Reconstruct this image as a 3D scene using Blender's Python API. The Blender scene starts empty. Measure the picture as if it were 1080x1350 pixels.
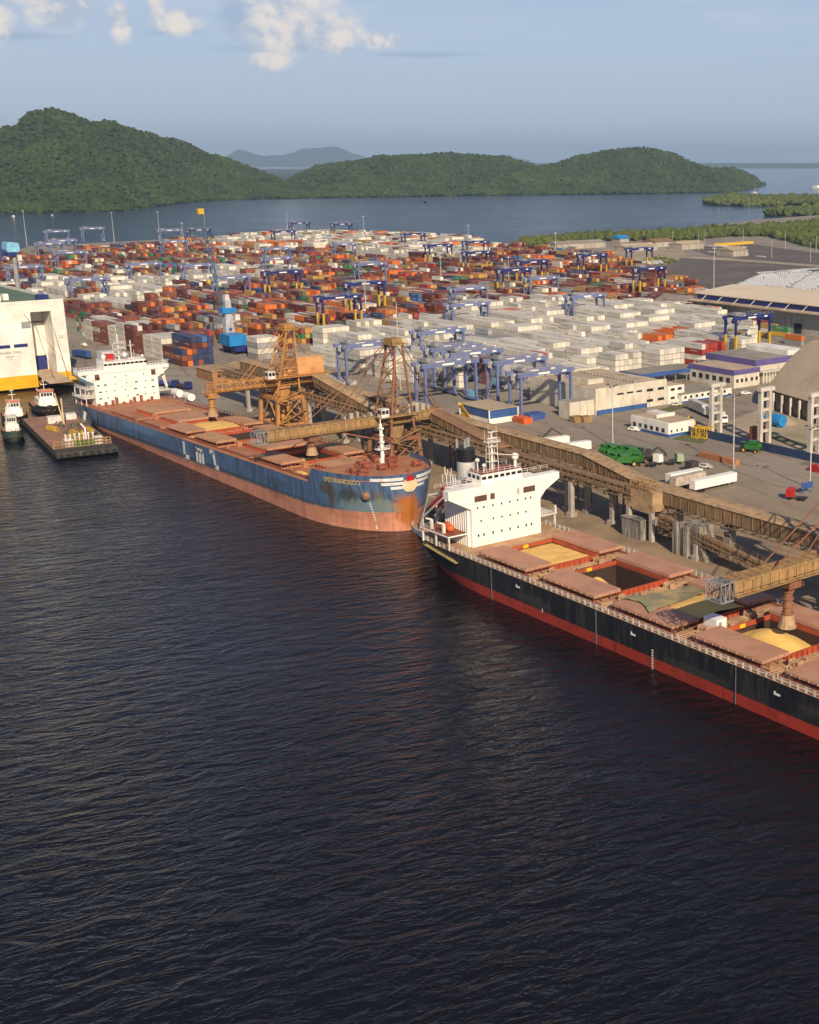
import bpy, math, random
import numpy as np
from mathutils import Vector, Matrix, noise as mnoise
R = math.radians
random.seed(7); RNG = np.random.default_rng(11)
scene = bpy.context.scene
col = scene.collection

# ------------------------------------------------------------------ camera
cam_d = bpy.data.cameras.new("camera"); cam = bpy.data.objects.new("camera", cam_d); col.objects.link(cam)
F = 1720.0
cam_d.sensor_fit = 'VERTICAL'; cam_d.sensor_height = 24.0; cam_d.lens = F / 1350 * 24.0
cam_d.shift_x = -(870 - 540) / 1350.0
cam_d.clip_start = 1.0; cam_d.clip_end = 90000.0
PITCH = math.atan(463 / F); HEAD = math.atan2(1560, 1781)
cam.location = (0, 0, 100)
fwd = Vector((-math.cos(HEAD) * math.cos(PITCH), math.sin(HEAD) * math.cos(PITCH), -math.sin(PITCH)))
cam.rotation_euler = fwd.to_track_quat('-Z', 'Y').to_euler()
scene.camera = cam

# ------------------------------------------------------------------ sun, sky, exposure
SUN_DIR = Vector((1.34, -0.48, 0.84)).normalized()
EL = math.asin(SUN_DIR.z); ROT = math.atan2(SUN_DIR.x, SUN_DIR.y)
sd = bpy.data.lights.new("sun", 'SUN'); sd.energy = 5.0; sd.angle = R(0.53); sd.color = (1.0, 0.83, 0.60)
so = bpy.data.objects.new("sun", sd); col.objects.link(so); so.location = (0, 0, 400)
so.rotation_euler = SUN_DIR.to_track_quat('Z', 'Y').to_euler()
scene.view_settings.view_transform = 'Standard'; scene.view_settings.look = 'None'
scene.view_settings.exposure = 0.22; scene.view_settings.gamma = 1.0
try:
    scene.cycles.use_denoising = True
    scene.cycles.max_bounces = 6; scene.cycles.volume_bounces = 0
    scene.cycles.use_adaptive_sampling = False
except Exception: pass

class NT:
    def __init__(s, nt): s.nt = nt; s.n = nt.nodes; s.l = nt.links; s.n.clear()
    def node(s, t, **k):
        n = s.n.new(t)
        for a, b in k.items(): setattr(n, a, b)
        return n
    def link(s, a, b): s.l.new(a, b)
    def setin(s, sock, v):
        if hasattr(v, 'is_output'): s.link(v, sock)
        else: sock.default_value = v
    def math(s, op, a, b=None, c=None, clamp=False):
        n = s.node('ShaderNodeMath', operation=op); n.use_clamp = clamp
        s.setin(n.inputs[0], a)
        if b is not None: s.setin(n.inputs[1], b)
        if c is not None: s.setin(n.inputs[2], c)
        return n.outputs[0]
    def vmath(s, op, a, b=None, scale=None):
        n = s.node('ShaderNodeVectorMath', operation=op); s.setin(n.inputs[0], a)
        if b is not None: s.setin(n.inputs[1], b)
        if scale is not None: s.setin(n.inputs[3], scale)
        return n
    def mix(s, f, a, b):
        n = s.node('ShaderNodeMix', data_type='RGBA'); s.setin(n.inputs[0], f)
        for i, v in ((6, a), (7, b)):
            if isinstance(v, tuple) and len(v) == 3: v = v + (1,)
            s.setin(n.inputs[i], v)
        return n.outputs[2]
    def noise(s, vec, scale, detail=4, rough=.55, dist=0):
        n = s.node('ShaderNodeTexNoise'); s.link(vec, n.inputs['Vector']); n.inputs['Scale'].default_value = scale
        n.inputs['Detail'].default_value = detail; n.inputs['Roughness'].default_value = rough
        n.inputs['Distortion'].default_value = dist
        return n.outputs['Fac']
    def ramp(s, v, a, b, lo=0., hi=1.):
        n = s.node('ShaderNodeMapRange'); n.clamp = True; n.interpolation_type = 'SMOOTHSTEP'
        s.setin(n.inputs[0], v); n.inputs[1].default_value = a; n.inputs[2].default_value = b
        n.inputs[3].default_value = lo; n.inputs[4].default_value = hi
        return n.outputs[0]
    def mapping(s, vec, scale=(1, 1, 1), rot=(0, 0, 0), loc=(0, 0, 0)):
        n = s.node('ShaderNodeMapping'); s.link(vec, n.inputs[0])
        n.inputs['Location'].default_value = loc; n.inputs['Rotation'].default_value = rot; n.inputs['Scale'].default_value = scale
        return n.outputs[0]

world = bpy.data.worlds.new("World"); scene.world = world; world.use_nodes = True
w = NT(world.node_tree)
sky = w.node('ShaderNodeTexSky', sky_type='NISHITA'); sky.sun_disc = False
sky.sun_elevation = EL; sky.sun_rotation = ROT; sky.altitude = 60; sky.air_density = 1.0; sky.dust_density = 0.6; sky.ozone_density = 1.5
SKY_STRENGTH = 0.072
geo = w.node('ShaderNodeTexCoord')
d = geo.outputs['Generated']
HF = (-math.cos(HEAD), math.sin(HEAD), 0); HR = (math.sin(HEAD), math.cos(HEAD), 0)
df = w.vmath('DOT_PRODUCT', d, HF).outputs['Value']; dr = w.vmath('DOT_PRODUCT', d, HR).outputs['Value']
dz = w.node('ShaderNodeSeparateXYZ'); w.link(d, dz.inputs[0])
dfc = w.math('MAXIMUM', df, 0.05)
u = w.math('DIVIDE', dr, dfc); v = w.math('DIVIDE', dz.outputs[2], dfc)
uv = w.node('ShaderNodeCombineXYZ'); w.link(u, uv.inputs[0]); w.link(v, uv.inputs[1])
nz = w.noise(uv.outputs[0], 26, 7, .6, .3)
nz2 = w.noise(w.mapping(uv.outputs[0], (1, 1, 1), (0, 0, 0), (.012, .014, 0)), 26, 7, .6, .3)
def blobs(lst):
    out = None
    for (px, py, a, b) in lst:
        uc, vc = (px - 870) / 1781, (212 - py) / 1720 * 1.0
        e1 = w.math('DIVIDE', w.math('SUBTRACT', u, uc), a / 1781); e2 = w.math('DIVIDE', w.math('SUBTRACT', v, vc), b / 1720)
        r2 = w.math('SQRT', w.math('ADD', w.math('MULTIPLY', e1, e1), w.math('MULTIPLY', e2, e2)))
        k = w.math('SUBTRACT', 1.0, r2)
        out = k if out is None else w.math('MAXIMUM', out, k)
    return out
cum = blobs([(5, 36, 44, 40), (55, 4, 40, 26), (100, 24, 56, 46), (176, 46, 20, 30), (226, 30, 14, 24), (246, 46, 42, 18), (384, 50, 62, 44), (440, 56, 70, 32), (395, -6, 90, 66), (365, 91, 34, 15), (505, 66, 44, 14),
             (-160, 30, 90, 50), (760, -120, 120, 40), (1250, -60, 160, 50)])
cm = w.ramp(w.math('ADD', w.math('MULTIPLY', cum, 1.25), w.math('MULTIPLY', w.math('SUBTRACT', nz, .5), 1.15)), -.08, .70)
cshade = w.ramp(w.math('ADD', w.math('SUBTRACT', nz, nz2), w.math('MULTIPLY', cum, .1)), -.10, .14)
band = blobs([(400, 77, 150, 9), (330, 40, 40, 40), (245, 58, 60, 6), (60, 62, 90, 8), (560, 84, 120, 5)])
bm_ = w.ramp(w.math('ADD', band, w.math('MULTIPLY', w.math('SUBTRACT', nz2, .5), 1.2)), 0.0, .8)
wisp = w.ramp(w.noise(w.mapping(uv.outputs[0], (1.6, 9, 1)), 3.2, 6, .62), .42, .75, 0, .5)
wisp = w.math('MULTIPLY', wisp, w.ramp(v, .03, .12))
SK = .88 / SKY_STRENGTH
hi_sky = w.ramp(dz.outputs[2], .08, .38)
tint = w.mix(.74, sky.outputs[0], w.mix(hi_sky, (.46 * SK, .555 * SK, .76 * SK, 1), (.055 * SK, .078 * SK, .22 * SK, 1)))
base = w.mix(wisp, tint, (.62 * SK, .70 * SK, .82 * SK, 1))
base = w.mix(w.math('MULTIPLY', bm_, .55), base, (.33 * SK, .43 * SK, .60 * SK, 1))
ccol = w.mix(cshade, (.47 * SK, .54 * SK, .66 * SK, 1), (.92 * SK, .82 * SK, .72 * SK, 1))
base = w.mix(w.math('MULTIPLY', cm, .84), base, ccol)
bg = w.node('ShaderNodeBackground'); w.link(base, bg.inputs[0]); bg.inputs[1].default_value = SKY_STRENGTH
wo = w.node('ShaderNodeOutputWorld'); w.link(bg.outputs[0], wo.inputs[0])

# ------------------------------------------------------------------ materials
MATS = {}
def paint(name, base, rough=.55, dirt=None, amt=.35, scale=.6, streak=0, metal=0., spec=.4, fine=.12, bump=0.):
    """painted / weathered surface: base colour, slow tonal noise, dirt or rust patches (streaked downwards if streak)."""
    if name in MATS: return MATS[name]
    m = bpy.data.materials.new(name); m.use_nodes = True; t = NT(m.node_tree)
    tc = t.node('ShaderNodeTexCoord').outputs['Object']
    n1 = t.noise(tc, scale * .5, 5, .6)
    dark = tuple(c * (1 - fine * 2) for c in base); lite = tuple(min(1, c * (1 + fine)) for c in base)
    c = t.mix(t.ramp(n1, .25, .75), dark, lite)
    if dirt:
        vec = t.mapping(tc, (1, 1, .12)) if streak else tc
        n2 = t.noise(vec, scale * (2.2 if streak else 1.3), 7, .68)
        c = t.mix(t.ramp(n2, .62 - amt * .4, .82 - amt * .25), c, tuple(dirt))
    p = t.node('ShaderNodeBsdfPrincipled'); t.link(c, p.inputs['Base Color'])
    p.inputs['Roughness'].default_value = rough; p.inputs['Metallic'].default_value = metal
    p.inputs['Specular IOR Level'].default_value = spec
    if bump:
        b = t.node('ShaderNodeBump'); b.inputs['Strength'].default_value = bump; b.inputs['Distance'].default_value = .3
        t.link(t.noise(tc, scale * 3, 5), b.inputs['Height']); t.link(b.outputs[0], p.inputs['Normal'])
    o = t.node('ShaderNodeOutputMaterial'); t.link(p.outputs[0], o.inputs[0])
    MATS[name] = m; return m

RUST = (.16, .055, .02); GRIME = (.06, .05, .04); DUST = (.36, .24, .13)
WHITE = paint('white_paint', (.84, .81, .76), .45, (.55, .47, .38), .04, .5, 1, fine=.05)
WHITE2 = paint('white_worn', (.70, .67, .62), .5, (.34, .27, .2), .3, .8, 1)
WINDOW = paint('window_dark', (.02, .025, .035), .12, spec=.7)
BLACKP = paint('black_paint', (.012, .012, .014), .45, (.03, .022, .018), .3, .7, 1)
GREYP = paint('grey_steel', (.28, .29, .31), .5, RUST, .25, .8, 1)
LAV = paint('lavender_steel', (.14, .175, .345), .5, (.10, .11, .16), .22, .5, 1)
LAVT = paint('lavender_faded_top', (.34, .33, .38), .6, (.2, .17, .15), .35, .6)
NAVY = paint('navy_steel', (.018, .03, .16), .45, (.02, .02, .06), .2, .5, 1)
YELL = paint('yellow_steel', (.62, .40, .03), .5, (.3, .16, .03), .2, .8, 1)
DARKM = paint('dark_machinery', (.05, .05, .055), .6, RUST, .3, .9)
TYRE = paint('rubber', (.015, .015, .015), .8)
CONC = paint('concrete', (.40, .36, .31), .85, (.2, .16, .12), .35, .3, 1, bump=.2)
CONCW = paint('concrete_pale', (.58, .54, .48), .8, (.3, .26, .21), .3, .3, 1)
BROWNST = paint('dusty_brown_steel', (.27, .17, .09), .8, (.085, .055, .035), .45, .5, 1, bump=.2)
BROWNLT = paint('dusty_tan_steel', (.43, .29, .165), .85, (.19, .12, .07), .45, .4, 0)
ORANGE = paint('orange_loader_paint', (.50, .24, .065), .7, (.24, .13, .06), .5, .7, 1)
OCHRE = paint('ochre_loader_paint', (.38, .235, .10), .75, (.15, .09, .045), .45, .7, 1)
REDLEG = paint('rust_red_steel', (.27, .12, .065), .7, (.14, .06, .03), .4, .8, 1)
GRAIN = paint('grain', (.76, .49, .15), .95, (.62, .36, .09), .3, .25, 0, bump=.6, fine=.06)
COVER = paint('hatch_cover_red', (.47, .235, .155), .75, (.44, .27, .16), .45, .25, 0)
COVERT = paint('hatch_cover_dusty', (.46, .23, .13), .85, (.46, .29, .17), .5, .2, 0)
COAM = paint('hatch_coaming_red', (.42, .075, .03), .55, (.2, .07, .04), .35, .5, 1)
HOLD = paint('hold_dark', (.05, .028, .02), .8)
DECKD = paint('deck_dusty', (.40, .22, .13), .9, (.50, .34, .18), .6, .16, 0, bump=.2)
DECKR = paint('deck_terracotta', (.45, .185, .09), .85, (.28, .13, .08), .5, .2, 0, bump=.2)
REDOX = paint('red_oxide', (.28, .08, .045), .6, (.12, .045, .03), .3, .6)
GREENM = paint('machine_green', (.035, .16, .028), .4, (.02, .08, .02), .25, .8)
ROOFT = paint('roof_tan', (.48, .38, .27), .9, (.30, .23, .16), .4, .08, 0)
BLUEW = paint('blue_wall', (.04, .10, .30), .55, (.03, .05, .12), .3, .3, 1)
PURPLE = paint('purple_fascia', (.13, .10, .30), .6, (.09, .07, .2), .2, .4)
SILVER = paint('pale_metal', (.55, .54, .52), .45, (.3, .25, .2), .2, .7, 1)
ORBOAT = paint('lifeboat_orange', (.65, .12, .03), .45)
REDP = paint('bright_red', (.45, .02, .02), .4, (.2, .02, .02), .2, 1)
CYAN = paint('harbour_crane_blue', (.02, .22, .55), .45, (.02, .12, .3), .2, .5, 1)
PCYAN = paint('pale_crane_blue', (.22, .52, .72), .45)
TARP = paint('tarpaulin', (.22, .22, .14), .75, (.46, .32, .14), .62, .12, 0, fine=.25)
GRASS = paint('dry_grass', (.10, .12, .04), .95, (.20, .16, .08), .45, .15, 0, bump=.3)
SAND = paint('sandy_soil', (.42, .34, .24), .95, (.25, .22, .12), .4, .05, 0)

# ------------------------------------------------------------------ object helpers
def tag(o, label=None, cat=None, group=None, kind=None):
    if label: o['label'] = label
    if cat: o['category'] = cat
    if group: o['group'] = group
    if kind: o['kind'] = kind
    return o
def thing(name, label, cat, loc=(0, 0, 0), rz=0, group=None):
    o = bpy.data.objects.new(name, None); o.empty_display_size = .5; col.objects.link(o)
    o.location = loc; o.rotation_euler = (0, 0, rz)
    return tag(o, label, cat, group)
def copy_tree(o, parent=None):
    c = o.copy(); col.objects.link(c); c.parent = parent
    for ch in list(o.children): copy_tree(ch, c)
    return c
def offset(o):
    v = Vector((0, 0, 0))
    while o is not None: v = v + o.location; o = o.parent
    return v
class MB:
    def __init__(s): s.v = []; s.f = []; s.m = []
    def add(s, vs, fs, mi=0):
        b = len(s.v); s.v += [tuple(x) for x in vs]
        for f in fs: s.f.append(tuple(b + i for i in f)); s.m.append(mi)
        return s
    def box(s, x0, x1, y0, y1, z0, z1, mi=0):
        v = [(x0, y0, z0), (x1, y0, z0), (x1, y1, z0), (x0, y1, z0), (x0, y0, z1), (x1, y0, z1), (x1, y1, z1), (x0, y1, z1)]
        return s.add(v, [(0, 3, 2, 1), (4, 5, 6, 7), (0, 1, 5, 4), (1, 2, 6, 5), (2, 3, 7, 6), (3, 0, 4, 7)], mi)
    def cbox(s, c, sz, rz=0, mi=0):
        ca, sa = math.cos(rz), math.sin(rz); vs = []
        for k in (-.5, .5):
            for (i, j) in ((-.5, -.5), (.5, -.5), (.5, .5), (-.5, .5)):
                x, y = i * sz[0], j * sz[1]; vs.append((c[0] + x * ca - y * sa, c[1] + x * sa + y * ca, c[2] + k * sz[2]))
        return s.add(vs, [(0, 3, 2, 1), (4, 5, 6, 7), (0, 1, 5, 4), (1, 2, 6, 5), (2, 3, 7, 6), (3, 0, 4, 7)], mi)
    def beam(s, p, q, w_, h_, mi=0):
        p = Vector(p); q = Vector(q); d_ = (q - p).normalized()
        up = Vector((0, 0, 1)) if abs(d_.z) < .95 else Vector((1, 0, 0))
        a = d_.cross(up).normalized() * w_ / 2; b = a.cross(d_).normalized() * h_ / 2
        vs = [p - a - b, p + a - b, p + a + b, p - a + b, q - a - b, q + a - b, q + a + b, q - a + b]
        return s.add(vs, [(0, 1, 2, 3), (4, 7, 6, 5), (0, 4, 5, 1), (1, 5, 6, 2), (2, 6, 7, 3), (3, 7, 4, 0)], mi)
    def tube(s, p, q, r, n=8, mi=0, r2=None):
        p = Vector(p); q = Vector(q); d_ = (q - p).normalized(); r2 = r if r2 is None else r2
        up = Vector((0, 0, 1)) if abs(d_.z) < .95 else Vector((1, 0, 0))
        a = d_.cross(up).normalized(); b = d_.cross(a).normalized()
        vs = []
        for (c, rr) in ((p, r), (q, r2)):
            for i in range(n):
                t = 2 * math.pi * i / n; vs.append(c + a * math.cos(t) * rr + b * math.sin(t) * rr)
        fs = [(i, (i + 1) % n, n + (i + 1) % n, n + i) for i in range(n)] + [tuple(range(n - 1, -1, -1)), tuple(range(n, 2 * n))]
        return s.add(vs, fs, mi)
    def prism(s, poly, axis, a0, a1, mi=0):
        """poly: 2D points in the plane normal to axis ('x': (y,z), 'y': (x,z), 'z': (x,y)), extruded a0..a1."""
        def P3(p, a): return (a, p[0], p[1]) if axis == 'x' else (p[0], a, p[1]) if axis == 'y' else (p[0], p[1], a)
        n = len(poly); vs = [P3(p, a0) for p in poly] + [P3(p, a1) for p in poly]
        fs = [(i, (i + 1) % n, n + (i + 1) % n, n + i) for i in range(n)] + [tuple(range(n - 1, -1, -1)), tuple(range(n, 2 * n))]
        return s.add(vs, fs, mi)
    def ball(s, c, r, mi=0, nu=10, nv=7, sz=1.):
        vs = []; fs = []
        for j in range(nv + 1):
            ph = math.pi * j / nv
            for i in range(nu):
                t = 2 * math.pi * i / nu; vs.append((c[0] + r * math.sin(ph) * math.cos(t), c[1] + r * math.sin(ph) * math.sin(t), c[2] + r * sz * math.cos(ph)))
        for j in range(nv):
            for i in range(nu): fs.append((j * nu + i, (j + 1) * nu + i, (j + 1) * nu + (i + 1) % nu, j * nu + (i + 1) % nu))
        return s.add(vs, fs, mi)
    def truss(s, p, q, w_, h_, n, t=.25, mi=0, sides=True):
        """box lattice between p and q (centre line), chords, posts, diagonals."""
        p = Vector(p); q = Vector(q); d_ = q - p; dn = d_.normalized()
        up = Vector((0, 0, 1)) if abs(dn.z) < .9 else Vector((1, 0, 0))
        a = dn.cross(up).normalized() * w_ / 2; b = a.cross(dn).normalized() * h_ / 2
        cs = [-a - b, a - b, a + b, -a + b]
        for c in cs: s.beam(p + c, q + c, t, t, mi)
        for i in range(n + 1):
            x = p + d_ * (i / n)
            for k in range(4): s.beam(x + cs[k], x + cs[(k + 1) % 4], t * .7, t * .7, mi)
            if i < n:
                y = p + d_ * ((i + 1) / n)
                for k in range(4):
                    A, B = (k, (k + 1) % 4) if i % 2 else ((k + 1) % 4, k)
                    s.beam(x + cs[A], y + cs[B], t * .6, t * .6, mi)
        return s
    def rail(s, pts, h=1.1, step=2.5, t=.09, mi=0):
        for a, b in zip(pts[:-1], pts[1:]):
            a = Vector(a); b = Vector(b); L = (b - a).length; n = max(1, int(L / step))
            for k in (h, h * .5): s.beam(a + Vector((0, 0, k)), b + Vector((0, 0, k)), t, t, mi)
            for i in range(n + 1):
                x = a + (b - a) * (i / n); s.beam(x, x + Vector((0, 0, h)), t * 1.3, t * 1.3, mi)
        return s
    def build(s, name, mats, parent=None, local=False, smooth=False):
        me = bpy.data.meshes.new(name)
        vs = s.v
        if parent is not None and not local:
            o_ = offset(parent); vs = [(x - o_.x, y - o_.y, z - o_.z) for (x, y, z) in vs]
        me.from_pydata(vs, [], s.f)
        if not isinstance(mats, (list, tuple)): mats = [mats]
        for m in mats: me.materials.append(m)
        if len(mats) > 1: me.polygons.foreach_set('material_index', s.m)
        if smooth: me.polygons.foreach_set('use_smooth', [True] * len(me.polygons))
        o = bpy.data.objects.new(name, me); col.objects.link(o)
        if parent is not None: o.parent = parent
        return o
def solo(name, mb, mats, label, cat, loc, group=None, smooth=False, kind=None):
    """a thing that is one mesh, origin at loc"""
    mb.v = [(x - loc[0], y - loc[1], z - loc[2]) for (x, y, z) in mb.v]
    o = mb.build(name, mats, smooth=smooth); o.location = loc
    return tag(o, label, cat, group, kind)
def structure(name, mb, mats, label=None, smooth=False):
    o = mb.build(name, mats, smooth=smooth); o['kind'] = 'structure'
    if label: o['label'] = label
    return o
def np_mesh(name, verts, faces, mats, fcol=None, smooth=False, uvs=None):
    """fast mesh from numpy arrays; faces (n,k) all k-gons; fcol (n,4) per-face colour attribute 'Col'."""
    me = bpy.data.meshes.new(name); n, k = faces.shape
    me.vertices.add(len(verts)); me.vertices.foreach_set('co', verts.astype(np.float32).ravel())
    me.loops.add(n * k); me.loops.foreach_set('vertex_index', faces.astype(np.int32).ravel())
    me.polygons.add(n); me.polygons.foreach_set('loop_start', np.arange(0, n * k, k, dtype=np.int32))
    me.polygons.foreach_set('loop_total', np.full(n, k, dtype=np.int32))
    if smooth: me.polygons.foreach_set('use_smooth', np.ones(n, dtype=bool))
    if not smooth: me.polygons.foreach_set('use_smooth', np.zeros(n, dtype=bool))
    me.update(calc_edges=True)
    if fcol is not None:
        a = me.color_attributes.new('Col', 'FLOAT_COLOR', 'CORNER'); a.data.foreach_set('color', np.repeat(fcol, k, axis=0).astype(np.float32).ravel())
    if uvs is not None:
        l = me.uv_layers.new(name='UVMap'); l.data.foreach_set('uv', uvs.astype(np.float32).ravel())
    for m in (mats if isinstance(mats, (list, tuple)) else [mats]): me.materials.append(m)
    o = bpy.data.objects.new(name, me); col.objects.link(o); return o
def text_mesh(s, size, depth=.06):
    """flat lettering as (verts, faces), baseline at z=0, x from 0, in the XZ plane"""
    c = bpy.data.curves.new('lettering', 'FONT'); c.body = s; c.size = size; c.extrude = depth / 2; c.resolution_u = 3
    o = bpy.data.objects.new('lettering', c); col.objects.link(o)
    dg = bpy.context.evaluated_depsgraph_get(); me = bpy.data.meshes.new_from_object(o.evaluated_get(dg))
    vs = [(x.co.x, x.co.z, x.co.y) for x in me.vertices]; fs = [tuple(p.vertices) for p in me.polygons]
    bpy.data.objects.remove(o); bpy.data.curves.remove(c); bpy.data.meshes.remove(me)
    return vs, fs
ZQ = 3.5

# ------------------------------------------------------------------ water
def water_material():
    m = bpy.data.materials.new('harbour_water'); m.use_nodes = True; t = NT(m.node_tree)
    tc = t.node('ShaderNodeTexCoord').outputs['Object']
    def aniso(deg, s_): return t.mapping(t.mapping(tc, (1, 1, 1), (0, 0, R(deg))), (1, s_, 1))
    big = t.noise(aniso(12, .34), .16, 3, .5, .5)
    mid = t.noise(aniso(16, .40), .40, 4, .56, .6)
    fine = t.noise(aniso(6, .5), 1.4, 4, .6)
    patch = t.ramp(t.noise(t.mapping(tc, (1, .5, 1)), .011, 4, .6), .3, .7, .6, 1.2)
    h = t.math('ADD', t.math('ADD', t.math('MULTIPLY', big, 1.0), t.math('MULTIPLY', mid, 1.75)), t.math('MULTIPLY', fine, .17))
    h = t.math('MULTIPLY', h, patch)
    b = t.node('ShaderNodeBump'); b.inputs['Strength'].default_value = 1.0; b.inputs['Distance'].default_value = .46
    t.link(h, b.inputs['Height'])
    p = t.node('ShaderNodeBsdfPrincipled')
    # dark tannin-stained harbour water, the far bay's blue sky reflection painted into its colour
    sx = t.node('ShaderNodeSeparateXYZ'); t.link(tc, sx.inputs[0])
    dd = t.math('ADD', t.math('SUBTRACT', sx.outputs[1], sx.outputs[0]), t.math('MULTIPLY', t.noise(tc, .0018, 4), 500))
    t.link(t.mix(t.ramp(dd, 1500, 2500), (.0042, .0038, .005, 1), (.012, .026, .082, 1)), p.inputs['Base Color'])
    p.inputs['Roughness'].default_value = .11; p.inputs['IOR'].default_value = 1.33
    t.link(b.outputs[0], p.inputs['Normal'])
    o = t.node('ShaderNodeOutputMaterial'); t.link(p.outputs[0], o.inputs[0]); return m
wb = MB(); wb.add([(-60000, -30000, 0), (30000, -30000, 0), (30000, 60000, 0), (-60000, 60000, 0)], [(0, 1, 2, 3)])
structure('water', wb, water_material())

# ------------------------------------------------------------------ port ground
def ground_material():
    m = bpy.data.materials.new('port_ground'); m.use_nodes = True; t = NT(m.node_tree)
    tc = t.node('ShaderNodeTexCoord').outputs['Object']
    sep = t.node('ShaderNodeSeparateXYZ'); t.link(tc, sep.inputs[0])
    n1 = t.noise(tc, .02, 6, .62); n2 = t.noise(tc, .12, 6, .6); n3 = t.noise(t.mapping(tc, (.06, 1, 1)), .5, 5, .6)
    c = t.mix(t.ramp(n1, .3, .7), (.215, .185, .150, 1), (.300, .260, .210, 1))
    c = t.mix(t.ramp(n2, .5, .72, 0, .55), c, (.170, .145, .118, 1))
    c = t.mix(t.ramp(n3, .55, .75, 0, .35), c, (.15, .13, .11, 1))
    jx = t.math('LESS_THAN', t.math('FRACT', t.math('MULTIPLY', sep.outputs[0], 1 / 11.)), .022); jy = t.math('LESS_THAN', t.math('FRACT', t.math('MULTIPLY', sep.outputs[1], 1 / 9.)), .026)
    c = t.mix(t.math('MULTIPLY', t.math('MAXIMUM', jx, jy), .45), c, (.10, .088, .075, 1))
    wv = t.node('ShaderNodeTexWave', wave_type='RINGS'); t.link(t.mapping(tc, (.011, .019, 1), (0, 0, .3), (3.4, 1.2, 0)), wv.inputs['Vector']); wv.inputs['Scale'].default_value = 2.2; wv.inputs['Distortion'].default_value = 5; wv.inputs['Detail'].default_value = 3
    c = t.mix(t.math('MULTIPLY', t.ramp(wv.outputs['Fac'], .90, .98, 0, .5), t.ramp(n2, .4, .6)), c, (.09, .08, .07, 1))
    oil = t.ramp(t.noise(tc, .09, 3, .5), .66, .72, 0, .6); c = t.mix(oil, c, (.085, .075, .065, 1))
    # spilled grain dust along the loading berth
    yw = t.math('ADD', sep.outputs[1], t.math('MULTIPLY', t.math('SUBTRACT', n2, .5), 26))
    near = t.ramp(yw, 226, 300, 1, .15); xr = t.ramp(sep.outputs[0], -520, -420, 0, 1)
    f = t.math('MULTIPLY', near, xr)
    c = t.mix(t.math('MULTIPLY', f, .85), c, t.mix(t.ramp(n2, .35, .65), (.21, .145, .085, 1), (.34, .235, .135, 1)))
    p = t.node('ShaderNodeBsdfPrincipled'); t.link(c, p.inputs['Base Color']); p.inputs['Roughness'].default_value = .9
    o = t.node('ShaderNodeOutputMaterial'); t.link(p.outputs[0], o.inputs[0]); return m
GM = ground_material()
LAND = [(500, 197), (-1240, 197), (-1400, 250), (-1500, 400), (-1660, 470), (-1690, 640), (-1640, 810), (-1450, 890), (-1300, 880), (-1235, 850),
        (-1290, 930), (-1345, 1050), (-1400, 1180), (-1500, 1410), (-1600, 1620), (-1700, 2000), (500, 2600)]
gb = MB(); gb.prism(LAND[::-1], 'z', -6, ZQ)
structure('ground', gb, GM)
# quay wall face with fenders' beam
qb = MB(); qb.box(-1500, 500, 195.9, 196.95, -5, ZQ + .25)
structure('quay_kerb', qb, CONC)

# ------------------------------------------------------------------ survey helpers: a sight line of the photograph met with a level or upright plane
_rt = np.array([HR[0], HR[1], 0.]); _cf = np.array(fwd); _cu = np.cross(_rt, _cf)
def sight(px, py): return _rt * (px - 870) + _cu * (675 - py) + _cf * F
def at(px, py, z=0.):
    r_ = sight(px, py); return np.array([0, 0, 100.]) + r_ * ((z - 100.) / r_[2])
def at_dist(px, py, dist):
    r_ = sight(px, py); return np.array([0, 0, 100.]) + r_ * (dist / math.hypot(r_[0], r_[1]))

# ------------------------------------------------------------------ hills and forests
def foliage_material(name, g0, g1):
    m = bpy.data.materials.new(name); m.use_nodes = True; t = NT(m.node_tree)
    a = t.node('ShaderNodeAttribute', attribute_name='Col'); tc = t.node('ShaderNodeTexCoord').outputs['Object']
    c = t.mix(a.outputs['Fac'], g0, g1)
    c = t.mix(t.ramp(t.noise(tc, .009, 5, .62), .42, .66, 0, .55), c, (g1[0] * 1.5, g1[1] * 1.35, g1[2] * 1.1, 1))
    c = t.mix(t.ramp(t.noise(tc, .03, 4, .6), .58, .74, 0, .6), c, (g0[0] * .6, g0[1] * .75, g0[2], 1))
    n = t.noise(tc, .55, 6, .75); c = t.mix(t.ramp(n, .40, .68, 0, .6), c, tuple(x * 1.9 for x in g1))
    p = t.node('ShaderNodeBsdfPrincipled'); t.link(c, p.inputs['Base Color']); p.inputs['Roughness'].default_value = .85
    p.inputs['Specular IOR Level'].default_value = .2
    b = t.node('ShaderNodeBump'); b.inputs['Strength'].default_value = .8; b.inputs['Distance'].default_value = 1.2
    t.link(t.noise(tc, .8, 5, .7), b.inputs['Height']); t.link(b.outputs[0], p.inputs['Normal'])
    o = t.node('ShaderNodeOutputMaterial'); t.link(p.outputs[0], o.inputs[0]); return m
FOLI = foliage_material('forest_foliage', (.005, .016, .006), (.044, .066, .018))
FOLM = foliage_material('mangrove_foliage', (.030, .050, .012), (.085, .105, .026))
EARTH = paint('forest_floor', (.025, .034, .014), .95)
def crown_templates(n=7, sub=2):
    import bmesh
    out = []
    for k in range(n):
        b = bmesh.new(); bmesh.ops.create_icosphere(b, subdivisions=sub, radius=1)
        vs = []
        for x in b.verts:
            c = x.co
            q = 1 + .55 * mnoise.noise(c * 1.7 + Vector((k * 9.1, 3, 1))) + .42 * mnoise.noise(c * 4.1 + Vector((k * 5.3, 7, 2)))
            vs.append((c.x * q, c.y * q, c.z * q * .85))
        out.append((np.array(vs), np.array([[y.index for y in f.verts] for f in b.faces]))); b.free()
    return out
TEMPL = crown_templates()
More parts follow.
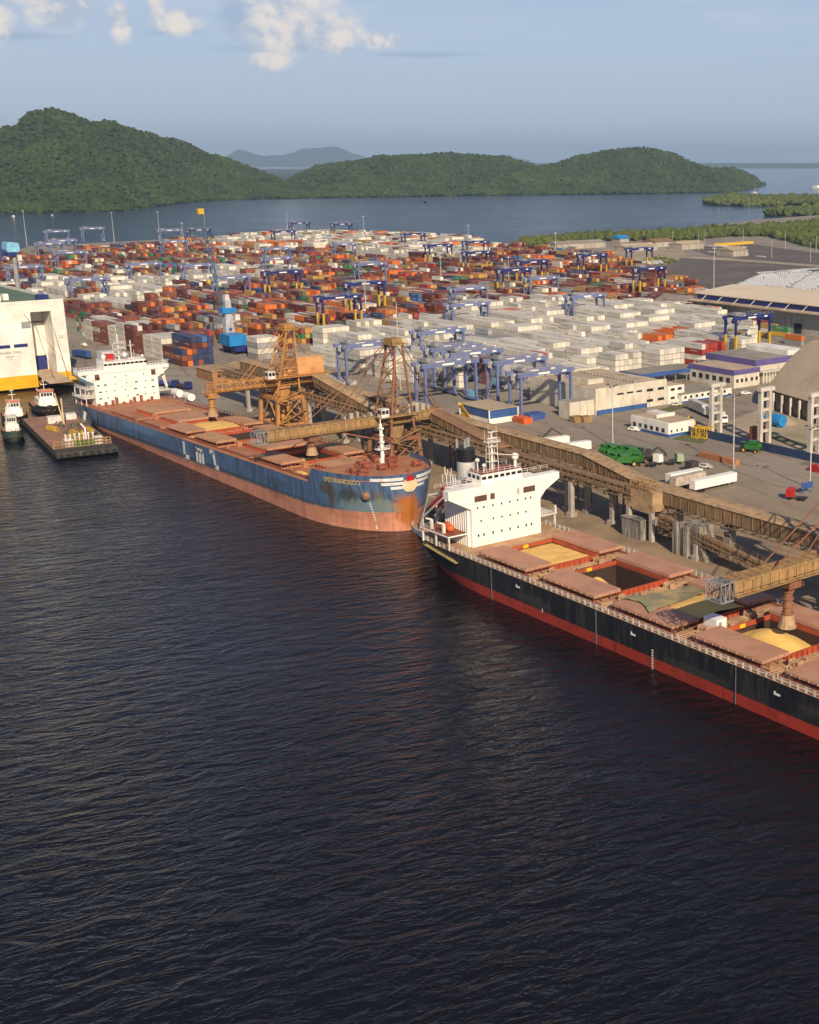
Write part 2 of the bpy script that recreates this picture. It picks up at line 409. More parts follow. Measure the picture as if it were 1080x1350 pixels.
def forest(name, pts, rad, mat, label, cat='forest', flat=.9):
    vs, fs, cs = [], [], []; base_ = 0; kinds = RNG.integers(0, len(TEMPL), len(pts))
    for k, (tv, tf) in enumerate(TEMPL):
        idx = np.where(kinds == k)[0]
        if not len(idx): continue
        th = RNG.uniform(0, 6.283, len(idx)); c, s = np.cos(th)[:, None], np.sin(th)[:, None]
        r_ = rad[idx][:, None]; st = RNG.uniform(.8, 1.25, (len(idx), 1))
        X = (tv[None, :, 0] * c - tv[None, :, 1] * s) * r_ + pts[idx, 0:1]
        Y = (tv[None, :, 0] * s + tv[None, :, 1] * c) * r_ + pts[idx, 1:2]
        Z = tv[None, :, 2] * r_ * flat * st + pts[idx, 2:3]
        V = np.stack([X, Y, Z], -1).reshape(-1, 3); nv = len(tv)
        Fc = (tf[None] + (np.arange(len(idx)) * nv)[:, None, None]).reshape(-1, 3) + base_
        col_ = np.clip(RNG.beta(1.6, 2.6, len(idx)), 0, 1); cc = np.repeat(col_, len(tf))
        vs.append(V); fs.append(Fc); cs.append(np.stack([cc, cc, cc, np.ones_like(cc)], -1)); base_ += len(V)
    o = np_mesh(name, np.concatenate(vs), np.concatenate(fs), mat, np.concatenate(cs), smooth=False)
    return tag(o, label, cat, kind='stuff')
def ridge(name, table, depth_prof, nu, nv, sub=(0, 1), seed=0, zshore=.5, rough=17.):
    """hill between a shoreline and a crest line, with its back falling behind; returns vertex grid"""
    T = np.array(table, float); us = np.linspace(T[0, 0], T[-1, 0], nu)
    sy = np.interp(us, T[:, 0], T[:, 1]); cy = np.interp(us, T[:, 0], T[:, 2]); ex = np.interp(us, T[:, 0], T[:, 3])
    k = np.array([.25, .5, .25]); cy = np.convolve(np.pad(cy, 1, mode='edge'), k, 'valid')
    G = np.zeros((nu, nv, 3))
    for i in range(nu):
        S = at(us[i], sy[i], 0.); ds = math.hypot(S[0], S[1]); C = at_dist(us[i], cy[i], ds + ex[i])
        dirn = np.array([S[0], S[1]]) / ds; zc = C[2] - 7
        for j in range(nv):
            f = j / (nv - 1) * 1.55; dd = ds + ex[i] * f
            if f <= 1: zz = zshore + max(zc - zshore, 0) * depth_prof(f)
            else: zz = zshore + max(zc - zshore, 0) * max(0, 1 - ((f - 1) / .55) ** 1.5)
            x, y = dirn * dd
            n_ = (abs(mnoise.noise(Vector((x * .0042, y * .0042, seed)))) * 3.2 - .7) * rough + mnoise.noise(Vector((x * .012, y * .012, seed + 5))) * rough * .6
            zz += n_ * min(1, zz / 40.) * (1 - .7 * math.exp(-((f - 1) / .12) ** 2))
            G[i, j] = (x, y, max(zz, zshore * .5 if f < 1.2 else -2))
    vs = G.reshape(-1, 3); ii = np.arange(nu * nv).reshape(nu, nv)
    fs = np.stack([ii[:-1, :-1], ii[1:, :-1], ii[1:, 1:], ii[:-1, 1:]], -1).reshape(-1, 4)
    o = np_mesh(name, vs, fs[:, ::-1], EARTH, smooth=True); o['kind'] = 'structure'
    return G
def scatter(G, density, fmax=.75):
    """random points on a ridge's visible side, about density trees per square metre"""
    nu, nv, _ = G.shape; jm = int((nv - 1) * fmax)
    a, b, c, d_ = G[:-1, :jm], G[1:, :jm], G[1:, 1:jm + 1], G[:-1, 1:jm + 1]
    ar = np.abs(np.cross((b - a)[..., :2], (d_ - a)[..., :2])); n = RNG.poisson(ar * density)
    i, j = np.nonzero(n); r_ = n[i, j]; i = np.repeat(i, r_); j = np.repeat(j, r_)
    s, t = RNG.random((len(i), 1)), RNG.random((len(i), 1))
    return (a[i, j] * (1 - s) + b[i, j] * s) * (1 - t) + (d_[i, j] * (1 - s) + c[i, j] * s) * t
prof = lambda f: (f ** 1.25) * .85 + .15 * f
prof_fl = lambda f: 0.02 if f < .22 else (((f - .22) / .78) ** 1.05)
LEFT = [(-170, 289, 190, 800), (-60, 285, 176, 800), (0, 282, 168, 760), (38, 281.5, 164, 740), (46, 281.5, 152, 740), (62, 281, 144, 740), (80, 281, 141, 740), (95, 280.5, 143, 740), (112, 280, 149, 740),
        (135, 279, 158, 720), (158, 278, 157, 720), (180, 275.5, 166, 720), (200, 273, 171, 720), (225, 270, 180, 700), (250, 267, 189, 700), (275, 265, 199, 680), (300, 264, 206, 650), (325, 263, 217, 600), (345, 262.5, 226, 560), (375, 262, 240, 500), (400, 261.5, 252, 400), (420, 261.2, 258, 300)]
MID = [(352, 262.3, 246, 700), (380, 261.8, 237, 700), (400, 261.5, 228, 700), (418, 261, 219, 700), (440, 260.7, 214, 700), (470, 260.3, 210, 700), (500, 260, 207, 700), (530, 259.5, 205, 700), (562, 259, 203, 700), (600, 258.5, 201, 700), (640, 258, 203, 680), (668, 257.6, 207, 660),
       (690, 257.4, 214, 640), (705, 257.3, 218, 620), (725, 257.2, 226, 600)]
RIGHT = [(690, 257.4, 228, 600), (705, 257.3, 220, 620), (722, 257.1, 216, 640), (745, 256.9, 210, 660), (770, 256.5, 203, 680), (800, 256.2, 197, 700), (822, 256, 194, 700), (838, 255.8, 193, 700), (860, 255.5, 195, 700), (880, 255.2, 200, 680), (900, 255, 208, 640),
         (925, 254.6, 216, 560), (950, 254, 221, 520), (970, 252.5, 222, 500), (985, 250.5, 226, 460), (997, 247.5, 235, 420), (1004, 245.5, 242, 300), (1007, 245, 244.5, 200)]
GL = ridge('hill_left', LEFT, prof, 150, 44, seed=1)
GM_ = ridge('hill_middle', MID, prof_fl, 90, 36, seed=4)
GR = ridge('hill_right', RIGHT, prof_fl, 90, 36, seed=8)
p_ = scatter(GL, .021); forest('hill_forest', p_ + np.column_stack([0 * p_[:, 0], 0 * p_[:, 0], RNG.uniform(-2, 7, len(p_))]), 3.0 + 6.8 * RNG.beta(1.3, 3.6, len(p_)), FOLI, 'dark green forest covering the high hill at the left of the bay')
p_ = scatter(GM_, .012); forest('island_forest', p_ + np.column_stack([0 * p_[:, 0], 0 * p_[:, 0], RNG.uniform(-2, 6, len(p_))]), 4 + 7 * RNG.beta(1.4, 3, len(p_)), FOLI, 'dark forest on the low middle hill across the bay')
p_ = scatter(GR, .012); forest('headland_forest', p_ + np.column_stack([0 * p_[:, 0], 0 * p_[:, 0], RNG.uniform(-2, 6, len(p_))]), 4 + 7 * RNG.beta(1.4, 3, len(p_)), FOLI, 'dark forest on the rounded right hill that ends in a point')

# flat wooded land behind the hills, far coast and far mountains
def flat_land(name, poly, z, mat):
    b = MB(); b.prism(poly, 'z', -3, z); return structure(name, b, mat)
FARL = paint('far_woodland', (.05, .065, .03), .95, (.03, .045, .02), .5, .004)
def pxpoly(ps, z): return [tuple(at(x, y, z)[:2]) for x, y in ps]
flat_land('lowland', pxpoly([(290, 250), (420, 250), (560, 238), (720, 236), (720, 224), (560, 222.5), (260, 223)], 5)[::1], 8, FARL)
flat_land('coast', pxpoly([(700, 221.5), (1300, 221.5), (1300, 218), (700, 218)], 0), 55, FARL)
flat_land('shore', pxpoly([(250, 217.6), (700, 217.6), (700, 216), (250, 216)], 0), 20, FARL)
def mountain(name, table, dist):
    T = np.array(table, float); n = 120; us = np.linspace(T[0, 0], T[-1, 0], n); vs = []; m = 9
    for i, u_ in enumerate(us):
        cy = np.interp(u_, T[:, 0], T[:, 1]); C = at_dist(u_, cy, dist); dr_ = np.array(C[:2]) / dist
        for j in range(m):
            f = j / (m - 1) * 2; dd = dist + (f - 1) * 2200; h = max(0, 1 - abs(f - 1)) ** .8 * (C[2]) + mnoise.noise(Vector((i * .3, j * .9, dist))) * 12 * min(f, 1)
            x, y = dr_ * dd; vs.append((x, y, max(h, -1)))
    ii = np.arange(n * m).reshape(n, m); fs = np.stack([ii[:-1, :-1], ii[1:, :-1], ii[1:, 1:], ii[:-1, 1:]], -1).reshape(-1, 4)
    o = np_mesh(name, np.array(vs), fs[:, ::-1], FARL, smooth=True); o['kind'] = 'structure'
mountain('mountains', [(292, 212), (303, 203), (314, 197), (322, 198), (334, 202.5), (346, 205.5), (362, 204.5), (376, 204), (386, 201), (398, 196), (412, 195), (424, 195.2), (434, 193.3), (446, 194), (455, 197.5), (466, 202), (480, 206.5), (492, 211)], 27000)
mountain('mountains_faint', [(505, 212), (525, 204), (538, 202.5), (548, 204), (560, 209), (600, 211), (640, 209), (662, 204), (670, 204), (682, 209), (700, 211)], 31000)

# wooded islets and the mangrove shore behind the yard
def islet(name, px_poly, hgt_, dens, rad, label, mat=FOLM):
    P2 = np.array([at(x, y, 0.)[:2] for x, y in px_poly]); b = MB(); b.prism([tuple(p) for p in P2][::-1], 'z', -2, .8); structure(name, b, EARTH)
    lo, hi = P2.min(0), P2.max(0); area = np.prod(hi - lo); n = int(area * dens); q = RNG.uniform(lo, hi, (n, 2))
    inside = np.zeros(n, bool); x, y = q.T; m = len(P2)
    for i in range(m):
        (x1, y1), (x2, y2) = P2[i], P2[(i + 1) % m]
        cnd = ((y1 > y) != (y2 > y)) & (x < (x2 - x1) * (y - y1) / (y2 - y1 + 1e-9) + x1); inside ^= cnd
    q = q[inside]; r_ = RNG.uniform(*rad, len(q)); z = .8 + RNG.uniform(.25, 1., len(q)) * hgt_ + np.array([mnoise.noise(Vector((a * .01, c * .01, 3))) for a, c in q]) * hgt_ * .4
    return forest(name + '_trees', np.column_stack([q, z]), r_, mat, label, 'mangrove')
islet('islet', [(929, 268), (934, 265.5), (960, 263), (990, 262.5), (1100, 263), (1200, 264), (1200, 272), (1080, 272.5), (1020, 272), (985, 272.5), (955, 271.5), (935, 270.5)], 9, .012, (5, 9), 'mangrove islet lying in the bay beside the right hill')
islet('islet_near', [(1008, 284.5), (1025, 281), (1060, 278), (1120, 276), (1200, 276), (1200, 288), (1080, 286), (1030, 286)], 8, .012, (4, 8), 'small low mangrove islet in front of the longer one')
def wood(name, px_poly, z0, hgt_, dens, rad, label):
    P2 = np.array([at(x, y, 3.)[:2] for x, y in px_poly]); lo, hi = P2.min(0), P2.max(0); n = int(np.prod(hi - lo) * dens); q = RNG.uniform(lo, hi, (n, 2))
    inside = np.zeros(n, bool); x, y = q.T; m = len(P2)
    for i in range(m):
        (x1, y1), (x2, y2) = P2[i], P2[(i + 1) % m]
        inside ^= ((y1 > y) != (y2 > y)) & (x < (x2 - x1) * (y - y1) / (y2 - y1 + 1e-9) + x1)
    q = q[inside]; r_ = RNG.uniform(*rad, len(q)); z = z0 + RNG.uniform(.3, 1, len(q)) * hgt_
    return forest(name, np.column_stack([q, z]), r_, FOLM, label, 'woodland')
wood('mangrove_wood', [(662, 336), (690, 326), (760, 320), (850, 318), (905, 318), (960, 313), (1010, 312), (1080, 330), (1180, 345), (1250, 320), (1250, 292), (1080, 294), (1030, 300), (1000, 302), (930, 306), (850, 311), (760, 315), (690, 322)], 3.5, 5.5, .02, (3.2, 6.2), 'bright green mangrove wood along the shore behind the yard')
wood('scrub', [(656, 343), (676, 334), (700, 333), (715, 341), (690, 346)], 3.5, 2.5, .02, (2, 3.6), 'low green scrub at the far corner of the container yard')
wood('scrub_strip', [(800, 352), (870, 338), (905, 343), (870, 352)], 3., .6, .02, (1.2, 2.2), 'thin green scrub in front of the far sheds')

# ------------------------------------------------------------------ lots, roads and soil patches (thin sheets above the ground)
def sheet(name, poly, z, mat, label=None):
    b = MB(); b.add([(x, y, z) for x, y in poly], [tuple(range(len(poly)))]); return structure(name, b, mat, label)
ASPH = paint('asphalt_lot', (.115, .095, .085), .9, (.16, .135, .115), .5, .02, 0)
SOILP = paint('pale_soil', (.40, .33, .24), .95, (.22, .21, .11), .45, .02, 0)
def gp(ps): return [tuple(at(x, y, ZQ)[:2]) for x, y in ps]
sheet('vehicle_lot', gp([(800, 372), (845, 358), (905, 340), (985, 345), (1080, 351), (1250, 362), (1250, 400), (1080, 391), (945, 382), (870, 388)]), ZQ + .004, ASPH)
sheet('far_lot', gp([(905, 327), (985, 321), (1080, 334), (1250, 350), (1250, 360), (1080, 349), (985, 342), (935, 337)]), ZQ + .006, ASPH)
sheet('soil_patch', gp([(690, 352), (715, 338), (800, 329), (900, 327), (905, 339), (840, 352), (760, 360)]), ZQ + .004, SOILP)
sheet('lot_path', gp([(905, 338), (985, 343), (1080, 350), (1250, 361), (1250, 363), (1080, 352), (985, 345), (903, 340)]), ZQ + .012, SOILP)
sheet('grass_verge', gp([(840, 548), (882, 536), (940, 526), (955, 524), (957, 528), (890, 541), (842, 554)]), ZQ + .008, GRASS)
sheet('grass_patch', gp([(885, 579), (915, 568), (945, 571), (925, 585)]), ZQ + .012, GRASS)
sheet('dirt_yard', gp([(950, 560), (1000, 540), (1140, 570), (1140, 610), (1080, 603), (1010, 580)]), ZQ + .008, SOILP)
sheet('grass_strip', gp([(1005, 575), (1080, 594), (1140, 608), (1140, 604), (1080, 589), (1008, 571)]), ZQ + .014, GRASS)

# ------------------------------------------------------------------ ships: hull lofting
class Hull:
    """hull between stern x0 and stem x1, half beam B, centre line yc (local); z heights local"""
    def __init__(s, x0, x1, B, zd, Lb, Ls, rake, z_keel=-3., fo=2.8, xf=None, bul=1.0, tw=.55, pb=2.2, flare=0.):
        s.x0, s.x1, s.B, s.zd, s.Lb, s.Ls, s.rake, s.zk, s.fo, s.bul, s.tw, s.pb, s.flare = x0, x1, B, zd, Lb, Ls, rake, z_keel, fo, bul, tw, pb, flare
        s.xf = xf if xf is not None else x1 - Lb * .62
    def ztop(s, x):
        t = min(1, max(0, (x - s.xf) / 3.0)); return s.zd + (s.fo + s.bul) * t
    def xb(s, z):
        return s.x1 - s.rake * (1 - min(1, max(0, z / (s.zd + s.fo)))) ** 1.2
    def xs(s, z):
        t = min(1, max(0, z / s.zd)); return s.x0 + s.Ls * .22 * (1 - t) ** 1.5
    def hb(s, x, z):
        xb, xs = s.xb(z), s.xs(z); t = min(1, max(0, (z) / (s.zd + s.fo)))
        Lb = s.Lb * (1.12 - .25 * t); k = 1.
        if x > xb - Lb: q = max(0, (x - (xb - Lb)) / Lb); k = max(0, 1 - q ** s.pb) ** (.62 - .14 * t)
        tw = s.tw * (.25 + .75 * t); Ls = s.Ls * (1.5 - .7 * t)
        if x < xs + Ls: q = max(0, 1 - (x - xs) / Ls); k = min(k, tw + (1 - tw) * max(0, 1 - q ** 2.0) ** .6)
        return s.B * k
    def grid(s, zrows, nx=90):
        us = np.linspace(0, 1, nx); us = us - .055 * np.sin(2 * np.pi * us) * 1.6
        us = np.clip(us, 0, 1); P_ = []
        for r_ in zrows:
            row = []
            for u_ in us:
                z = r_ if not callable(r_) else 0
                if callable(r_):
                    xg = s.x0 + (s.x1 - s.x0) * u_; z = r_(xg)
                xa, xb = s.xs(z), s.xb(z); x = xa + (xb - xa) * u_
                if callable(r_): z = r_(x)
                row.append((x, s.hb(x, z), z))
            P_.append(row)
        return P_
    def mesh(s, zrows, mats_rows, yc=0., nx=90):
        G = s.grid(zrows, nx); m = MB(); nr = len(G)
        for sg in (-1, 1):
            b = len(m.v)
            for row in G: m.v += [(x, yc + sg * h, z) for (x, h, z) in row]
            for r_ in range(nr - 1):
                for i in range(nx - 1):
                    q = (b + r_ * nx + i, b + r_ * nx + i + 1, b + (r_ + 1) * nx + i + 1, b + (r_ + 1) * nx + i)
                    m.f.append(q if sg < 0 else q[::-1]); m.m.append(mats_rows[r_])
        # transom
        b = len(m.v)
        for row in G: x, h, z = row[0]; m.v += [(x, yc - h, z), (x, yc + h, z)]
        for r_ in range(nr - 1): m.f.append((b + 2 * r_, b + 2 * r_ + 2, b + 2 * r_ + 3, b + 2 * r_ + 1)); m.m.append(mats_rows[r_])
        return m
    def deck(s, xa, xb_, z, yc=0., n=50, inset=.12, t=.25, holes=()):
        if holes:
            m = MB(); ed = [xa] + [e for h in holes for e in h[:2]] + [xb_]
            side = lambda x, sg: yc + sg * max(.02, s.hb(x, z) - inset)
            for i in range(len(ed) - 1):
                xs_ = np.linspace(ed[i], ed[i + 1], 14); L = [(x, side(x, -1)) for x in xs_]; U = [(x, side(x, 1)) for x in xs_]
                if i % 2 == 0: m.prism(L + U[::-1], 'z', z - t, z)
                else:
                    h = holes[i // 2]; m.prism(L + [(ed[i + 1], h[2]), (ed[i], h[2])], 'z', z - t, z); m.prism([(ed[i], h[3]), (ed[i + 1], h[3])] + U[::-1], 'z', z - t, z)
            return m
        xs_ = np.linspace(xa, xb_, n); L = [(x, yc - max(.02, s.hb(x, z) - inset)) for x in xs_]; U = [(x, yc + max(.02, s.hb(x, z) - inset)) for x in xs_]
        return MB().prism(L + U[::-1], 'z', z - t, z)
    def wrap(s, vs, x_start, z_base, yc, out=.07, sx=1.):
        """lay flat lettering (x right, y=z thickness, z up) on the port side, following the hull's arc length from x_start"""
        res = []
        xs_ = np.linspace(s.x0 + .5, s.x1 - .02, 1400)
        for (a, th, c) in vs:
            z = z_base + c
            if not hasattr(s, '_arc'): s._arc = {}
            kz = round(z_base, 1)
            if kz not in s._arc:
                hs = np.array([s.hb(x, z_base) for x in xs_]); dl = np.hypot(np.diff(xs_), np.diff(hs)); s._arc[kz] = np.concatenate([[0], np.cumsum(dl)])
            arc = s._arc[kz]; a0 = np.interp(x_start, xs_, arc); x = float(np.interp(a0 + a * sx, arc, xs_))
            h = s.hb(x, z); h2 = s.hb(x + .2, z); nx_, ny_ = (h - h2), .2; L = math.hypot(nx_, ny_)
            o_ = out + th
            res.append((x + nx_ / L * o_, yc - h - ny_ / L * o_, z))
        return res

def hatch(ship, xc, yc, lx, ly, zd, hc, open_=0., cover_len=None, mc=COVER, mco=COAM, sign=True, closed_half=None, idx=0, grain=None, gname=''):
    """coaming with two side-rolling covers; open_ is how far each cover has rolled outboard"""
    zc = zd + hc; x0, x1, y0, y1 = xc - lx / 2, xc + lx / 2, yc - ly / 2, yc + ly / 2
    cm_ = MB(); t = .35
    cm_.box(x0, x1, y0, y0 + t, zd, zc).box(x0, x1, y1 - t, y1, zd, zc).box(x0, x0 + t, y0 + t, y1 - t, zd, zc).box(x1 - t, x1, y0 + t, y1 - t, zd, zc)
    for k in range(int(lx / 1.6)):
        xx = x0 + .8 + k * 1.6; cm_.box(xx - .06, xx + .06, y0 - .3, y0 - .002, zd, zc - .1).box(xx - .06, xx + .06, y1 + .002, y1 + .3, zd, zc - .1)
    for k in range(int(ly / 1.5)):
        yy = y0 + .75 + k * 1.5; cm_.box(x1 + .002, x1 + .35, yy - .06, yy + .06, zd, zc - .1)
    co = cm_.build('hatch_coaming', mco, ship)
    # outboard rails carrying the covers
    if open_ > 0:
        for xx in (x0 + .25, x1 - .25):
            for sg, yy in ((-1, y0), (1, y1)):
                rl = MB()
                rl.beam((xx, yy, zc - .15), (xx, yy + sg * open_, zc - .15), .25, .25)
                for q in (.35, .7, 1.): rl.beam((xx, yy + sg * open_ * q, zd), (xx, yy + sg * open_ * q, zc - .28), .2, .2)
                rl.build('cover_rail', REDOX, ship)
    for sg in (-1, 1):
        c = MB(); ya, yb = (y0 - .25, yc - .04) if sg < 0 else (yc + .04, y1 + .25); ya += sg * open_; yb += sg * open_
        zz = zc + .12; hh = .75
        c.prism([(ya, zz), (yb, zz), (yb, zz + hh - (.18 if sg > 0 else 0)), (ya, zz + hh - (.18 if sg < 0 else 0))], 'x', x0 - .3, x1 + .3)
        for k in range(int(lx / 2.2)):                                     # end brackets and seams
            xx = x0 + 1 + k * 2.2
            ye = ya if sg < 0 else yb
            c.box(xx - .09, xx + .09, ye - .22 if sg < 0 else ye + .002, ye - .002 if sg < 0 else ye + .22, zz + .05, zz + hh - .25)
        for k in range(int((yb - ya) / 1.7)):
            yy = ya + .9 + k * 1.7; c.box(x1 + .302, x1 + .5, yy - .08, yy + .08, zz, zz + hh - .25)
        for xx in (x0 + .25, x1 - .25):
            for q in (.2, .8): c.tube((xx - .15, ya + (yb - ya) * q, zz - .1), (xx + .15, ya + (yb - ya) * q, zz - .1), .22, 8)
        c.build('hatch_cover', mc, ship)
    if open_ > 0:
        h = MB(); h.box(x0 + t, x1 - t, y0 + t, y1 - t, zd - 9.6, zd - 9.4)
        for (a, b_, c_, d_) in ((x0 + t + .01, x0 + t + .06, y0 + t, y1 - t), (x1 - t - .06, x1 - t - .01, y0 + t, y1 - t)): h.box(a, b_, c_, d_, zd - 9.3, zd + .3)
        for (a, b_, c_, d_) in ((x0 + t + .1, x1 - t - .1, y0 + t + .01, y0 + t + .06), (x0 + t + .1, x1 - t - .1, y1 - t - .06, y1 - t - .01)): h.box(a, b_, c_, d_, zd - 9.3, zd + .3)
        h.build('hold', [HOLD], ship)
    if sign:
        for yy in ((y0 + ly * .36,)):
            s_ = MB(); s_.box(x0 + t + .001, x0 + t + .06, yy, yy + 1.5, zc - 1.15, zc - .12); s_.build('hatch_sign', YSIGN, co)
    return (x0 + t, x1 - t, y0 + t, y1 - t, zc)
YSIGN = paint('yellow_sign', (.85, .50, .02), .5)
def heap(name, x0, x1, y0, y1, zb, zt, peak, label, spread=.55, flat=.0):
    """grain lying in a hold: a sheet from wall to wall that rises to a rounded peak"""
    n = 26; m = MB(); zs = []
    for i in range(n + 1):
        for j in range(n + 1):
            x, y = x0 + (x1 - x0) * i / n, y0 + (y1 - y0) * j / n
            r_ = math.hypot((i / n - peak[0]) / spread, (j / n - peak[1]) / spread)
            h = max(flat, 1 - r_ ** 1.35) if r_ < 3 else flat
            z = zb + (zt - zb) * max(0, h) + mnoise.noise(Vector((x * .35, y * .35, 2))) * .22 + mnoise.noise(Vector((x * 1.1, y * 1.1, 5))) * .06
            m.v.append((x, y, z))
    for i in range(n):
        for j in range(n):
            a = i * (n + 1) + j; m.f.append((a, a + n + 1, a + n + 2, a + 1)); m.m.append(0)
    b = len(m.v); m.v += [(x0, y0, zb - 1.5), (x1, y0, zb - 1.5), (x1, y1, zb - 1.5), (x0, y1, zb - 1.5)]; m.f.append((b, b + 3, b + 2, b + 1)); m.m.append(0)
    return solo(name, m, GRAIN, label, 'grain', ((x0 + x1) / 2, (y0 + y1) / 2, zb), smooth=True)
def windows(parent, face_x, ys, z, w_, h_, mat=None, name='window'):
    for y in ys:
        MB().box(face_x + .01, face_x + .06, y - w_ / 2, y + w_ / 2, z - h_ / 2, z + h_ / 2).build(name, mat or WINDOW, parent)

# ================================================================== black bulk carrier
def hull_paint(name, base, dirt, patches=(), amt=.3):
    """ship side paint with streaks plus worn patches at given object-space centres (x,y,z,rx,ry,rz,colour,strength)"""
    m = paint(name, base, .5, dirt, amt, .35, 1)
    t = NT.__new__(NT); t.nt = m.node_tree; t.n = t.nt.nodes; t.l = t.nt.links
    p = [n for n in t.n if n.type == 'BSDF_PRINCIPLED'][0]; c = p.inputs['Base Color'].links[0].from_socket
    tc = t.node('ShaderNodeTexCoord').outputs['Object']
    nn = t.noise(tc, .5, 6, .7); ns = t.noise(t.mapping(tc, (1.2, 1.2, .1)), 1.1, 5, .65)
    for (cx, cy, cz, rx, ry, rz, cl, st) in patches:
        dv = t.mapping(tc, (1 / rx, 1 / ry, 1 / rz), (0, 0, 0), (-cx / rx, -cy / ry, -cz / rz))
        L = t.vmath('LENGTH', dv).outputs['Value']
        f = t.ramp(t.math('ADD', t.math('SUBTRACT', 1.15, L), t.math('ADD', t.math('MULTIPLY', t.math('SUBTRACT', nn, .5), 1.2), t.math('MULTIPLY', t.math('SUBTRACT', ns, .5), 1.0))), .1, .6, 0, st)
        c = t.mix(f, c, cl)
    t.link(c, p.inputs['Base Color']); return m
BK = Hull(-291, -55, 16.2, 9.0, 30, 26, 5, z_keel=-6, fo=2.6, bul=1.0, tw=.72)
black_ship = thing('bulk_carrier', 'black hulled bulk carrier with red waterline, white deckhouse and open hatches full of grain', 'ship', (-170, 179, 0))
BLACKH = hull_paint('black_hull', (.011, .012, .016), (.05, .042, .036), [(-60, -16, 5, 8, 5, 1.6, (.05, .05, .05, 1), .6), (-5, -16, 4.4, 12, 5, 1.2, (.045, .04, .035, 1), .7), (30, -16, 6, 9, 5, 1.5, (.06, .05, .045, 1), .5)], .42)
REDB = paint('red_boot_top', (.34, .036, .02), .55, (.13, .03, .025), .35, .25, 1)
mb = BK.mesh([-6, 0, 1.2, 3.55, 5, 7.5, BK.ztop], [1, 1, 1, 0, 0, 0], 179, 110)
mb.build('hull', [BLACKH, REDB], black_ship, smooth=False)
HX = [-244, -218.8, -193.6, -168.4, -143.2, -118, -93]
BK.deck(-290.6, BK.xf, 9.0, 179, holes=[(x - 9.1, x + 9.1, 179 - 6.9, 179 + 6.9) for x in HX]).build('deck', DECKD, black_ship)
BK.deck(BK.xf, -56, 11.6, 179, 20).build('forecastle_deck', DECKD, black_ship)
# rail along the port side with pale stanchions
def side_rail(H, xa, xb, z, yc, sg, step=2.0):
    m = MB(); n = int((xb - xa) / step); pts = []
    for i in range(n + 1):
        x = xa + (xb - xa) * i / n; pts.append((x, yc + sg * (H.hb(x, z) - .22), z))
    for a, b in zip(pts[:-1], pts[1:]):
        for k in (1.15, .62): m.beam((a[0], a[1], z + k), (b[0], b[1], z + k), .07, .07)
        m.box(a[0] - .28, a[0] + .22, a[1] - .05, a[1] + .05, z, z + 1.1)
    return m
side_rail(BK, -283, -86, 9.0, 179, -1).build('railing', WHITE2, black_ship)
side_rail(BK, -280, -86, 9.0, 179, 1).build('railing', WHITE2, black_ship)
for x in (-246, -206.5, -164, -120): MB().box(x, x + .12, 162.60, 162.78, .3, 8.8).build('weld_seam', paint('seam_grey', (.10, .11, .13), .5), black_ship)
for (x, z) in ((-236, 6.7), (-195, 6.6), (-226, 3.2), (-154, 6.4)):
    q = [(0, 0), (1.6, 0), (1.6, .45), (.5, .45), (.5, .75), (0, .75)] if z > 5 else [(0, 0), (.3, 0), (.3, .9), (0, .9)]
    MB().add([(x + a, 179 - BK.hb(x, z) - .03, z + c) for a, c in q], [tuple(range(len(q)))]).build('hull_mark', WHITE, black_ship)
mb = MB()
for k in range(9): MB().box(-188.3, -187.9, 162.66, 162.79, .6 + k * .55, .85 + k * .55).build('draught_mark', WHITE2, black_ship)
# hatches, aft to forward
HX = [-244, -218.8, -193.6, -168.4, -143.2, -118, -93]
hb_ = [hatch(black_ship, x, 179, 18.6, 14.2, 9.0, 1.25, 7.1 if i < 6 else 0, mc=COVER) for i, x in enumerate(HX)]
heap('grain_heap', *hb_[0][:4], 8.5, 9.5, (.55, .55), 'golden grain brimming level in the hatch nearest the white deckhouse', 1.1, .55)
heap('grain_heap', *hb_[1][:4], .6, 10.5, (.42, .16), 'golden grain low in one corner of the dark half empty hatch', .62, .0)
heap('grain_heap', *hb_[2][:4], 9.2, 11.2, (.8, .4), 'golden grain heaped above the hatch that is half under a tarpaulin', .95, .3)
heap('grain_heap', *hb_[3][:4], 3.0, 10.9, (.42, .46), 'rounded golden grain cone below the loading spout over the black carrier', .95, .05)
# tarpaulin over half of the third hatch
m = MB(); n = 24; x0, x1, y0, y1 = -203.6, -192.5, 167.0, 185.6
for i in range(n + 1):
    for j in range(n + 1):
        a, b = i / n, j / n; x = x0 + (x1 - x0) * a * (1 - .45 * b) + 1.5 * b; y = y0 + (y1 - y0) * b + 1.5 * math.sin(a * 4)
        over = 11.1 if y < 172.2 else 10.25 + .5 * math.sin(math.pi * min(1, (y - 168) / 16)) * (.4 + .6 * a)
        z = over + .28 + mnoise.noise(Vector((x * .3, y * .3, 9))) * .28 + mnoise.noise(Vector((x * .9, y * .9, 4))) * .1
        z = max(z, 10.3)
        m.v.append((x, y, z))
for i in range(n):
    for j in range(n): a = i * (n + 1) + j; m.f.append((a, a + n + 1, a + n + 2, a + 1)); m.m.append(0)
solo('tarpaulin', m, TARP, 'greenish dusty tarpaulin spread over half of an open hatch', 'tarpaulin', (-195, 176, 10.9), smooth=True)
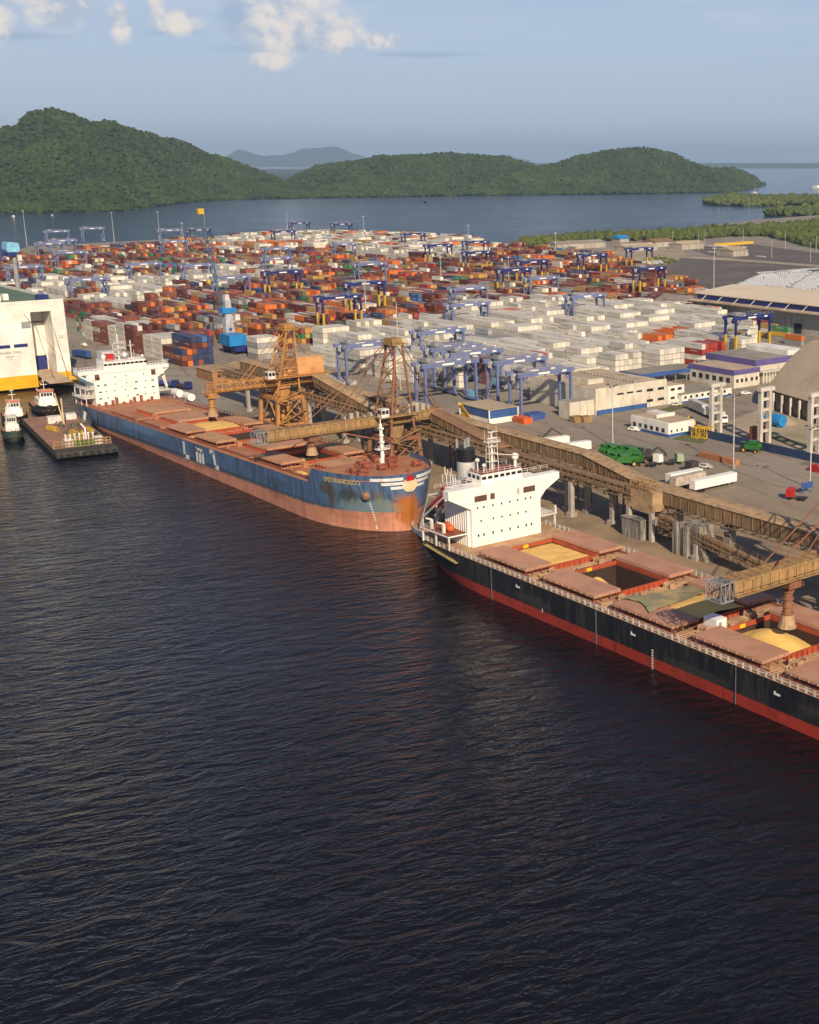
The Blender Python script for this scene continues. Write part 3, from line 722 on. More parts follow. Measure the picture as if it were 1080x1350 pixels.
# cross-deck gear between the hatches
def cross_gear(x, zd, yc, seed, mat, ship, half=13.5):
    rr = random.Random(seed); m = MB()
    for k in range(3): m.tube((x - 1 + k * .8, yc - half, zd + .45), (x - 1 + k * .8, yc + half, zd + .45), .14, 6)
    for k in range(16):
        y = yc + rr.uniform(-half, half); xx = x + rr.uniform(-1.6, 1.6); h = rr.uniform(.5, 1.3); s_ = rr.uniform(.25, .8)
        if rr.random() < .5: m.box(xx - s_ / 2, xx + s_ / 2, y - s_ / 2, y + s_ / 2, zd, zd + h)
        else: m.tube((xx, y, zd), (xx, y, zd + h), s_ * .3, 8).ball((xx, y, zd + h), s_ * .45, 0, 8, 5, .6)
    for sg in (-1, 1):
        y = yc + sg * 6.5; m.tube((x - .9, y, zd + .9), (x + .9, y, zd + .9), .65, 12).box(x - 1.2, x - .95, y - .8, y + .8, zd, zd + 1.6).box(x + .95, x + 1.2, y - .8, y + .8, zd, zd + 1.6)
    m.build('deck_gear', mat, ship)
for i, x in enumerate(HX[:-1]): cross_gear(x + 12.6, 9.0, 177, i, DECKD, black_ship)
mb = MB()
for y in (164.6, 193.2):
    for k in range(2): mb.tube((-254, y + k * .5, 9.35), (-86, y + k * .5, 9.35), .11, 6)
mb.build('deck_pipe', REDOX, black_ship)
# deckhouse
DX = -262.5
dh = MB().box(DX - 12, DX, 168.6, 189.4, 9.002, 23.0).build('deckhouse', WHITE, black_ship)
wg = MB()
fr = [(168.6, 19.6), (166.6, 20.9), (161.6, 22.6), (161.6, 24.9), (195.4, 24.9), (195.4, 23.1), (191.2, 20.9), (189.4, 18.6), (189.4, 23.002), (168.6, 23.002)]
wg.prism([(168.598, 19.4), (168.598, 24.95), (162.2, 24.95), (162.2, 22.9)], 'x', DX - 2.4, DX + .06)
wg.prism([(189.402, 18.9), (191, 20.8), (195.5, 23.3), (195.5, 24.95), (189.402, 24.95)], 'x', DX - 2.4, DX + .06)
wg.box(DX - 5, DX + .06, 168.602, 189.398, 23.004, 24.95)
wg.build('bridge_wing', WHITE, black_ship)
pm = MB()
for k in range(11): pm.box(DX - 11.2 + k * .98, DX - 10.85 + k * .98, 167.95, 168.58, 9.1, 19.2)
pm.build('side_fin', WHITE, black_ship)
windows(dh, DX, (170.4, 172.2, 174.9, 177.5, 180, 182.4, 184.8, 186.4), 19.6, .42, .55)
windows(dh, DX, (171.3, 174.9, 177.5, 180, 182.4, 184.8), 16.2, .42, .5)
windows(dh, DX, (170.4, 172, 174.7, 177.3, 179.8, 182.3, 184.8, 186.4), 12.6, .42, .7)
WRED = paint('window_reddish', (.14, .07, .055), .3, (.05, .04, .04), .4, 1.5)
windows(dh, DX, (171.4, 186.0), 21.9, 3.6, 1.5, WRED); windows(dh, DX, (174.9,), 21.9, 1.3, 1.5, WRED); windows(dh, DX, (182.6,), 21.9, .8, 1.5, paint('recess_grey', (.42, .41, .40), .6))
wh = MB().box(DX - 8, DX - 1.2, 172.6, 184.8, 24.952, 27.3).build('wheelhouse', WHITE, black_ship)
windows(wh, DX - 1.2, (173.4, 175.2, 177, 178.8, 180.5, 182.2, 184), 26.45, 1.25, .75)
for k in range(3): MB().box(DX - 7 + k * 1.9, DX - 5.8 + k * 1.9, 172.54, 172.59, 26.0, 26.9).build('window', WINDOW, wh)
MB().box(DX - 7.8, DX - 1.5, 172.9, 184.5, 27.302, 27.34).build('wheelhouse_roof', REDOX, black_ship)
mb = MB().rail([(DX - 8, 172.7, 27.3), (DX - 1.3, 172.7, 27.3), (DX - 1.3, 184.7, 27.3), (DX - 8, 184.7, 27.3)], 1.1, 1.6, .07)
mb.rail([(DX - 5, 161.5, 24.95), (DX - 5, 172.5, 24.95)], 1.0, 1.8, .07).rail([(DX - 5, 185, 24.95), (DX - 5, 195.4, 24.95)], 1.0, 1.8, .07); mb.build('bridge_rail', WHITE2, black_ship)
mb = MB(); MX, MY = DX - 4.6, 178.2
mb.tube((MX, MY, 27.3), (MX, MY, 37.0), .34, 10, 0, .22)
for sx in (-1, 1):
    for sy in (-1, 1): mb.tube((MX + sx * .9, MY + sy * 1.3, 27.3), (MX + sx * .6, MY + sy * 1.2, 34.4), .1, 6)
for z in (29.4, 31.4, 33.2): mb.box(MX - .8, MX + .8, MY - 1.35, MY + 1.35, z, z + .12)
mb.box(MX - 1, MX + 1.2, MY - 1.9, MY + 1.9, 34.4, 34.6).rail([(MX + 1.1, MY - 1.8, 34.6), (MX + 1.1, MY + 1.8, 34.6)], .9, .9, .06)
mb.box(MX + .3, MX + .7, MY - 1.6, MY + 1.2, 35.3, 35.6).box(MX - .3, MX + .3, MY - .9, MY + 1.7, 36.8, 37.05)
for k in range(4): mb.tube((MX - .5 + k * .4, MY - 1.7 + k * .9, 34.6), (MX - .5 + k * .4, MY - 1.7 + k * .9, 37.6 + k % 2), .05, 5)
mb.beam((MX + .4, MY + .3, 31.4), (MX + 2.8, MY + 6.2, 30.6), .18, .18)
mb.build('radar_mast', WHITE2, black_ship)
mb = MB().tube((MX + 1.5, 184.1, 27.3), (MX + 1.5, 184.1, 29.5), .35, 8).ball((MX + 1.5, 184.1, 30.1), .95, 0, 12, 8); mb.build('radome', WHITE, black_ship)
mb = MB().tube((MX - 1.2, 174.6, 27.3), (MX - 1.2, 174.6, 29.6), .2, 8).ball((MX - 1.2, 174.6, 30), .6, 0, 10, 7).ball((MX + 1.2, 174.9, 29.1), .5, 0, 10, 7).tube((MX + 1.2, 174.9, 27.3), (MX + 1.2, 174.9, 28.8), .15, 6); mb.build('antenna', WHITE2, black_ship)
FX = DX - 14.5
fn = MB().prism([(FX - .6 + 2.7 * math.cos(a), 177.2 + 2.2 * math.sin(a)) for a in np.linspace(0, 2 * math.pi, 21)[:-1]], 'z', 22.0, 28.0).build('funnel', SILVER, black_ship)
MB().prism([(FX - .6 + 2.75 * math.cos(a), 177.2 + 2.25 * math.sin(a)) for a in np.linspace(0, 2 * math.pi, 21)[:-1]], 'z', 28.002, 31.2).build('funnel_top', BLACKP, fn)
mb = MB()
for (a, b, r_) in ((-1.5, 178.6, .55), (-.4, 177, .4), (-2, 175.6, .35)): mb.tube((FX + a, b, 31.3), (FX + a, b, 33.6), r_, 10)
mb.build('exhaust_pipe', GREYP, fn)
MB().box(FX - 5, DX - 12.01, 174.6, 187, 9.002, 22.0).build('engine_casing', WHITE2, black_ship)
mb = MB().rail([(FX + 2.5, 173, 22), (FX - 4, 173, 22), (FX - 4, 182, 22)], 1.1, 1.5, .07)
for k in range(9): mb.tube((FX - 3 + k * .6, 171.6 + (k % 3) * .4, 22), (FX - 3 + k * .6, 171.6 + (k % 3) * .4, 24 + (k * 7 % 4) * .7), .12, 6)
mb.build('casing_vent', WHITE2, black_ship)
# boat decks at the sides of the house
pl = MB().box(DX - 14, DX - 1.2, 162.4, 168.5, 12.3, 12.6).build('boat_deck', WHITE, black_ship)
MB().box(DX - 13.8, DX - 1.4, 162.6, 168.3, 12.602, 12.64).build('boat_deck_coating', REDOX, pl)
mb = MB()
for x in (DX - 13.6, DX - 7.5, DX - 1.6): mb.box(x - .2, x + .2, 162.6, 163, 9.002, 12.3)
for x in (DX - 5, DX - 10.6): mb.box(x - .35, x + .35, 163.2, 163.9, 12.64, 15.0).beam((x, 163.6, 15), (x, 162.0, 15.6), .4, .4)
mb.rail([(DX - 14, 162.5, 12.6), (DX - 7.8, 162.5, 12.6)], 1., 1.5, .07).build('davit', WHITE2, black_ship)
mb = MB().box(DX - 13, DX - 2.5, 189.5, 196.4, 12.3, 12.6).box(DX - 3.2, DX - 2.8, 195.8, 196.2, 9.002, 12.3).box(DX - 3, DX - 2.6, 195.9, 196.3, 12.6, 14.6).rail([(DX - 2.6, 189.6, 12.6), (DX - 2.6, 196.3, 12.6)], 1., 1.5, .07); mb.build('boat_deck', WHITE2, black_ship)
mb = MB().tube((-269.5, 165.4, 13.6), (-267.2, 165.4, 13.6), .95, 12, 0, .95).ball((-269.5, 165.4, 13.6), .95).ball((-267.2, 165.4, 13.6), .95).box(-269.3, -268, 164.9, 165.9, 14.4, 14.9)
solo('rescue_boat', mb, ORBOAT, 'small orange rescue boat on the side deck of the black carrier', 'boat', (-268.4, 165.4, 12.64), smooth=False)
# stern gear: free-fall boat on its ramp, bulwark rail, winches
mb = MB()
for y in (167.6, 171.4): mb.beam((-272.5, y, 20.5), (-284.5, y, 12.2), .35, .5).beam((-284, y, 9), (-284, y, 12.6), .35, .35).beam((-277, y, 9), (-277, y, 17.3), .3, .3)
mb.beam((-279.5, 166.9, 19.5), (-284.8, 166.9, 9.2), .25, .25).beam((-279.5, 172.1, 19.5), (-284.8, 172.1, 9.2), .25, .25).beam((-279.5, 166.9, 19.5), (-279.5, 172.1, 19.5), .3, .3).beam((-279.5, 169.5, 19.5), (-272.5, 169.5, 21), .25, .25)
mb.build('boat_ramp', SILVER, black_ship)
m = MB(); a = Vector((-274.6, 169.5, 20.3)); b = Vector((-280.8, 169.5, 16.1)); m.tube(a, b, 1.25, 12).ball(a, 1.25).ball(b, 1.25).box(-276.6, -274.4, 168.7, 170.3, 20.8, 21.9)
solo('freefall_lifeboat', m, REDP, 'red free fall lifeboat tilted on its ramp at the black carrier\'s stern', 'lifeboat', tuple(b))
m = MB(); rr = random.Random(3)
for k in range(10):
    x, y = rr.uniform(-288, -279), rr.uniform(169, 189); m.tube((x, y - .8, 9.8), (x, y + .8, 9.8), .6, 10).box(x - .8, x + .8, y - 1.1, y - .8, 9, 10.5).box(x - .8, x + .8, y + .8, y + 1.1, 9, 10.5)
for k in range(24): x, y = rr.uniform(-288.5, -276), rr.uniform(168, 190); m.tube((x, y, 9), (x, y, 9 + rr.uniform(.5, 1.6)), .22, 7)
m.build('mooring_winch', REDOX, black_ship)
mb = MB(); xs_ = np.linspace(-290.8, -258, 26); pr = [(x, 179 - BK.hb(x, 9) - .02) for x in xs_]
for p, q in zip(pr[:12], pr[1:13]): mb.beam((p[0], p[1], 9.55), (q[0], q[1], 9.55), .1, 1.15)
mb.build('stern_bulwark', WHITE2, black_ship)
mb = MB(); a = Vector((-276, 179 - BK.hb(-276, 8) - .5, 7.9)); b = Vector((-260, 162.2, 6.9))
mb.beam(a, b, .8, .12).beam(a + Vector((0, -.4, .8)), b + Vector((0, -.4, .8)), .06, .06)
for k in range(9): q = a + (b - a) * (k / 8); mb.beam(q + Vector((0, -.4, 0)), q + Vector((0, -.4, .8)), .07, .07)
mb.build('gangway', paint('gangway_yellow', (.50, .40, .16), .6, GRIME, .3), black_ship)
mb = MB().box(-182.4, -178.6, 171.6, 174.4, 9.1, 12.0, 0).box(-178.598, -178.55, 172.2, 173, 9.3, 11.4, 1)
solo('deck_cabin', mb, [WHITE, GREYP], 'white box cabin standing between two hatches of the black carrier', 'cabin', (-180.5, 173, 9.1))

for o_ in scene.objects:
    if o_.parent is None and o_.name.split('.')[0] in ('grain_heap', 'tarpaulin', 'rescue_boat', 'freefall_lifeboat', 'deck_cabin'): o_.location.z -= 1.2
black_ship.location.z = -1.2; [setattr(o_, 'location', (o_.location.x, o_.location.y, o_.location.z - .8)) for o_ in black_ship.children if o_.name.split('.')[0] in ('wheelhouse', 'wheelhouse_roof', 'bridge_rail', 'radar_mast', 'radome', 'antenna', 'funnel', 'bridge_wing', 'deckhouse')]
# ================================================================== blue bulk carrier
TR = .0225; BX = -430.; BYC = 179.3
BL = Hull(-548, -309.3, 16.2, 9.6, 33, 26, 1.6, z_keel=-7, fo=3.0, bul=1.5, xf=-339, tw=.6)
blue_ship = thing('bulk_carrier', 'weathered blue and pink bulk carrier with rust stains and winged crest on its bow', 'ship', (BX, BYC, 0))
def bz(x, z): return z + TR * (x - BX)
BLUEH = hull_paint('blue_hull', (.085, .155, .29), (.045, .065, .105), [
    (-310 - BX, -1, 4.6, 4.6, 5.5, 4.2, (.42, .135, .015, 1), .95), (-321 - BX, -13, 7.4, 4.2, 5, 3.4, (.05, .045, .03, 1), .75), (-328 - BX, -15, 7.0, 1.3, 5, 5.2, (.09, .06, .025, 1), .8),
    (-329 - BX, -15, 9.2, 4.5, 5, 2.4, (.07, .06, .03, 1), .7), (-313.5 - BX, -9, 6.0, 1.6, 4, 5, (.15, .12, .05, 1), .7), (-318 - BX, -9, 4.6, 13, 9, 3.4, (.20, .28, .27, 1), .6),
    (-515 - BX, -16, 4.0, 1.3, 5, 7, (.03, .03, .028, 1), .85), (-470 - BX, -16, 8.5, 22, 5, 2.2, (.14, .27, .45, 1), .5), (-360 - BX, -16, 6, 9, 5, 2, (.05, .06, .08, 1), .5), (-440 - BX, -16, 3.7, 130, 6, .9, (.045, .05, .06, 1), .75)], .52)
PINKB = hull_paint('pink_boot_top', (.54, .24, .155), (.36, .15, .09), [(-309.5 - BX, 0, 1.8, 4.0, 5, 4.6, (.38, .12, .015, 1), .9), (-360 - BX, -16, 2.5, 6, 6, 1.5, (.28, .09, .02, 1), .5), (-450 - BX, -16, 2.2, 60, 6, 1.0, (.20, .10, .07, 1), .35), (-430 - BX, -16, 3.2, 130, 6, .55, (.07, .07, .09, 1), .7)], .42)
mb = BL.mesh([-7, -3, -1, 1.0, 2.2, 3.3, 5, 7, 8.6, BL.ztop], [1, 1, 1, 1, 1, 0, 0, 0, 0], BYC, 130)
mb.build('hull', [BLUEH, PINKB], blue_ship)
BL.deck(-547.6, BL.xf + 1, 9.6, BYC, holes=[(x - 8.5, x + 8.5, BYC - 6.5, BYC + 6.5) for x in (-442, -417, -369.5)]).build('deck', DECKR, blue_ship)
BL.deck(BL.xf - .5, -310.5, 12.6, BYC, 24).build('forecastle_deck', DECKR, blue_ship)
MB().box(BL.xf - .6, BL.xf - .5, BYC - 14, BYC + 14, 9.6, 12.35).build('forecastle_bulkhead', COAM, blue_ship)
side_rail(BL, -544, -341, 9.6, BYC, 1, 2.6).build('railing', REDOX, blue_ship)
side_rail(BL, -524, -430, 9.6, BYC, -1, 2.6).build('railing', REDOX, blue_ship)
def letters(s, size, x, z, name, mat, parent, H=BL, yc=BYC, sx=1., th=.04):
    vs, fs = text_mesh(s, size, th); m = MB(); m.add(H.wrap(vs, x, z, yc, .06, sx), fs); return m.build(name, mat, parent)
def stroke(segs, wd): # letter strokes as boxes in the (x, z) plane
    vs, fs = [], []
    for (x0, z0, x1, z1) in segs:
        dx, dz = x1 - x0, z1 - z0; L = math.hypot(dx, dz); nx_, nz_ = -dz / L * wd / 2, dx / L * wd / 2; n = 4
        for th in (0, .05):
            for i in range(n + 1):
                for sg in (1, -1): vs.append((x0 + dx * i / n + sg * nx_, th, z0 + dz * i / n + sg * nz_))
        b = len(vs) - 4 * (n + 1)
        for i in range(n):
            o_ = b + 2 * (n + 1); q = (o_ + 2 * i, o_ + 2 * i + 1, o_ + 2 * i + 3, o_ + 2 * i + 2); fs.append(q)
            for k in (0, 1): fs.append((b + 2 * i + k, b + 2 * i + 2 + k, o_ + 2 * i + 2 + k, o_ + 2 * i + k))
    return vs, fs
LETW = paint('lettering_white', (.72, .72, .70), .5, (.35, .38, .42), .25, 1., 1)
for segs, x in (([(.55, 5.6, .55, 0), (.0, .5, 4.6, .5)], -430.2), ([(.6, 4.6, .6, 0), (3.0, 4.3, 3.0, 0), (5.4, 4.3, 5.4, 0), (.0, 4.2, 5.95, 4.2)], -419.6), ([(0, 5.2, 3.2, 5.2), (2.6, 5.2, 3.8, .4), (3.4, .5, 6.4, .5)], -408.0)):
    vs, fs = stroke(segs, 1.45); MB().add(BL.wrap(vs, x, 3.0 + .45, BYC, .05), fs).build('lettering', LETW, blue_ship)
letters('LMZ FRANCISCO', 1.8, -329.8, 11.3, 'ship_name', paint('name_yellow', (.70, .55, .22), .5, (.3, .2, .08), .3, 2.), blue_ship, sx=1.)
# winged crest on the stem, wrapping to both sides
CZ = 9.9
_x = np.linspace(BL.xb(CZ) - 26, BL.xb(CZ) - .003, 900); _h = np.array([BL.hb(x, CZ) for x in _x]); _arc = np.concatenate([np.cumsum(np.hypot(np.diff(_x), np.diff(_h))[::-1])[::-1], [0]])
def stem_wrap(vs, out):
    res = []
    for (a, c) in vs:
        x = float(np.interp(abs(a), _arc[::-1], _x[::-1])); z = CZ + c; xx = x - BL.xb(CZ) + BL.xb(z); h = float(BL.hb(xx - .01, z)); h2 = float(BL.hb(xx - .3, z))
        nx_, ny_ = h2 - h, .29; L = math.hypot(nx_, ny_) or 1; sg = -1 if a < 0 else 1
        res.append((xx + nx_ / L * out + .02, BYC + sg * (h + ny_ / L * out), z))
    return res
m = MB()
for sg in (-1, 1):
    for (l0, l1, zz) in ((1.5, 10.5, 2.6), (1.6, 7.6, 1.35), (1.6, 5.2, .1)):
        n = 9; b = len(m.v); q = []
        for i in range(n + 1): a_ = sg * (l0 + (l1 - l0) * i / n); q += [(a_, zz), (a_, zz + .85)]
        m.v += stem_wrap(q, .07)
        for i in range(n): f_ = (b + 2 * i, b + 2 * i + 2, b + 2 * i + 3, b + 2 * i + 1); m.f.append(f_ if sg > 0 else f_[::-1]); m.m.append(0)
m.build('crest_wing', LETW, blue_ship)
m = MB(); q = []
for i in range(13):
    a_ = -1.9 + 3.8 * i / 12; hgt_ = 1.9 * math.sqrt(max(0, 1 - (a_ / 1.95) ** 2)); q += [(a_ if abs(a_) > .01 else .011, .95 - hgt_), (a_ if abs(a_) > .01 else .011, .95 + hgt_)]
m.v += stem_wrap(q, .12)
for i in range(12): m.f.append((2 * i, 2 * i + 2, 2 * i + 3, 2 * i + 1)); m.m.append(0)
m.build('crest_disc', paint('crest_gold', (.80, .56, .28), .45, (.72, .66, .55), .6, 1.4), blue_ship)
m = MB(); q = []
for i in range(9): a_ = -.8 + 1.6 * i / 8; q += [(a_ if abs(a_) > .01 else .011, 2.2), (a_ if abs(a_) > .01 else .011, 2.5 + 1.5 * (1 - abs(a_) / .8) ** .8)]
m.v += stem_wrap(q, .16)
for i in range(8): m.f.append((2 * i, 2 * i + 2, 2 * i + 3, 2 * i + 1)); m.m.append(0)
m.build('crest_crown', REDP, blue_ship)
m = MB()
for k in range(10): vs = [(0, 0, 0), (.5, 0, 0), (.5, 0, .45), (0, 0, .45)]; m.add(BL.wrap(vs, -316.4 + k * .02, -1.6 + k * .8, BYC, .05), [(0, 1, 2, 3)])
m.build('draught_mark', LETW, blue_ship)
# anchor in its recess
ap = BL.wrap([(0, 0, 0)], -316.2, 8.2, BYC, .3)[0]
m = MB().ball(ap, 1.25, 0, 12, 8).beam((ap[0] - .9, ap[1] - .9, ap[2] + .4), (ap[0] + .9, ap[1] - .9, ap[2] - .1), .5, .9).beam((ap[0], ap[1] - 1, ap[2]), (ap[0], ap[1] - 1, ap[2] + 1.5), .4, .4); m.build('anchor', paint('anchor_rust', (.24, .12, .07), .7, (.4, .3, .25), .4, 1.), blue_ship)
# hatches
BH = [(-489.5, 0), (-465.5, 0), (-442, 6.8), (-417, 6.8), (-393.5, 0), (-369.5, 6.8), (-347.5, 0)]
ho = []
for i, (x, o_) in enumerate(BH):
    ho.append(hatch(blue_ship, x, BYC, 17.5 if i < 6 else 13, 13.6 if i < 6 else 11, 9.6, 1.15, o_, mc=COVERT, mco=COAM, sign=False))
heap('grain_heap', *ho[2][:4], bz(-442, 9.5), bz(-442, 11.2), (.5, .55), 'yellow grain heap under the orange loader\'s spout on the blue carrier', .95, .3)
heap('grain_heap', *ho[5][:4], bz(-370, 5), bz(-370, 9.0), (.4, .5), 'dusty grain deep in the blue carrier\'s hatch under the brown loader', .9, .1)
for i in range(6): cross_gear((BH[i][0] + BH[i + 1][0]) / 2, 9.6, BYC - 1, 20 + i, DECKR, blue_ship)
mb = MB()
for y in (BYC - 14.4, BYC + 14.2):
    for k in range(3): mb.tube((-505, y + k * .45, 9.95), (-342, y + k * .45, 9.95), .12, 6)
mb.build('deck_pipe', REDOX, blue_ship)
MB().box(-352.6, -348.6, BYC - 13.8, BYC - 11.4, 9.602, 10.0).box(-431, -428, BYC - 13.6, BYC - 11, 9.602, 10.2).build('deck_plate', GRAIN, blue_ship)
# deckhouse
DX = -525.
dh = MB().box(DX - 11, DX, 166.6, 191.4, 9.602, 22.0).build('deckhouse', WHITE, blue_ship)
wg = MB().box(DX - 5.5, DX + .3, 160.8, 196.2, 22.004, 23.4)
wg.build('bridge_wing', WHITE, blue_ship)
for sg, ye, yw in ((-1, 161.0, 166.5), (1, 196.0, 191.5)):
    mb = MB()
    for xx in (DX - 4.6, DX - .3): mb.beam((xx, ye, 22.0), (xx, yw, 18.7), .35, .5)
    mb.box(DX - .5, DX + .02, min(yw, yw + sg * 2.6), max(yw, yw + sg * 2.6), 19.6, 22.0)
    mb.build('wing_bracket', WHITE, blue_ship)
MB().rail([(DX - 5.3, 161, 23.4), (DX + .2, 161, 23.4), (DX + .2, 170.6, 23.4)], 1.5, 1.2, .1).rail([(DX + .2, 187.4, 23.4), (DX + .2, 196.1, 23.4), (DX - 5.3, 196.1, 23.4)], 1.5, 1.2, .1).build('bridge_rail', WHITE2, blue_ship)
wh = MB().box(DX - 8, DX + .28, 170.8, 187.2, 23.402, 26.2).build('wheelhouse', WHITE, blue_ship)
windows(wh, DX + .28, [171.6 + k * 1.72 for k in range(10)], 25.2, 1.45, .8)
rr = random.Random(5)
for z in (20.2, 17.4, 14.8, 12.2):
    for y in (168.2, 171.0, 174.4, 178.6, 182.4, 186, 189.6):
        if rr.random() < .85: windows(dh, DX, (y + rr.uniform(-.4, .4),), z, .45 if rr.random() < .75 else 1.1, .5)
windows(dh, DX, (167.9, 189.9), 20.6, 1.8, 2.2, WRED)
SM = paint('sign_grey', (.42, .42, .43), .6)
for s_, z, y0 in (('SAFETY FIRST', 18.2, 175.6), ('NO SMOKING', 15.7, 176.2)):
    vs, fs = text_mesh(s_, .85, .03); MB().add([(DX + .05 + t_, y0 + a, z + c) for a, t_, c in vs], fs).build('safety_notice', SM, dh)
MB().rail([(DX - 8, 171, 26.2), (DX + .2, 171, 26.2), (DX + .2, 187, 26.2), (DX - 8, 187, 26.2)], 1.1, 1.4, .08).build('roof_rail', WHITE2, blue_ship)
m = MB(); MX, MY = DX - 4, 178.6
m.tube((MX, MY, 26.2), (MX, MY, 36.5), .38, 10, 0, .25)
for y in (176.8, 181.2): m.tube((MX - 1, y, 26.2), (MX - .6, y, 33), .16, 7)
for z in (28.6, 30.6, 32.8): m.box(MX - 1, MX + 1.3, MY - 2, MY + 2, z, z + .14).rail([(MX + 1.2, MY - 2, z), (MX + 1.2, MY + 2, z)], .9, .8, .07)
m.tube((MX - 1, 183.8, 26.2), (MX - 1, 183.8, 33.5), .22, 8).box(MX - 1.5, MX - .5, 182.6, 185, 31.4, 31.55)
for k in range(6): m.tube((MX - 2 + k * .7, 173 + k * 2.2, 26.2), (MX - 2 + k * .7, 173 + k * 2.2, 28 + (k % 3)), .09, 5)
m.build('radar_mast', WHITE2, blue_ship)
MB().ball((MX + 1, 172.2, 28.0), .95).tube((MX + 1, 172.2, 26.2), (MX + 1, 172.2, 27.4), .3, 8).ball((MX + 2, 187, 27.3), .55).ball((MX + 1, 180.5, 28.2), .9).build('radome', WHITE, blue_ship)
MB().box(DX - 6, DX - 3.5, 173.6, 176.4, 26.2, 28.8).build('signal_locker', REDP, blue_ship)
fn = MB().prism([(174, 22), (183, 22), (182.4, 29), (174.6, 29)], 'x', DX - 17.5, DX - 12).build('funnel', SILVER, blue_ship)
MB().box(DX - 18, DX - 11.01, 169, 189, 9.602, 22).build('engine_casing', WHITE2, blue_ship)
m = MB()
for z, y0 in ((12.6, 162.2), (16.0, 163.4)): m.box(DX - 14, DX - .8, y0, 166.5, z, z + .25).rail([(DX - 14, y0 + .1, z + .25), (DX - .9, y0 + .1, z + .25), (DX - .9, 166.4, z + .25)], 1.1, 1.5, .08)
for x in (DX - 13.5, DX - 7, DX - 1): m.box(x - .15, x + .15, 163, 163.3, 9.602, 16)
for k in range(5): m.tube((DX - 12 + k * 2.3, 165, 12.85), (DX - 12 + k * 2.3, 165, 15), .3, 8)
m.box(DX - 10, DX - 1, 191.5, 197, 12.6, 12.85).beam((DX - 2, 195.5, 12.85), (DX - 2, 193.8, 19), .5, .5).beam((DX - 2, 195.5, 14), (DX - 2, 194.6, 19), .8, .3)
m.build('boat_deck', WHITE2, blue_ship)
m = MB(); rr = random.Random(9)
for k in range(22): x, y = rr.uniform(-546, -537), rr.uniform(169, 189); s_ = rr.uniform(.4, 1.4); m.box(x - s_ / 2, x + s_ / 2, y - s_, y + s_, 9.602, 9.6 + rr.uniform(.6, 2.2))
for k in range(14): x, y = DX - 4 - k * .6, 163.5 + (k % 4) * .7; m.tube((x, y, 9.6), (x, y, 10.4 + (k % 3) * .6), .35, 8)
for k in range(10): x, y = DX + 1.5 + (k % 3) * 1.2, 167 + k * 2.3; m.box(x - .4, x + .4, y - .5, y + .5, 9.602, 10.5 + (k % 4) * .6)
m.build('mooring_winch', REDOX, blue_ship)
MB().tube((-543.5, 170.6, 9.6), (-543.5, 170.6, 15), .7, 10, 0, .6).beam((-543.5, 170.6, 14.6), (-546.3, 166.6, 21.5), .9, .9).build('stores_crane', CYAN, blue_ship)
m = MB(); yb = 179.3 - 15.2; m.beam((-544, 168.8, 9.7), (-529, 162.2, 2.8), .9, .14).beam((-544, 168.3, 10.6), (-529, 161.7, 3.7), .07, .07); m.build('accommodation_ladder', SILVER, blue_ship)
# forecastle: mast, windlasses
m = MB(); FXm, FY = -334.2, 185.0
m.tube((FXm, FY, 12.6), (FXm, FY, 24.2), .62, 12, 0, .42).box(FXm - 1.2, FXm + 1.2, FY - 1.9, FY + 1.9, 16.6, 16.8).rail([(FXm + 1.2, FY - 1.9, 16.8), (FXm + 1.2, FY + 1.9, 16.8)], 1, .9, .08)
for z, a in ((18.5, .8), (20.5, .6), (22.6, .9)): m.box(FXm - a, FXm + a, FY - .5, FY + .5, z, z + .5)
for k in range(12): m.box(FXm + .6, FXm + .75, FY - .3, FY + .3, 13 + k * .85, 13.1 + k * .85)
m.tube((FXm, FY, 24.2), (FXm, FY, 25.6), .15, 6).box(FXm - .6, FXm + .5, FY - .9, FY + .9, 12.6, 14); m.build('fore_mast', WHITE, blue_ship)
m = MB(); rr = random.Random(12)
for k in range(26):
    x, y = rr.uniform(-337, -317), rr.uniform(170, 190)
    if abs(y - BYC) > BL.hb(x, 12.6) - 1.5: continue
    m = MB()
    if k % 2: m.tube((x, y - .9, 13.4), (x, y + .9, 13.4), .7, 10).box(x - .9, x + .9, y + .9, y + 1.2, 12.6, 14.2).box(x - .9, x + .9, y - 1.2, y - .9, 12.6, 14.2)
    else: m.tube((x, y, 12.6), (x, y, 13.5), .3, 8).tube((x + .9, y, 12.6), (x + .9, y, 13.5), .3, 8)
    m.build('windlass' if k % 2 else 'bollard', REDOX, blue_ship)
m = MB()
for k in range(16):
    x = -343 + (k % 8) * .9; y = 166.6 + (k // 8) * 1.6 + (k % 8) * .5; m.tube((x, y, 9.6), (x, y, 11 + (k % 3) * .4), .22, 7)
m.build('vent', DARKM, blue_ship)
blue_ship.rotation_euler = (0, -TR, 0); blue_ship.location.z = -.3

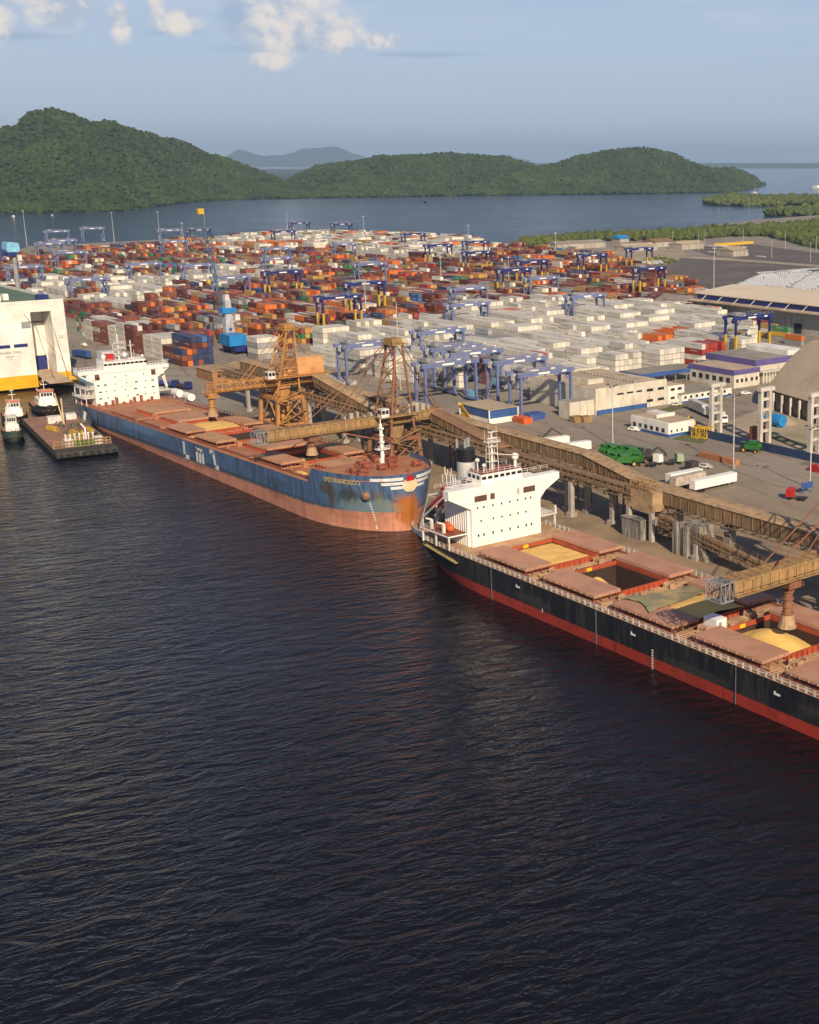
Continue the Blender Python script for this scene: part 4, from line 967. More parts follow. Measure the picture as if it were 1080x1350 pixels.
# ================================================================== ship loaders
def ship_loader(xc, style, label, mats, z_boom, tip, tail, apex, spout_y, spout_z, house=None, root_y=207):
    """travelling loader: portal on the quay rails, A-frame tower with stays, boom reaching over the ship, spout, cab"""
    ms, mb2, ml, md = mats
    L = thing('ship_loader', label, 'ship loader', (xc, root_y, ZQ))
    y0, y1 = 201.0, 212.5
    m = MB()
    for sx in (-7, 7):
        for y in (y0, y1): m.box(xc + sx - 1.6, xc + sx + 1.6, y - .5, y + .5, ZQ + .1, ZQ + 1.1); [m.tube((xc + sx + k, y - .3, ZQ + .45), (xc + sx + k, y + .3, ZQ + .45), .42, 10) for k in (-1.2, -.4, .4, 1.2)]
    m.build('bogie', DARKM, L)
    for sx in (-7, 7):
        for y in (y0, y1):
            q = MB().prism([(y - .7, ZQ + 1.102), (y + .7, ZQ + 1.102), (y + .5 + (1.0 if y < 205 else -1.0), z_boom - 3.5), (y - .5 + (1.0 if y < 205 else -1.0), z_boom - 3.5)], 'x', xc + sx - .65, xc + sx + .65); q.build('leg', ml, L)
    m = MB()
    for y in (y0 + .8, y1 - .8): m.beam((xc - 6.3, y, z_boom - 3.8), (xc + 6.3, y, z_boom - 3.8), .9, 1.5).beam((xc - 6.6, y, ZQ + 4.2), (xc, y, z_boom - 4.4), .4, .4).beam((xc + 6.6, y, ZQ + 4.2), (xc, y, z_boom - 4.4), .4, .4).beam((xc - 6.3, y, ZQ + 4), (xc + 6.3, y, ZQ + 4), .6, .8)
    for x in (xc - 7, xc + 7): m.beam((x, y0 + .6, ZQ + 4), (x, y1 - .6, ZQ + 4), .6, .8).beam((x, y0 + 1.4, z_boom - 3.8), (x, y1 - 1.4, z_boom - 3.8), .8, 1.2).beam((x, y0 + .8, ZQ + 4.5), (x, y1 - 1.2, z_boom - 4.2), .4, .4)
    m.build('portal_frame', ml, L)
    # boom: panelled or open lattice box girder
    hh = 3.2; bw = 3.6; m = MB(); zt = z_boom + hh
    if style == 'panel':
        m.box(xc - bw / 2, xc + bw / 2, tip + 3.5, tail, z_boom, zt)
        n = int((tail - tip) / 2.4)
        for k in range(n):
            y = tip + 3.6 + k * 2.4
            m.box(xc + bw / 2 + .002, xc + bw / 2 + .3, y, y + .35, z_boom, zt).box(xc - bw / 2 - .3, xc - bw / 2 - .002, y, y + .35, z_boom, zt).box(xc - bw / 2, xc + bw / 2, y, y + .3, zt + .002, zt + .28)
        for x in (xc - bw / 2 - .32, xc + bw / 2 + .002): m.box(x, x + .32, tip + 3.5, tail, zt - .28, zt + .06).box(x, x + .32, tip + 3.5, tail, z_boom - .06, z_boom + .3)
    else:
        m.truss((xc, tip + 3, z_boom + hh / 2), (xc, tail, z_boom + hh / 2), bw, hh, 16, .42)
        m.box(xc - 1.2, xc + 1.2, tip + 3, tail, z_boom + .35, z_boom + 1.2)
    m.build('boom', mb2, L)
    m = MB().truss((xc, tip, z_boom + hh / 2), (xc, tip + 3.3, z_boom + hh / 2), bw + .6, hh + .4, 3, .2); m.build('boom_head', GREYP if style == 'panel' else mb2, L)
    m = MB()
    for x in (xc - bw / 2 - 1.1, xc + bw / 2 + 1.1):
        m.box(x - .45, x + .45, tip + 3, tail, z_boom + .55, z_boom + .65).rail([(x + (.4 if x > xc else -.4), tip + 3, z_boom + .65), (x + (.4 if x > xc else -.4), tail, z_boom + .65)], 1.1, 2.4, .09)
    m.build('boom_walkway', mb2, L)
    # tower
    m = MB(); ay, az = apex
    for sx in (-1, 1):
        m.beam((xc + sx * 5.8, y0 + 1.5, z_boom - 3), (xc + sx * 2.5, ay, az), .55, .55); m.beam((xc + sx * 5.8, y1 - 1.2, z_boom - 3), (xc + sx * 2.5, ay + 2.6, az), .55, .55)
        for f in (.3, .55, .8):
            a = Vector((xc + sx * 5.8, y0 + 1.5, z_boom - 3)).lerp(Vector((xc + sx * 2.5, ay, az)), f); b = Vector((xc + sx * 5.8, y1 - 1.2, z_boom - 3)).lerp(Vector((xc + sx * 2.5, ay + 2.6, az)), f); m.beam(a, b, .28, .28)
            a2 = Vector((xc - sx * 5.8, y0 + 1.5, z_boom - 3)).lerp(Vector((xc - sx * 2.5, ay, az)), min(1, f + .22)); m.beam(a, a2, .22, .22)
    m.build('tower', ml, L)
    m = MB().box(xc - 3.4, xc + 3.4, ay - 1.6, ay + 4.2, az - .1, az + .25).box(xc - 2.8, xc + 2.2, ay - .8, ay + 3, az + .25, az + 1.9)
    for k in range(5): m.box(xc + 2.21, xc + 2.5, ay - 1 + k * .75, ay - .65 + k * .75, az + .3, az + 1.9)
    m.rail([(xc - 3.4, ay - 1.6, az + .25), (xc + 3.4, ay - 1.6, az + .25), (xc + 3.4, ay + 4.2, az + .25)], 1, 1.2, .08); m.build('tower_head', mb2, L)
    m = MB()
    for sx in (-1, 1):
        for yy in (tip + 14, tip + 27): m.beam((xc + sx * 2.5, ay, az + .4), (xc + sx * 1.6, yy, zt), .22, .22)
        m.beam((xc + sx * 2.5, ay + 2.6, az + .4), (xc + sx * 1.6, tail - 1, zt), .22, .22)
    m.build('stay', ml, L)
    # spout and its dusty skirt
    m = MB().box(xc - 2, xc + 2, spout_y - 1.6, spout_y + 1.6, z_boom - 1.6, z_boom - .002).tube((xc, spout_y, z_boom - 1.6), (xc, spout_y, spout_z + 2.5), .95, 12)
    for k in range(4): z = z_boom - 2.4 - k * (z_boom - 4 - spout_z) / 4; m.tube((xc, spout_y, z), (xc, spout_y, z - .3), 1.25, 12)
    m.rail([(xc + 2.2, spout_y - 2, z_boom - 1.6), (xc + 2.2, spout_y + 2, z_boom - 1.6)], 1, 1.3, .08)
    sp = m.build('spout', ml, L)
    MB().tube((xc, spout_y, spout_z + 2.6), (xc, spout_y, spout_z), 1.2, 12, 0, 1.9).build('spout_skirt', BROWNLT, sp)
    # operator cab and electrical room
    cb = MB().box(xc + 3.4, xc + 6.0, y0 - 1.5, y0 + 1.3, zt + .4, zt + 3.0).build('cab', WHITE2, L)
    for k in range(2): MB().box(xc + 6.001, xc + 6.05, y0 - 1.2 + k * 1.25, y0 - .2 + k * 1.25, zt + 1.4, zt + 2.6).build('window', WINDOW, cb)
    MB().box(xc + 3.6, xc + 5.8, y0 - 1.55, y0 - 1.501, zt + 1.4, zt + 2.6).build('window', WINDOW, cb)
    MB().box(xc + 2.6, xc + 6.4, y0 - 2, y1, zt + .1, zt + .38).build('platform', mb2, L)
    if house:
        hx0, hx1, hy0, hy1, hz = house
        h = MB().box(hx0, hx1, hy0, hy1, zt + .3, hz).build('machine_house', md, L); MB().box(hx1 + .002, hx1 + .06, hy0 + 5.4, hy0 + 6.6, zt + .5, zt + 2.7).build('door', mb2, h)
        MB().box(hx0 - .15, hx1 + .15, hy0 - .15, hy1 + .15, hz + .002, hz + .2).build('roof', ROOFT, h)
        MB().box(hx0 - 1.5, hx1 + 1.5, hy0 - 1.5, hy1 + 2, zt, zt + .28).rail([(hx1 + 1.5, hy0 - 1.5, zt + .28), (hx1 + 1.5, hy1 + 2, zt + .28)], 1.1, 1.3, .09).build('platform', mb2, L)
    else:
        h = MB().box(xc + .5, xc + 4.6, y1 - 2.4, y1 + 1.4, zt + .4, zt + 3.4).build('machine_house', md, L); MB().box(xc + 4.602, xc + 4.65, y1 - .9, y1 + .1, zt + .6, zt + 2.7).build('door', DARKM, h)
    # braces under the tail
    for sx in (-1.6, 1.6):
        MB().beam((xc + sx, tail - 2, z_boom), (xc + sx * 3.4, y1 - 1, ZQ + 9), .45, .45).build('brace', ml, L); MB().beam((xc + sx, tip + 27, z_boom), (xc + sx * 3, y0, z_boom - 4), .35, .35).build('brace', ml, L)
    # clutter that makes the machine dense: stairs, mid platforms, cross lattice, motors, hanging chutes
    rr_ = random.Random(int(abs(xc))); m = MB(); n_ = 14
    for k in range(n_):
        y = tip + 30 + (tail - tip - 32) * k / n_; s_ = rr_.uniform(.5, 1.5)
        m.box(xc - 1.4 + rr_.uniform(-.6, 1.6), xc - .4 + rr_.uniform(.4, 1.6), y - s_ * .5, y + s_ * .5, zt + .1, zt + rr_.uniform(.8, 2.2))
    m.build('machinery_clutter', md, L)
    m = MB()
    for f in (.16, .42, .68):
        hw = 5.8 + (2.5 - 5.8) * f; ya_ = y0 + 1.5 + (ay - y0 - 1.5) * f; yb_ = y1 - 1.2 + (ay + 1.5 - y1 + 1.2) * f; zz = z_boom - 3 + (az - z_boom + 3) * f
        m.box(xc - hw - .4, xc + hw + .4, ya_ - .5, ya_ + .5, zz, zz + .15).rail([(xc - hw - .4, ya_ - .5, zz + .15), (xc + hw + .4, ya_ - .5, zz + .15)], 1.1, 1.4, .08)
        m.beam((xc - hw, ya_, zz), (xc + hw * .75, yb_, zz + 5), .22, .22).beam((xc + hw, ya_, zz), (xc - hw * .75, yb_, zz + 5), .22, .22).beam((xc + hw, ya_, zz), (xc + hw, yb_, zz), .25, .25).beam((xc - hw, ya_, zz), (xc - hw, yb_, zz), .25, .25)
    m.build('tower_platform', mb2, L)
    m = MB()
    for k in range(4):
        za, zb_ = ZQ + 1 + k * (z_boom - ZQ - 2) / 4, ZQ + 1 + (k + 1) * (z_boom - ZQ - 2) / 4; ya_, yb_ = (y0 + 1, y1 - 1) if k % 2 else (y1 - 1, y0 + 1)
        m.beam((xc + 8.2, ya_, za), (xc + 8.2, yb_, zb_), .9, .15).beam((xc + 8.6, ya_, za + 1), (xc + 8.6, yb_, zb_ + 1), .07, .07).box(xc + 7.6, xc + 8.8, yb_ - .6, yb_ + .6, zb_ - .1, zb_)
    m.build('stair', mb2, L)
    m = MB().prism([(y0 + 3, z_boom - .01), (y1 - 3, z_boom - .01), (y1 - 4.4, z_boom - 6), (y0 + 4.6, z_boom - 6)], 'x', xc - 2.2, xc + 2.2).tube((xc, (y0 + y1) / 2, z_boom - 6), (xc, (y0 + y1) / 2, ZQ + 5), .8, 10); m.build('transfer_chute', mb2, L)
    for sx in (-7, 7): MB().beam((xc + sx, y0 + 1, ZQ + 4.4), (xc + sx, y1 - 1.4, z_boom - 4.4), .35, .35).beam((xc + sx, y1 - .8, ZQ + 4.4), (xc + sx, y0 + 1.4, z_boom - 4.4), .35, .35).build('brace', ml, L)
    return L
ship_loader(-446, 'lattice', 'bright orange ship loader with a lattice boom and box machine house', (ORANGE, ORANGE, ORANGE, paint('machine_house_orange', (.60, .30, .12), .6, (.4, .2, .08), .25, .3)), 21.0, 178.5, 223.5, (209.5, 41.0), 180.6, 12.8, (-452.5, -441.5, 211.5, 222, 31.0))
ship_loader(-366, 'panel', 'brown dusty ship loader with a ribbed boom over the blue carrier\'s bow hatches', (BROWNST, OCHRE, REDLEG, CONC), 18.6, 160, 224, (207.5, 44.0), 178.2, 12.6)
ship_loader(-166, 'panel', 'brown ship loader reaching over the black carrier from the right edge', (BROWNST, OCHRE, REDLEG, CONC), 21.3, 158.5, 224, (208.5, 45.0), 178.8, 11.2)

# ================================================================== conveyor galleries
def gallery(name, label, p, q, wd, ht, cols=(), mat=BROWNLT, open_=False, z_g=ZQ, cw=1.25, group=None):
    """roofed conveyor gallery from p to q (floor centre line) on columns"""
    p = Vector(p); q = Vector(q); d_ = (q - p); dn = d_.normalized(); sd_ = Vector((0, 0, 1)).cross(dn).normalized() * wd / 2; L = d_.length
    g = thing(name, label, 'conveyor', tuple((p + q) / 2), 0, group)
    up = Vector((0, 0, 1))
    def slab(a, b, w0, z0, z1, m, off=0.):
        o_ = sd_.normalized() * off; s_ = sd_.normalized() * w0 / 2
        vs = [a + o_ - s_ + up * z0, a + o_ + s_ + up * z0, a + o_ + s_ + up * z1, a + o_ - s_ + up * z1, b + o_ - s_ + up * z0, b + o_ + s_ + up * z0, b + o_ + s_ + up * z1, b + o_ - s_ + up * z1]
        m.add(vs, [(0, 1, 2, 3), (4, 7, 6, 5), (0, 4, 5, 1), (1, 5, 6, 2), (2, 6, 7, 3), (3, 7, 4, 0)])
    m = MB(); slab(p, q, wd, 0, .35, m); m.build('floor', BROWNST, g)
    m = MB()
    if open_:
        slab(p, q, 1.6, .9, 1.35, m, -wd * .12); slab(p, q, 1.6, .36, .6, m, wd * .3)
        n = int(L / 3)
        for k in range(n + 1):
            x = p + d_ * (k / n)
            for sg in (-1, 1): m.beam(x + sd_ * sg * .97 + up * .35, x + sd_ * sg * .97 + up * 1.75, .12, .12)
            m.beam(x - sd_ * .5 + up * .4, x - sd_ * .5 + up * 1.6, .14, .14)
        for sg in (-1, 1):
            for zz in (1.1, 1.75): m.beam(p + sd_ * sg * .97 + up * zz, q + sd_ * sg * .97 + up * zz, .1, .1)
        m.build('belt_and_rail', BROWNST, g)
    else:
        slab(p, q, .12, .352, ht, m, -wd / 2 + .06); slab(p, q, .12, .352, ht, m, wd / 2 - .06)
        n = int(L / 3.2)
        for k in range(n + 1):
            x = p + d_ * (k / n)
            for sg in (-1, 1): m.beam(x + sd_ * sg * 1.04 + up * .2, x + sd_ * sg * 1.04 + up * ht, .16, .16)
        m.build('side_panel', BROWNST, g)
        m = MB(); s2 = wd / 2 + .25; sn = sd_.normalized(); ridge_ = up * (ht + .55)
        vs = []
        for x in (p, q): vs += [x - sn * s2 + up * ht, x + sn * s2 + up * ht, x + sn * .35 + ridge_, x - sn * .35 + ridge_, x - sn * s2 + up * (ht - .12), x + sn * s2 + up * (ht - .12)]
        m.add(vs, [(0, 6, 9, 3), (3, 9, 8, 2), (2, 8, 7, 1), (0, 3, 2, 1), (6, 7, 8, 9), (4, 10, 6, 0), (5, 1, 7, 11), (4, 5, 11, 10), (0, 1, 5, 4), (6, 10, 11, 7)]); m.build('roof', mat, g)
    m = MB(); n = max(3, int(L / 4)); m.truss(p - up * .6, q - up * .6, wd * .92, 1.1, n, .2); m.build('truss', BROWNST, g)
    for (f, kind) in cols:
        x = p + d_ * f; zb = x.z - 1.5
        if kind == 'pair':
            for sg in (-1, 1): MB().cbox((x.x + sd_.x * sg * .8, x.y + sd_.y * sg * .8, (zb + z_g) / 2), (cw, cw, zb - z_g), 0).cbox((x.x + sd_.x * sg * .8, x.y + sd_.y * sg * .8, z_g + .6), (cw + 1, cw + 1, 1.2)).build('column', CONC, g)
        elif kind == 'one': MB().cbox((x.x, x.y, (zb + z_g) / 2), (cw, cw, zb - z_g)).cbox((x.x, x.y, zb - .5), (cw + .2, wd * .8, 1.0)).cbox((x.x, x.y, z_g + .7), (cw + 1.2, cw + 1.2, 1.4)).build('column', CONC, g)
        elif kind == 'steel':
            mm = MB()
            for sg in (-1, 1):
                for k in (-1, 1): mm.beam((x.x + k * 1.6, x.y + sd_.y * sg * .9, z_g), (x.x + k * 1.2, x.y + sd_.y * sg * .9, zb + .1), .45, .45)
            for zz in np.arange(z_g + 2, zb - 1, 3):
                for sg in (-1, 1): mm.beam((x.x - 1.5, x.y + sd_.y * sg * .9, zz), (x.x + 1.5, x.y + sd_.y * sg * .9, min(zb, zz + 3)), .25, .25)
            mm.build('column', BROWNST, g)
    return g
gallery('conveyor', 'low open belt conveyor on concrete columns along the quay', (-520, 217.5, 16.2), (-256, 217.5, 14.8), 7.2, 2, [(.10, 'pair'), (.2, 'pair'), (.3, 'pair'), (.4, 'pair'), (.49, 'pair'), (.583, 'pair'), (.675, 'one'), (.776, 'one'), (.878, 'one'), (.899, 'pair'), (.955, 'one')], open_=True)
gallery('conveyor', 'long roofed upper conveyor gallery running behind the quay columns', (-520, 226.5, 16.4), (-290, 226.5, 15.4), 5.2, 3.4, [(.1, 'steel'), (.25, 'steel'), (.4, 'steel'), (.55, 'steel'), (.7, 'steel'), (.85, 'steel'), (.985, 'steel')])
gallery('conveyor', 'tan roofed gallery sloping down to the brown transfer tower', (-289.5, 226.5, 15.6), (-256.5, 222.5, 12.6), 5.2, 3.3, [(.5, 'steel')])
gallery('conveyor', 'roofed conveyor gallery leaving the transfer tower toward the right edge', (-247.5, 221, 13.2), (-110, 221, 12.8), 6.0, 3.6, [(.16, 'one'), (.42, 'one'), (.7, 'one'), (.9, 'one')], cw=2.2)
gallery('conveyor', 'narrow inclined belt dropping below the right hand gallery', (-244, 214.8, 10.5), (-201, 213.2, 6.2), 3.6, 2, [(.35, 'pair'), (.95, 'one')], open_=True, cw=1.2)
gallery('conveyor', 'sloping gallery running down from the orange loader\'s machine house', (-440, 219, 21.5), (-396, 219.8, 14.2), 4.6, 2.6, [])
gallery('conveyor', 'sloping red brown gallery running down from the brown loader\'s tail', (-362, 221, 18.4), (-322, 220, 13.4), 5.0, 2.8, [], mat=paint('redbrown_roof', (.27, .15, .085), .85, (.16, .09, .05), .45, .3))
# transfer tower and piers
t_ = thing('transfer_tower', 'dusty transfer tower where the conveyor galleries meet', 'tower', (-252, 219.5, ZQ))
MB().box(-258.2, -247.6, 214.3, 225, 11.6, 16.6).build('chute_room', BROWNLT, t_)
for x in (-257.6, -248.4):
    for y in (214.8, 224.4): MB().box(x - .55, x + .55, y - .55, y + .55, ZQ, 11.598).build('column', CONC, t_)
MB().truss((-257, 216, 17.8), (-249, 216, 17.8), 2.6, 2.2, 5, .22).box(-257, -249, 214.6, 215.4, 16.602, 17.1).rail([(-258, 214.4, 16.6), (-247.8, 214.4, 16.6)], 1.1, 1.2, .1).build('headframe', OCHRE, t_)
m = MB().truss((-250, 222, ZQ), (-250, 222, 10.2), 5, 6, 4, .3); m.build('bracing', BROWNST, t_)
STAINC = paint('stained_concrete', (.36, .33, .29), .85, (.06, .05, .04), .62, .35, 1, bump=.3)
m = MB().box(-258.8, -251, 213.2, 219, ZQ, 8.6).box(-259, -250.8, 213, 219.2, 8.602, 8.9); solo('concrete_pier', m, STAINC, 'boxy concrete hopper house under the transfer tower', 'pier', (-255, 216, ZQ))
m = MB().prism([(-236.5, ZQ), (-225.5, ZQ), (-227, 6.5), (-228, 12.1), (-235, 12.1), (-235.5, 6.5)], 'y', 212.6, 217.4).box(-237.2, -235.6, 212, 213.6, ZQ, 11.8).box(-233, -231.5, 211.9, 212.59, ZQ, 11.5); solo('concrete_pier', m, STAINC, 'large stained concrete pier right of the transfer tower', 'pier', (-231, 215, ZQ))

# ================================================================== gantry cranes of the yard
SP0, PITCH_Y = 23.0, 27.0
def make_rtg(dark):
    c1, c2, top = (NAVY, YELL, NAVY) if dark else (LAV, LAV, LAVT)
    r_ = bpy.data.objects.new('yard_gantry_crane', None); col.objects.link(r_); W, Hh = 24.0, (20.2 if dark else 16.4)
    for sx in (-3.7, 3.7):
        for y in (0, W):
            zz = 12.8 if dark else 1.9
            MB().box(sx - .55, sx + .55, y - .45, y + .45, zz, Hh).build('leg', c1, r_)
            if dark: MB().box(sx - .6, sx + .6, y - .5, y + .5, 1.9, 12.798).build('leg_base', c2, r_)
    for y in (0, W):
        MB().box(-5.2, 5.2, y - .5, y + .5, 1.0, 1.898).build('sill_beam', c1, r_)
        for x in (-4.4, -2.9, 2.9, 4.4): MB().tube((x, y - .35, .75), (x, y + .35, .75), .75, 12).build('wheel', TYRE, r_)
        MB().box(-3.14, 3.14, y - .4, y + .4, Hh - 1.6, Hh - .4).build('end_tie', c1, r_)
    for sx in (-3.7, 3.7):
        g = MB().box(sx - .6, sx + .6, -1.6, W + 1.6, Hh + .002, Hh + 1.7).build('girder', c1, r_)
        MB().box(sx - .62, sx + .62, -1.6, W + 1.6, Hh + 1.702, Hh + 1.78).build('girder_walkway', top, g)
        MB().rail([(sx * 1.15, -1.6, Hh + 1.78), (sx * 1.15, W + 1.6, Hh + 1.78)], 1.05, 3, .07).build('handrail', GREYP, g)
        [MB().box(sx + .601, sx + .63, ya_, yb_, Hh + .45, Hh + 1.2).build('sign_plate', WHITE, g) for ya_, yb_ in ((8, 13.5), (19.5, 21.5))]
    ty = 3.2
    tr = MB().box(-4.4, 4.4, ty - 1.7, ty + 1.7, Hh + 1.9, Hh + 2.2).box(-1.7, 1.7, ty - 1.1, ty + 1.1, Hh + 2.2, Hh + 3.4).tube((-1.8, ty + 1.7, Hh + 2.9), (1.8, ty + 1.7, Hh + 2.9), .5, 10).rail([(-4.6, ty - 2.2, Hh + 2.3), (4.6, ty - 2.2, Hh + 2.3), (4.6, ty + 2.2, Hh + 2.3)], 1.1, 1.5, .08).build('trolley', GREYP, r_)
    MB().box(-1.2, 1.2, ty - 4.3, ty - 2.25, Hh - 1.4, Hh + 1).build('cab', WHITE2, tr)
    m = MB()
    for x in (-2.4, 2.4):
        for y in (ty - .8, ty + .8): m.tube((x, y, Hh - 5.4), (x, y, Hh + 1.9), .05, 4)
    za_, zb_ = Hh - 5.8, Hh - 5.4; m.box(-6.1, 6.1, ty - 1.2, ty - .95, za_, zb_).box(-6.1, 6.1, ty + .95, ty + 1.2, za_, zb_).box(-1, 1, ty - .9, ty + .9, za_, zb_); m.build('spreader', YELL if dark else DARKM, tr)
    MB().box(-2.3, 2.3, W - .42, W + 1.5, 1.9, 4.4).build('power_unit', PCYAN if not dark else NAVY, r_)
    m = MB(); m.beam((-3.2, -.7, 2), (3.2, -.7, Hh - 2), .5, .12).beam((-3.2, -1.1, 3), (3.2, -1.1, Hh - 1), .06, .06); m.build('stair', GREYP, r_)
    m = MB()
    for sx in (-1, 1): m.beam((sx * 3.6, .47, Hh - 3.2), (sx * 3.6, 3.6, Hh), .35, .35).beam((sx * 3.6, W - .47, Hh - 3.2), (sx * 3.6, W - 3.6, Hh), .35, .35)
    m.build('knee_brace', c1, r_)
    return r_
PRL, PRD = make_rtg(False), make_rtg(True)
# (x, y of the near leg, dark?, label); snapped to the strips where stacks stand
RT = [(-1600, 517, 0, 'pale blue gantry crane farthest back at the left waterfront'), (-1560, 460, 0, 'pale blue gantry standing behind two others near the left water edge'), (-1375, 407, 0, 'lavender gantry in the far left rows, low in front of the water'), (-1500, 560, 0, 'lavender gantry right of its twin at the far left water edge'),
      (-1050, 293, 0, 'lavender gantry over orange and white stacks at the left edge'), (-1190, 350, 0, 'lavender gantry in the left middle rows above brown stacks'), (-1020, 347, 0, 'lavender gantry over pale stacks left of the harbour crane'), (-912, 293, 0, 'lavender gantry nearest the white car carrier ship'),
      (-1480, 590, 1, 'dark blue and yellow gantry left of the yellow crane tip'), (-862, 347, 0, 'lavender gantry straddling stacks behind the grey harbour crane tower'), (-875, 401, 1, 'dark blue gantry with yellow legs right of the harbour crane'), (-1560, 752, 1, 'dark blue gantry at the back of the yard before the water'), (-1500, 779, 1, 'dark blue gantry beside the long white stacks at the back'),
      (-1120, 509, 0, 'lavender gantry in the middle rows left of yellow stacks'), (-690, 347, 1, 'dark blue gantry with yellow legs nearest the orange loader'), (-758, 401, 1, 'dark blue gantry with yellow legs over the maroon middle stacks'), (-1060, 644, 1, 'dark blue gantry before the white stacks at the back middle'), (-1080, 698, 1, 'dark blue gantry at the rear, right of the tall white stacks'),
      (-838, 590, 1, 'dark blue gantry with yellow legs right of the far mast'), (-785, 536, 1, 'dark blue gantry with yellow legs over pink and maroon stacks'), (-865, 671, 1, 'dark blue gantry near the far sheds'), (-900, 752, 1, 'dark blue gantry at the far right corner of the stacks'), (-690, 428, 0, 'lavender gantry over white boxes in the right middle'), (-612, 374, 0, 'lavender gantry over the front white rows'),
      (-606, 455, 0, 'lavender gantry standing alone among the right white rows'), (-466, 455, 1, 'large dark blue gantry with yellow legs beside the long warehouse'),
      (-527, 274, 0, 'lavender gantry left of the brown loader\'s tower'), (-545, 323, 0, 'lavender gantry behind the brown loader, second from it'), (-493, 298, 0, 'lavender gantry just right of the brown loader\'s tower'), (-455, 270.5, 0, 'lavender gantry nearest the quay, above the blue roofed hut'), (-443, 297, 0, 'long topped lavender gantry behind the blue walled hut'), (-411, 286, 0, 'faded lavender gantry nearest the white concrete warehouse'), (-474, 296, 0, 'lavender gantry in the idle cluster, back row beside white boxes'),
      (-1290, 482, 0, 'lavender gantry over brown stacks left of the far middle'), (-1010, 455, 0, 'lavender gantry standing between orange middle stacks'), (-1140, 590, 0, 'lavender gantry in front of the back white stacks, left half'), (-1240, 725, 1, 'dark blue gantry before the long white stacks, left of centre'), (-1380, 644, 1, 'dark blue gantry among far brown stacks left of the white ones'), (-955, 617, 1, 'dark blue gantry behind the yellow and ochre stacks'), (-905, 482, 0, 'lavender gantry over maroon stacks in the centre'), (-730, 617, 1, 'dark blue gantry at the right end of the brown stacks'), (-720, 509, 0, 'lavender gantry at the edge of white and maroon rows'), (-1330, 374, 0, 'lavender gantry near the left edge, behind pale stacks'), (-980, 374, 0, 'lavender gantry beside pale boxes behind the car carrier')]
RTG_POS = []
for i, (x, y, dk, lab) in enumerate(RT):
    if not dk and (i < 26 or i > 32): x *= 1.045; y *= 1.045
    if i < 26 or i > 32: y = SP0 + PITCH_Y * round((y - SP0) / PITCH_Y)
    src = PRD if dk else PRL; first = not src.get('label')
    o = src if first else copy_tree(src); o.location = (x, y, ZQ)
    tag(o, lab, 'gantry crane', 'yard gantry cranes over the container rows'); RTG_POS.append((x, y))

# ================================================================== container yard
def inpoly(x, y, P2):
    c = False; n = len(P2)
    for i in range(n):
        (x1, y1), (x2, y2) = P2[i], P2[(i + 1) % n]
        if (y1 > y) != (y2 > y) and x < (x2 - x1) * (y - y1) / (y2 - y1) + x1: c = not c
    return c
YARD = [(-446, 325), (-462, 420), (-452, 452), (-500, 505), (-545, 545), (-668, 636), (-890, 765), (-1030, 835), (-1300, 850), (-1450, 835), (-1560, 770), (-1585, 680), (-1540, 590), (-1510, 520), (-1420, 420), (-1390, 320), (-1250, 262), (-1060, 262), (-870, 268), (-745, 236), (-622, 236), (-622, 262), (-690, 264), (-694, 300), (-600, 318), (-596, 291), (-540, 291), (-500, 305)]
Z_WF = [(-600, 291), (-655, 300), (-660, 375), (-680, 405), (-722, 480), (-700, 545), (-626, 560), (-520, 534), (-440, 470), (-430, 320), (-520, 285)]
Z_WL = [(-1110, 290), (-1146, 335), (-1080, 378), (-1127, 500), (-1070, 540), (-963, 410), (-940, 345), (-830, 285), (-1010, 255)]
Z_WR = [(-1468, 600), (-1600, 760), (-1440, 860), (-1280, 850), (-1134, 760), (-1022, 649), (-1156, 640), (-1290, 660), (-1312, 554)]
Z_NL = [(-652, 230), (-600, 230), (-600, 263), (-652, 263)]
CC = dict(white=(.76, .72, .63), orange=(.72, .17, .02), maroon=(.14, .025, .018), rust=(.27, .075, .035), ochre=(.52, .30, .08), yellow=(.66, .40, .04), navy=(.025, .045, .14), blue=(.04, .15, .38), green=(.03, .22, .08), grey=(.36, .37, .37), red=(.42, .04, .025), pink=(.60, .16, .22))
CN = dict(white='white', orange='orange', maroon='maroon', rust='rust brown', ochre='ochre', yellow='yellow', navy='dark blue', blue='blue', green='green', grey='grey', red='red', pink='pink')
MIXES = dict(w5=(('white', .62), ('orange', .10), ('rust', .16), ('yellow', .05), ('maroon', .07)), mix=(('maroon', .31), ('rust', .18), ('orange', .11), ('ochre', .12), ('white', .10), ('grey', .05), ('navy', .05), ('blue', .02), ('green', .025), ('red', .03), ('yellow', .03), ('pink', .005)),
             wf=(('white', .93), ('rust', .02), ('orange', .02), ('grey', .02), ('red', .01)), wl=(('white', .80), ('grey', .06), ('rust', .05), ('maroon', .04), ('orange', .03), ('navy', .02)), wr=(('white', .84), ('rust', .05), ('orange', .04), ('ochre', .04), ('maroon', .03)),
             nl=(('navy', .56), ('rust', .26), ('maroon', .10), ('blue', .04), ('orange', .04)))
def pick(k, r_):
    a = 0
    for n_, p in MIXES[k]:
        a += p
        if r_ < a: return n_
    return MIXES[k][0][0]
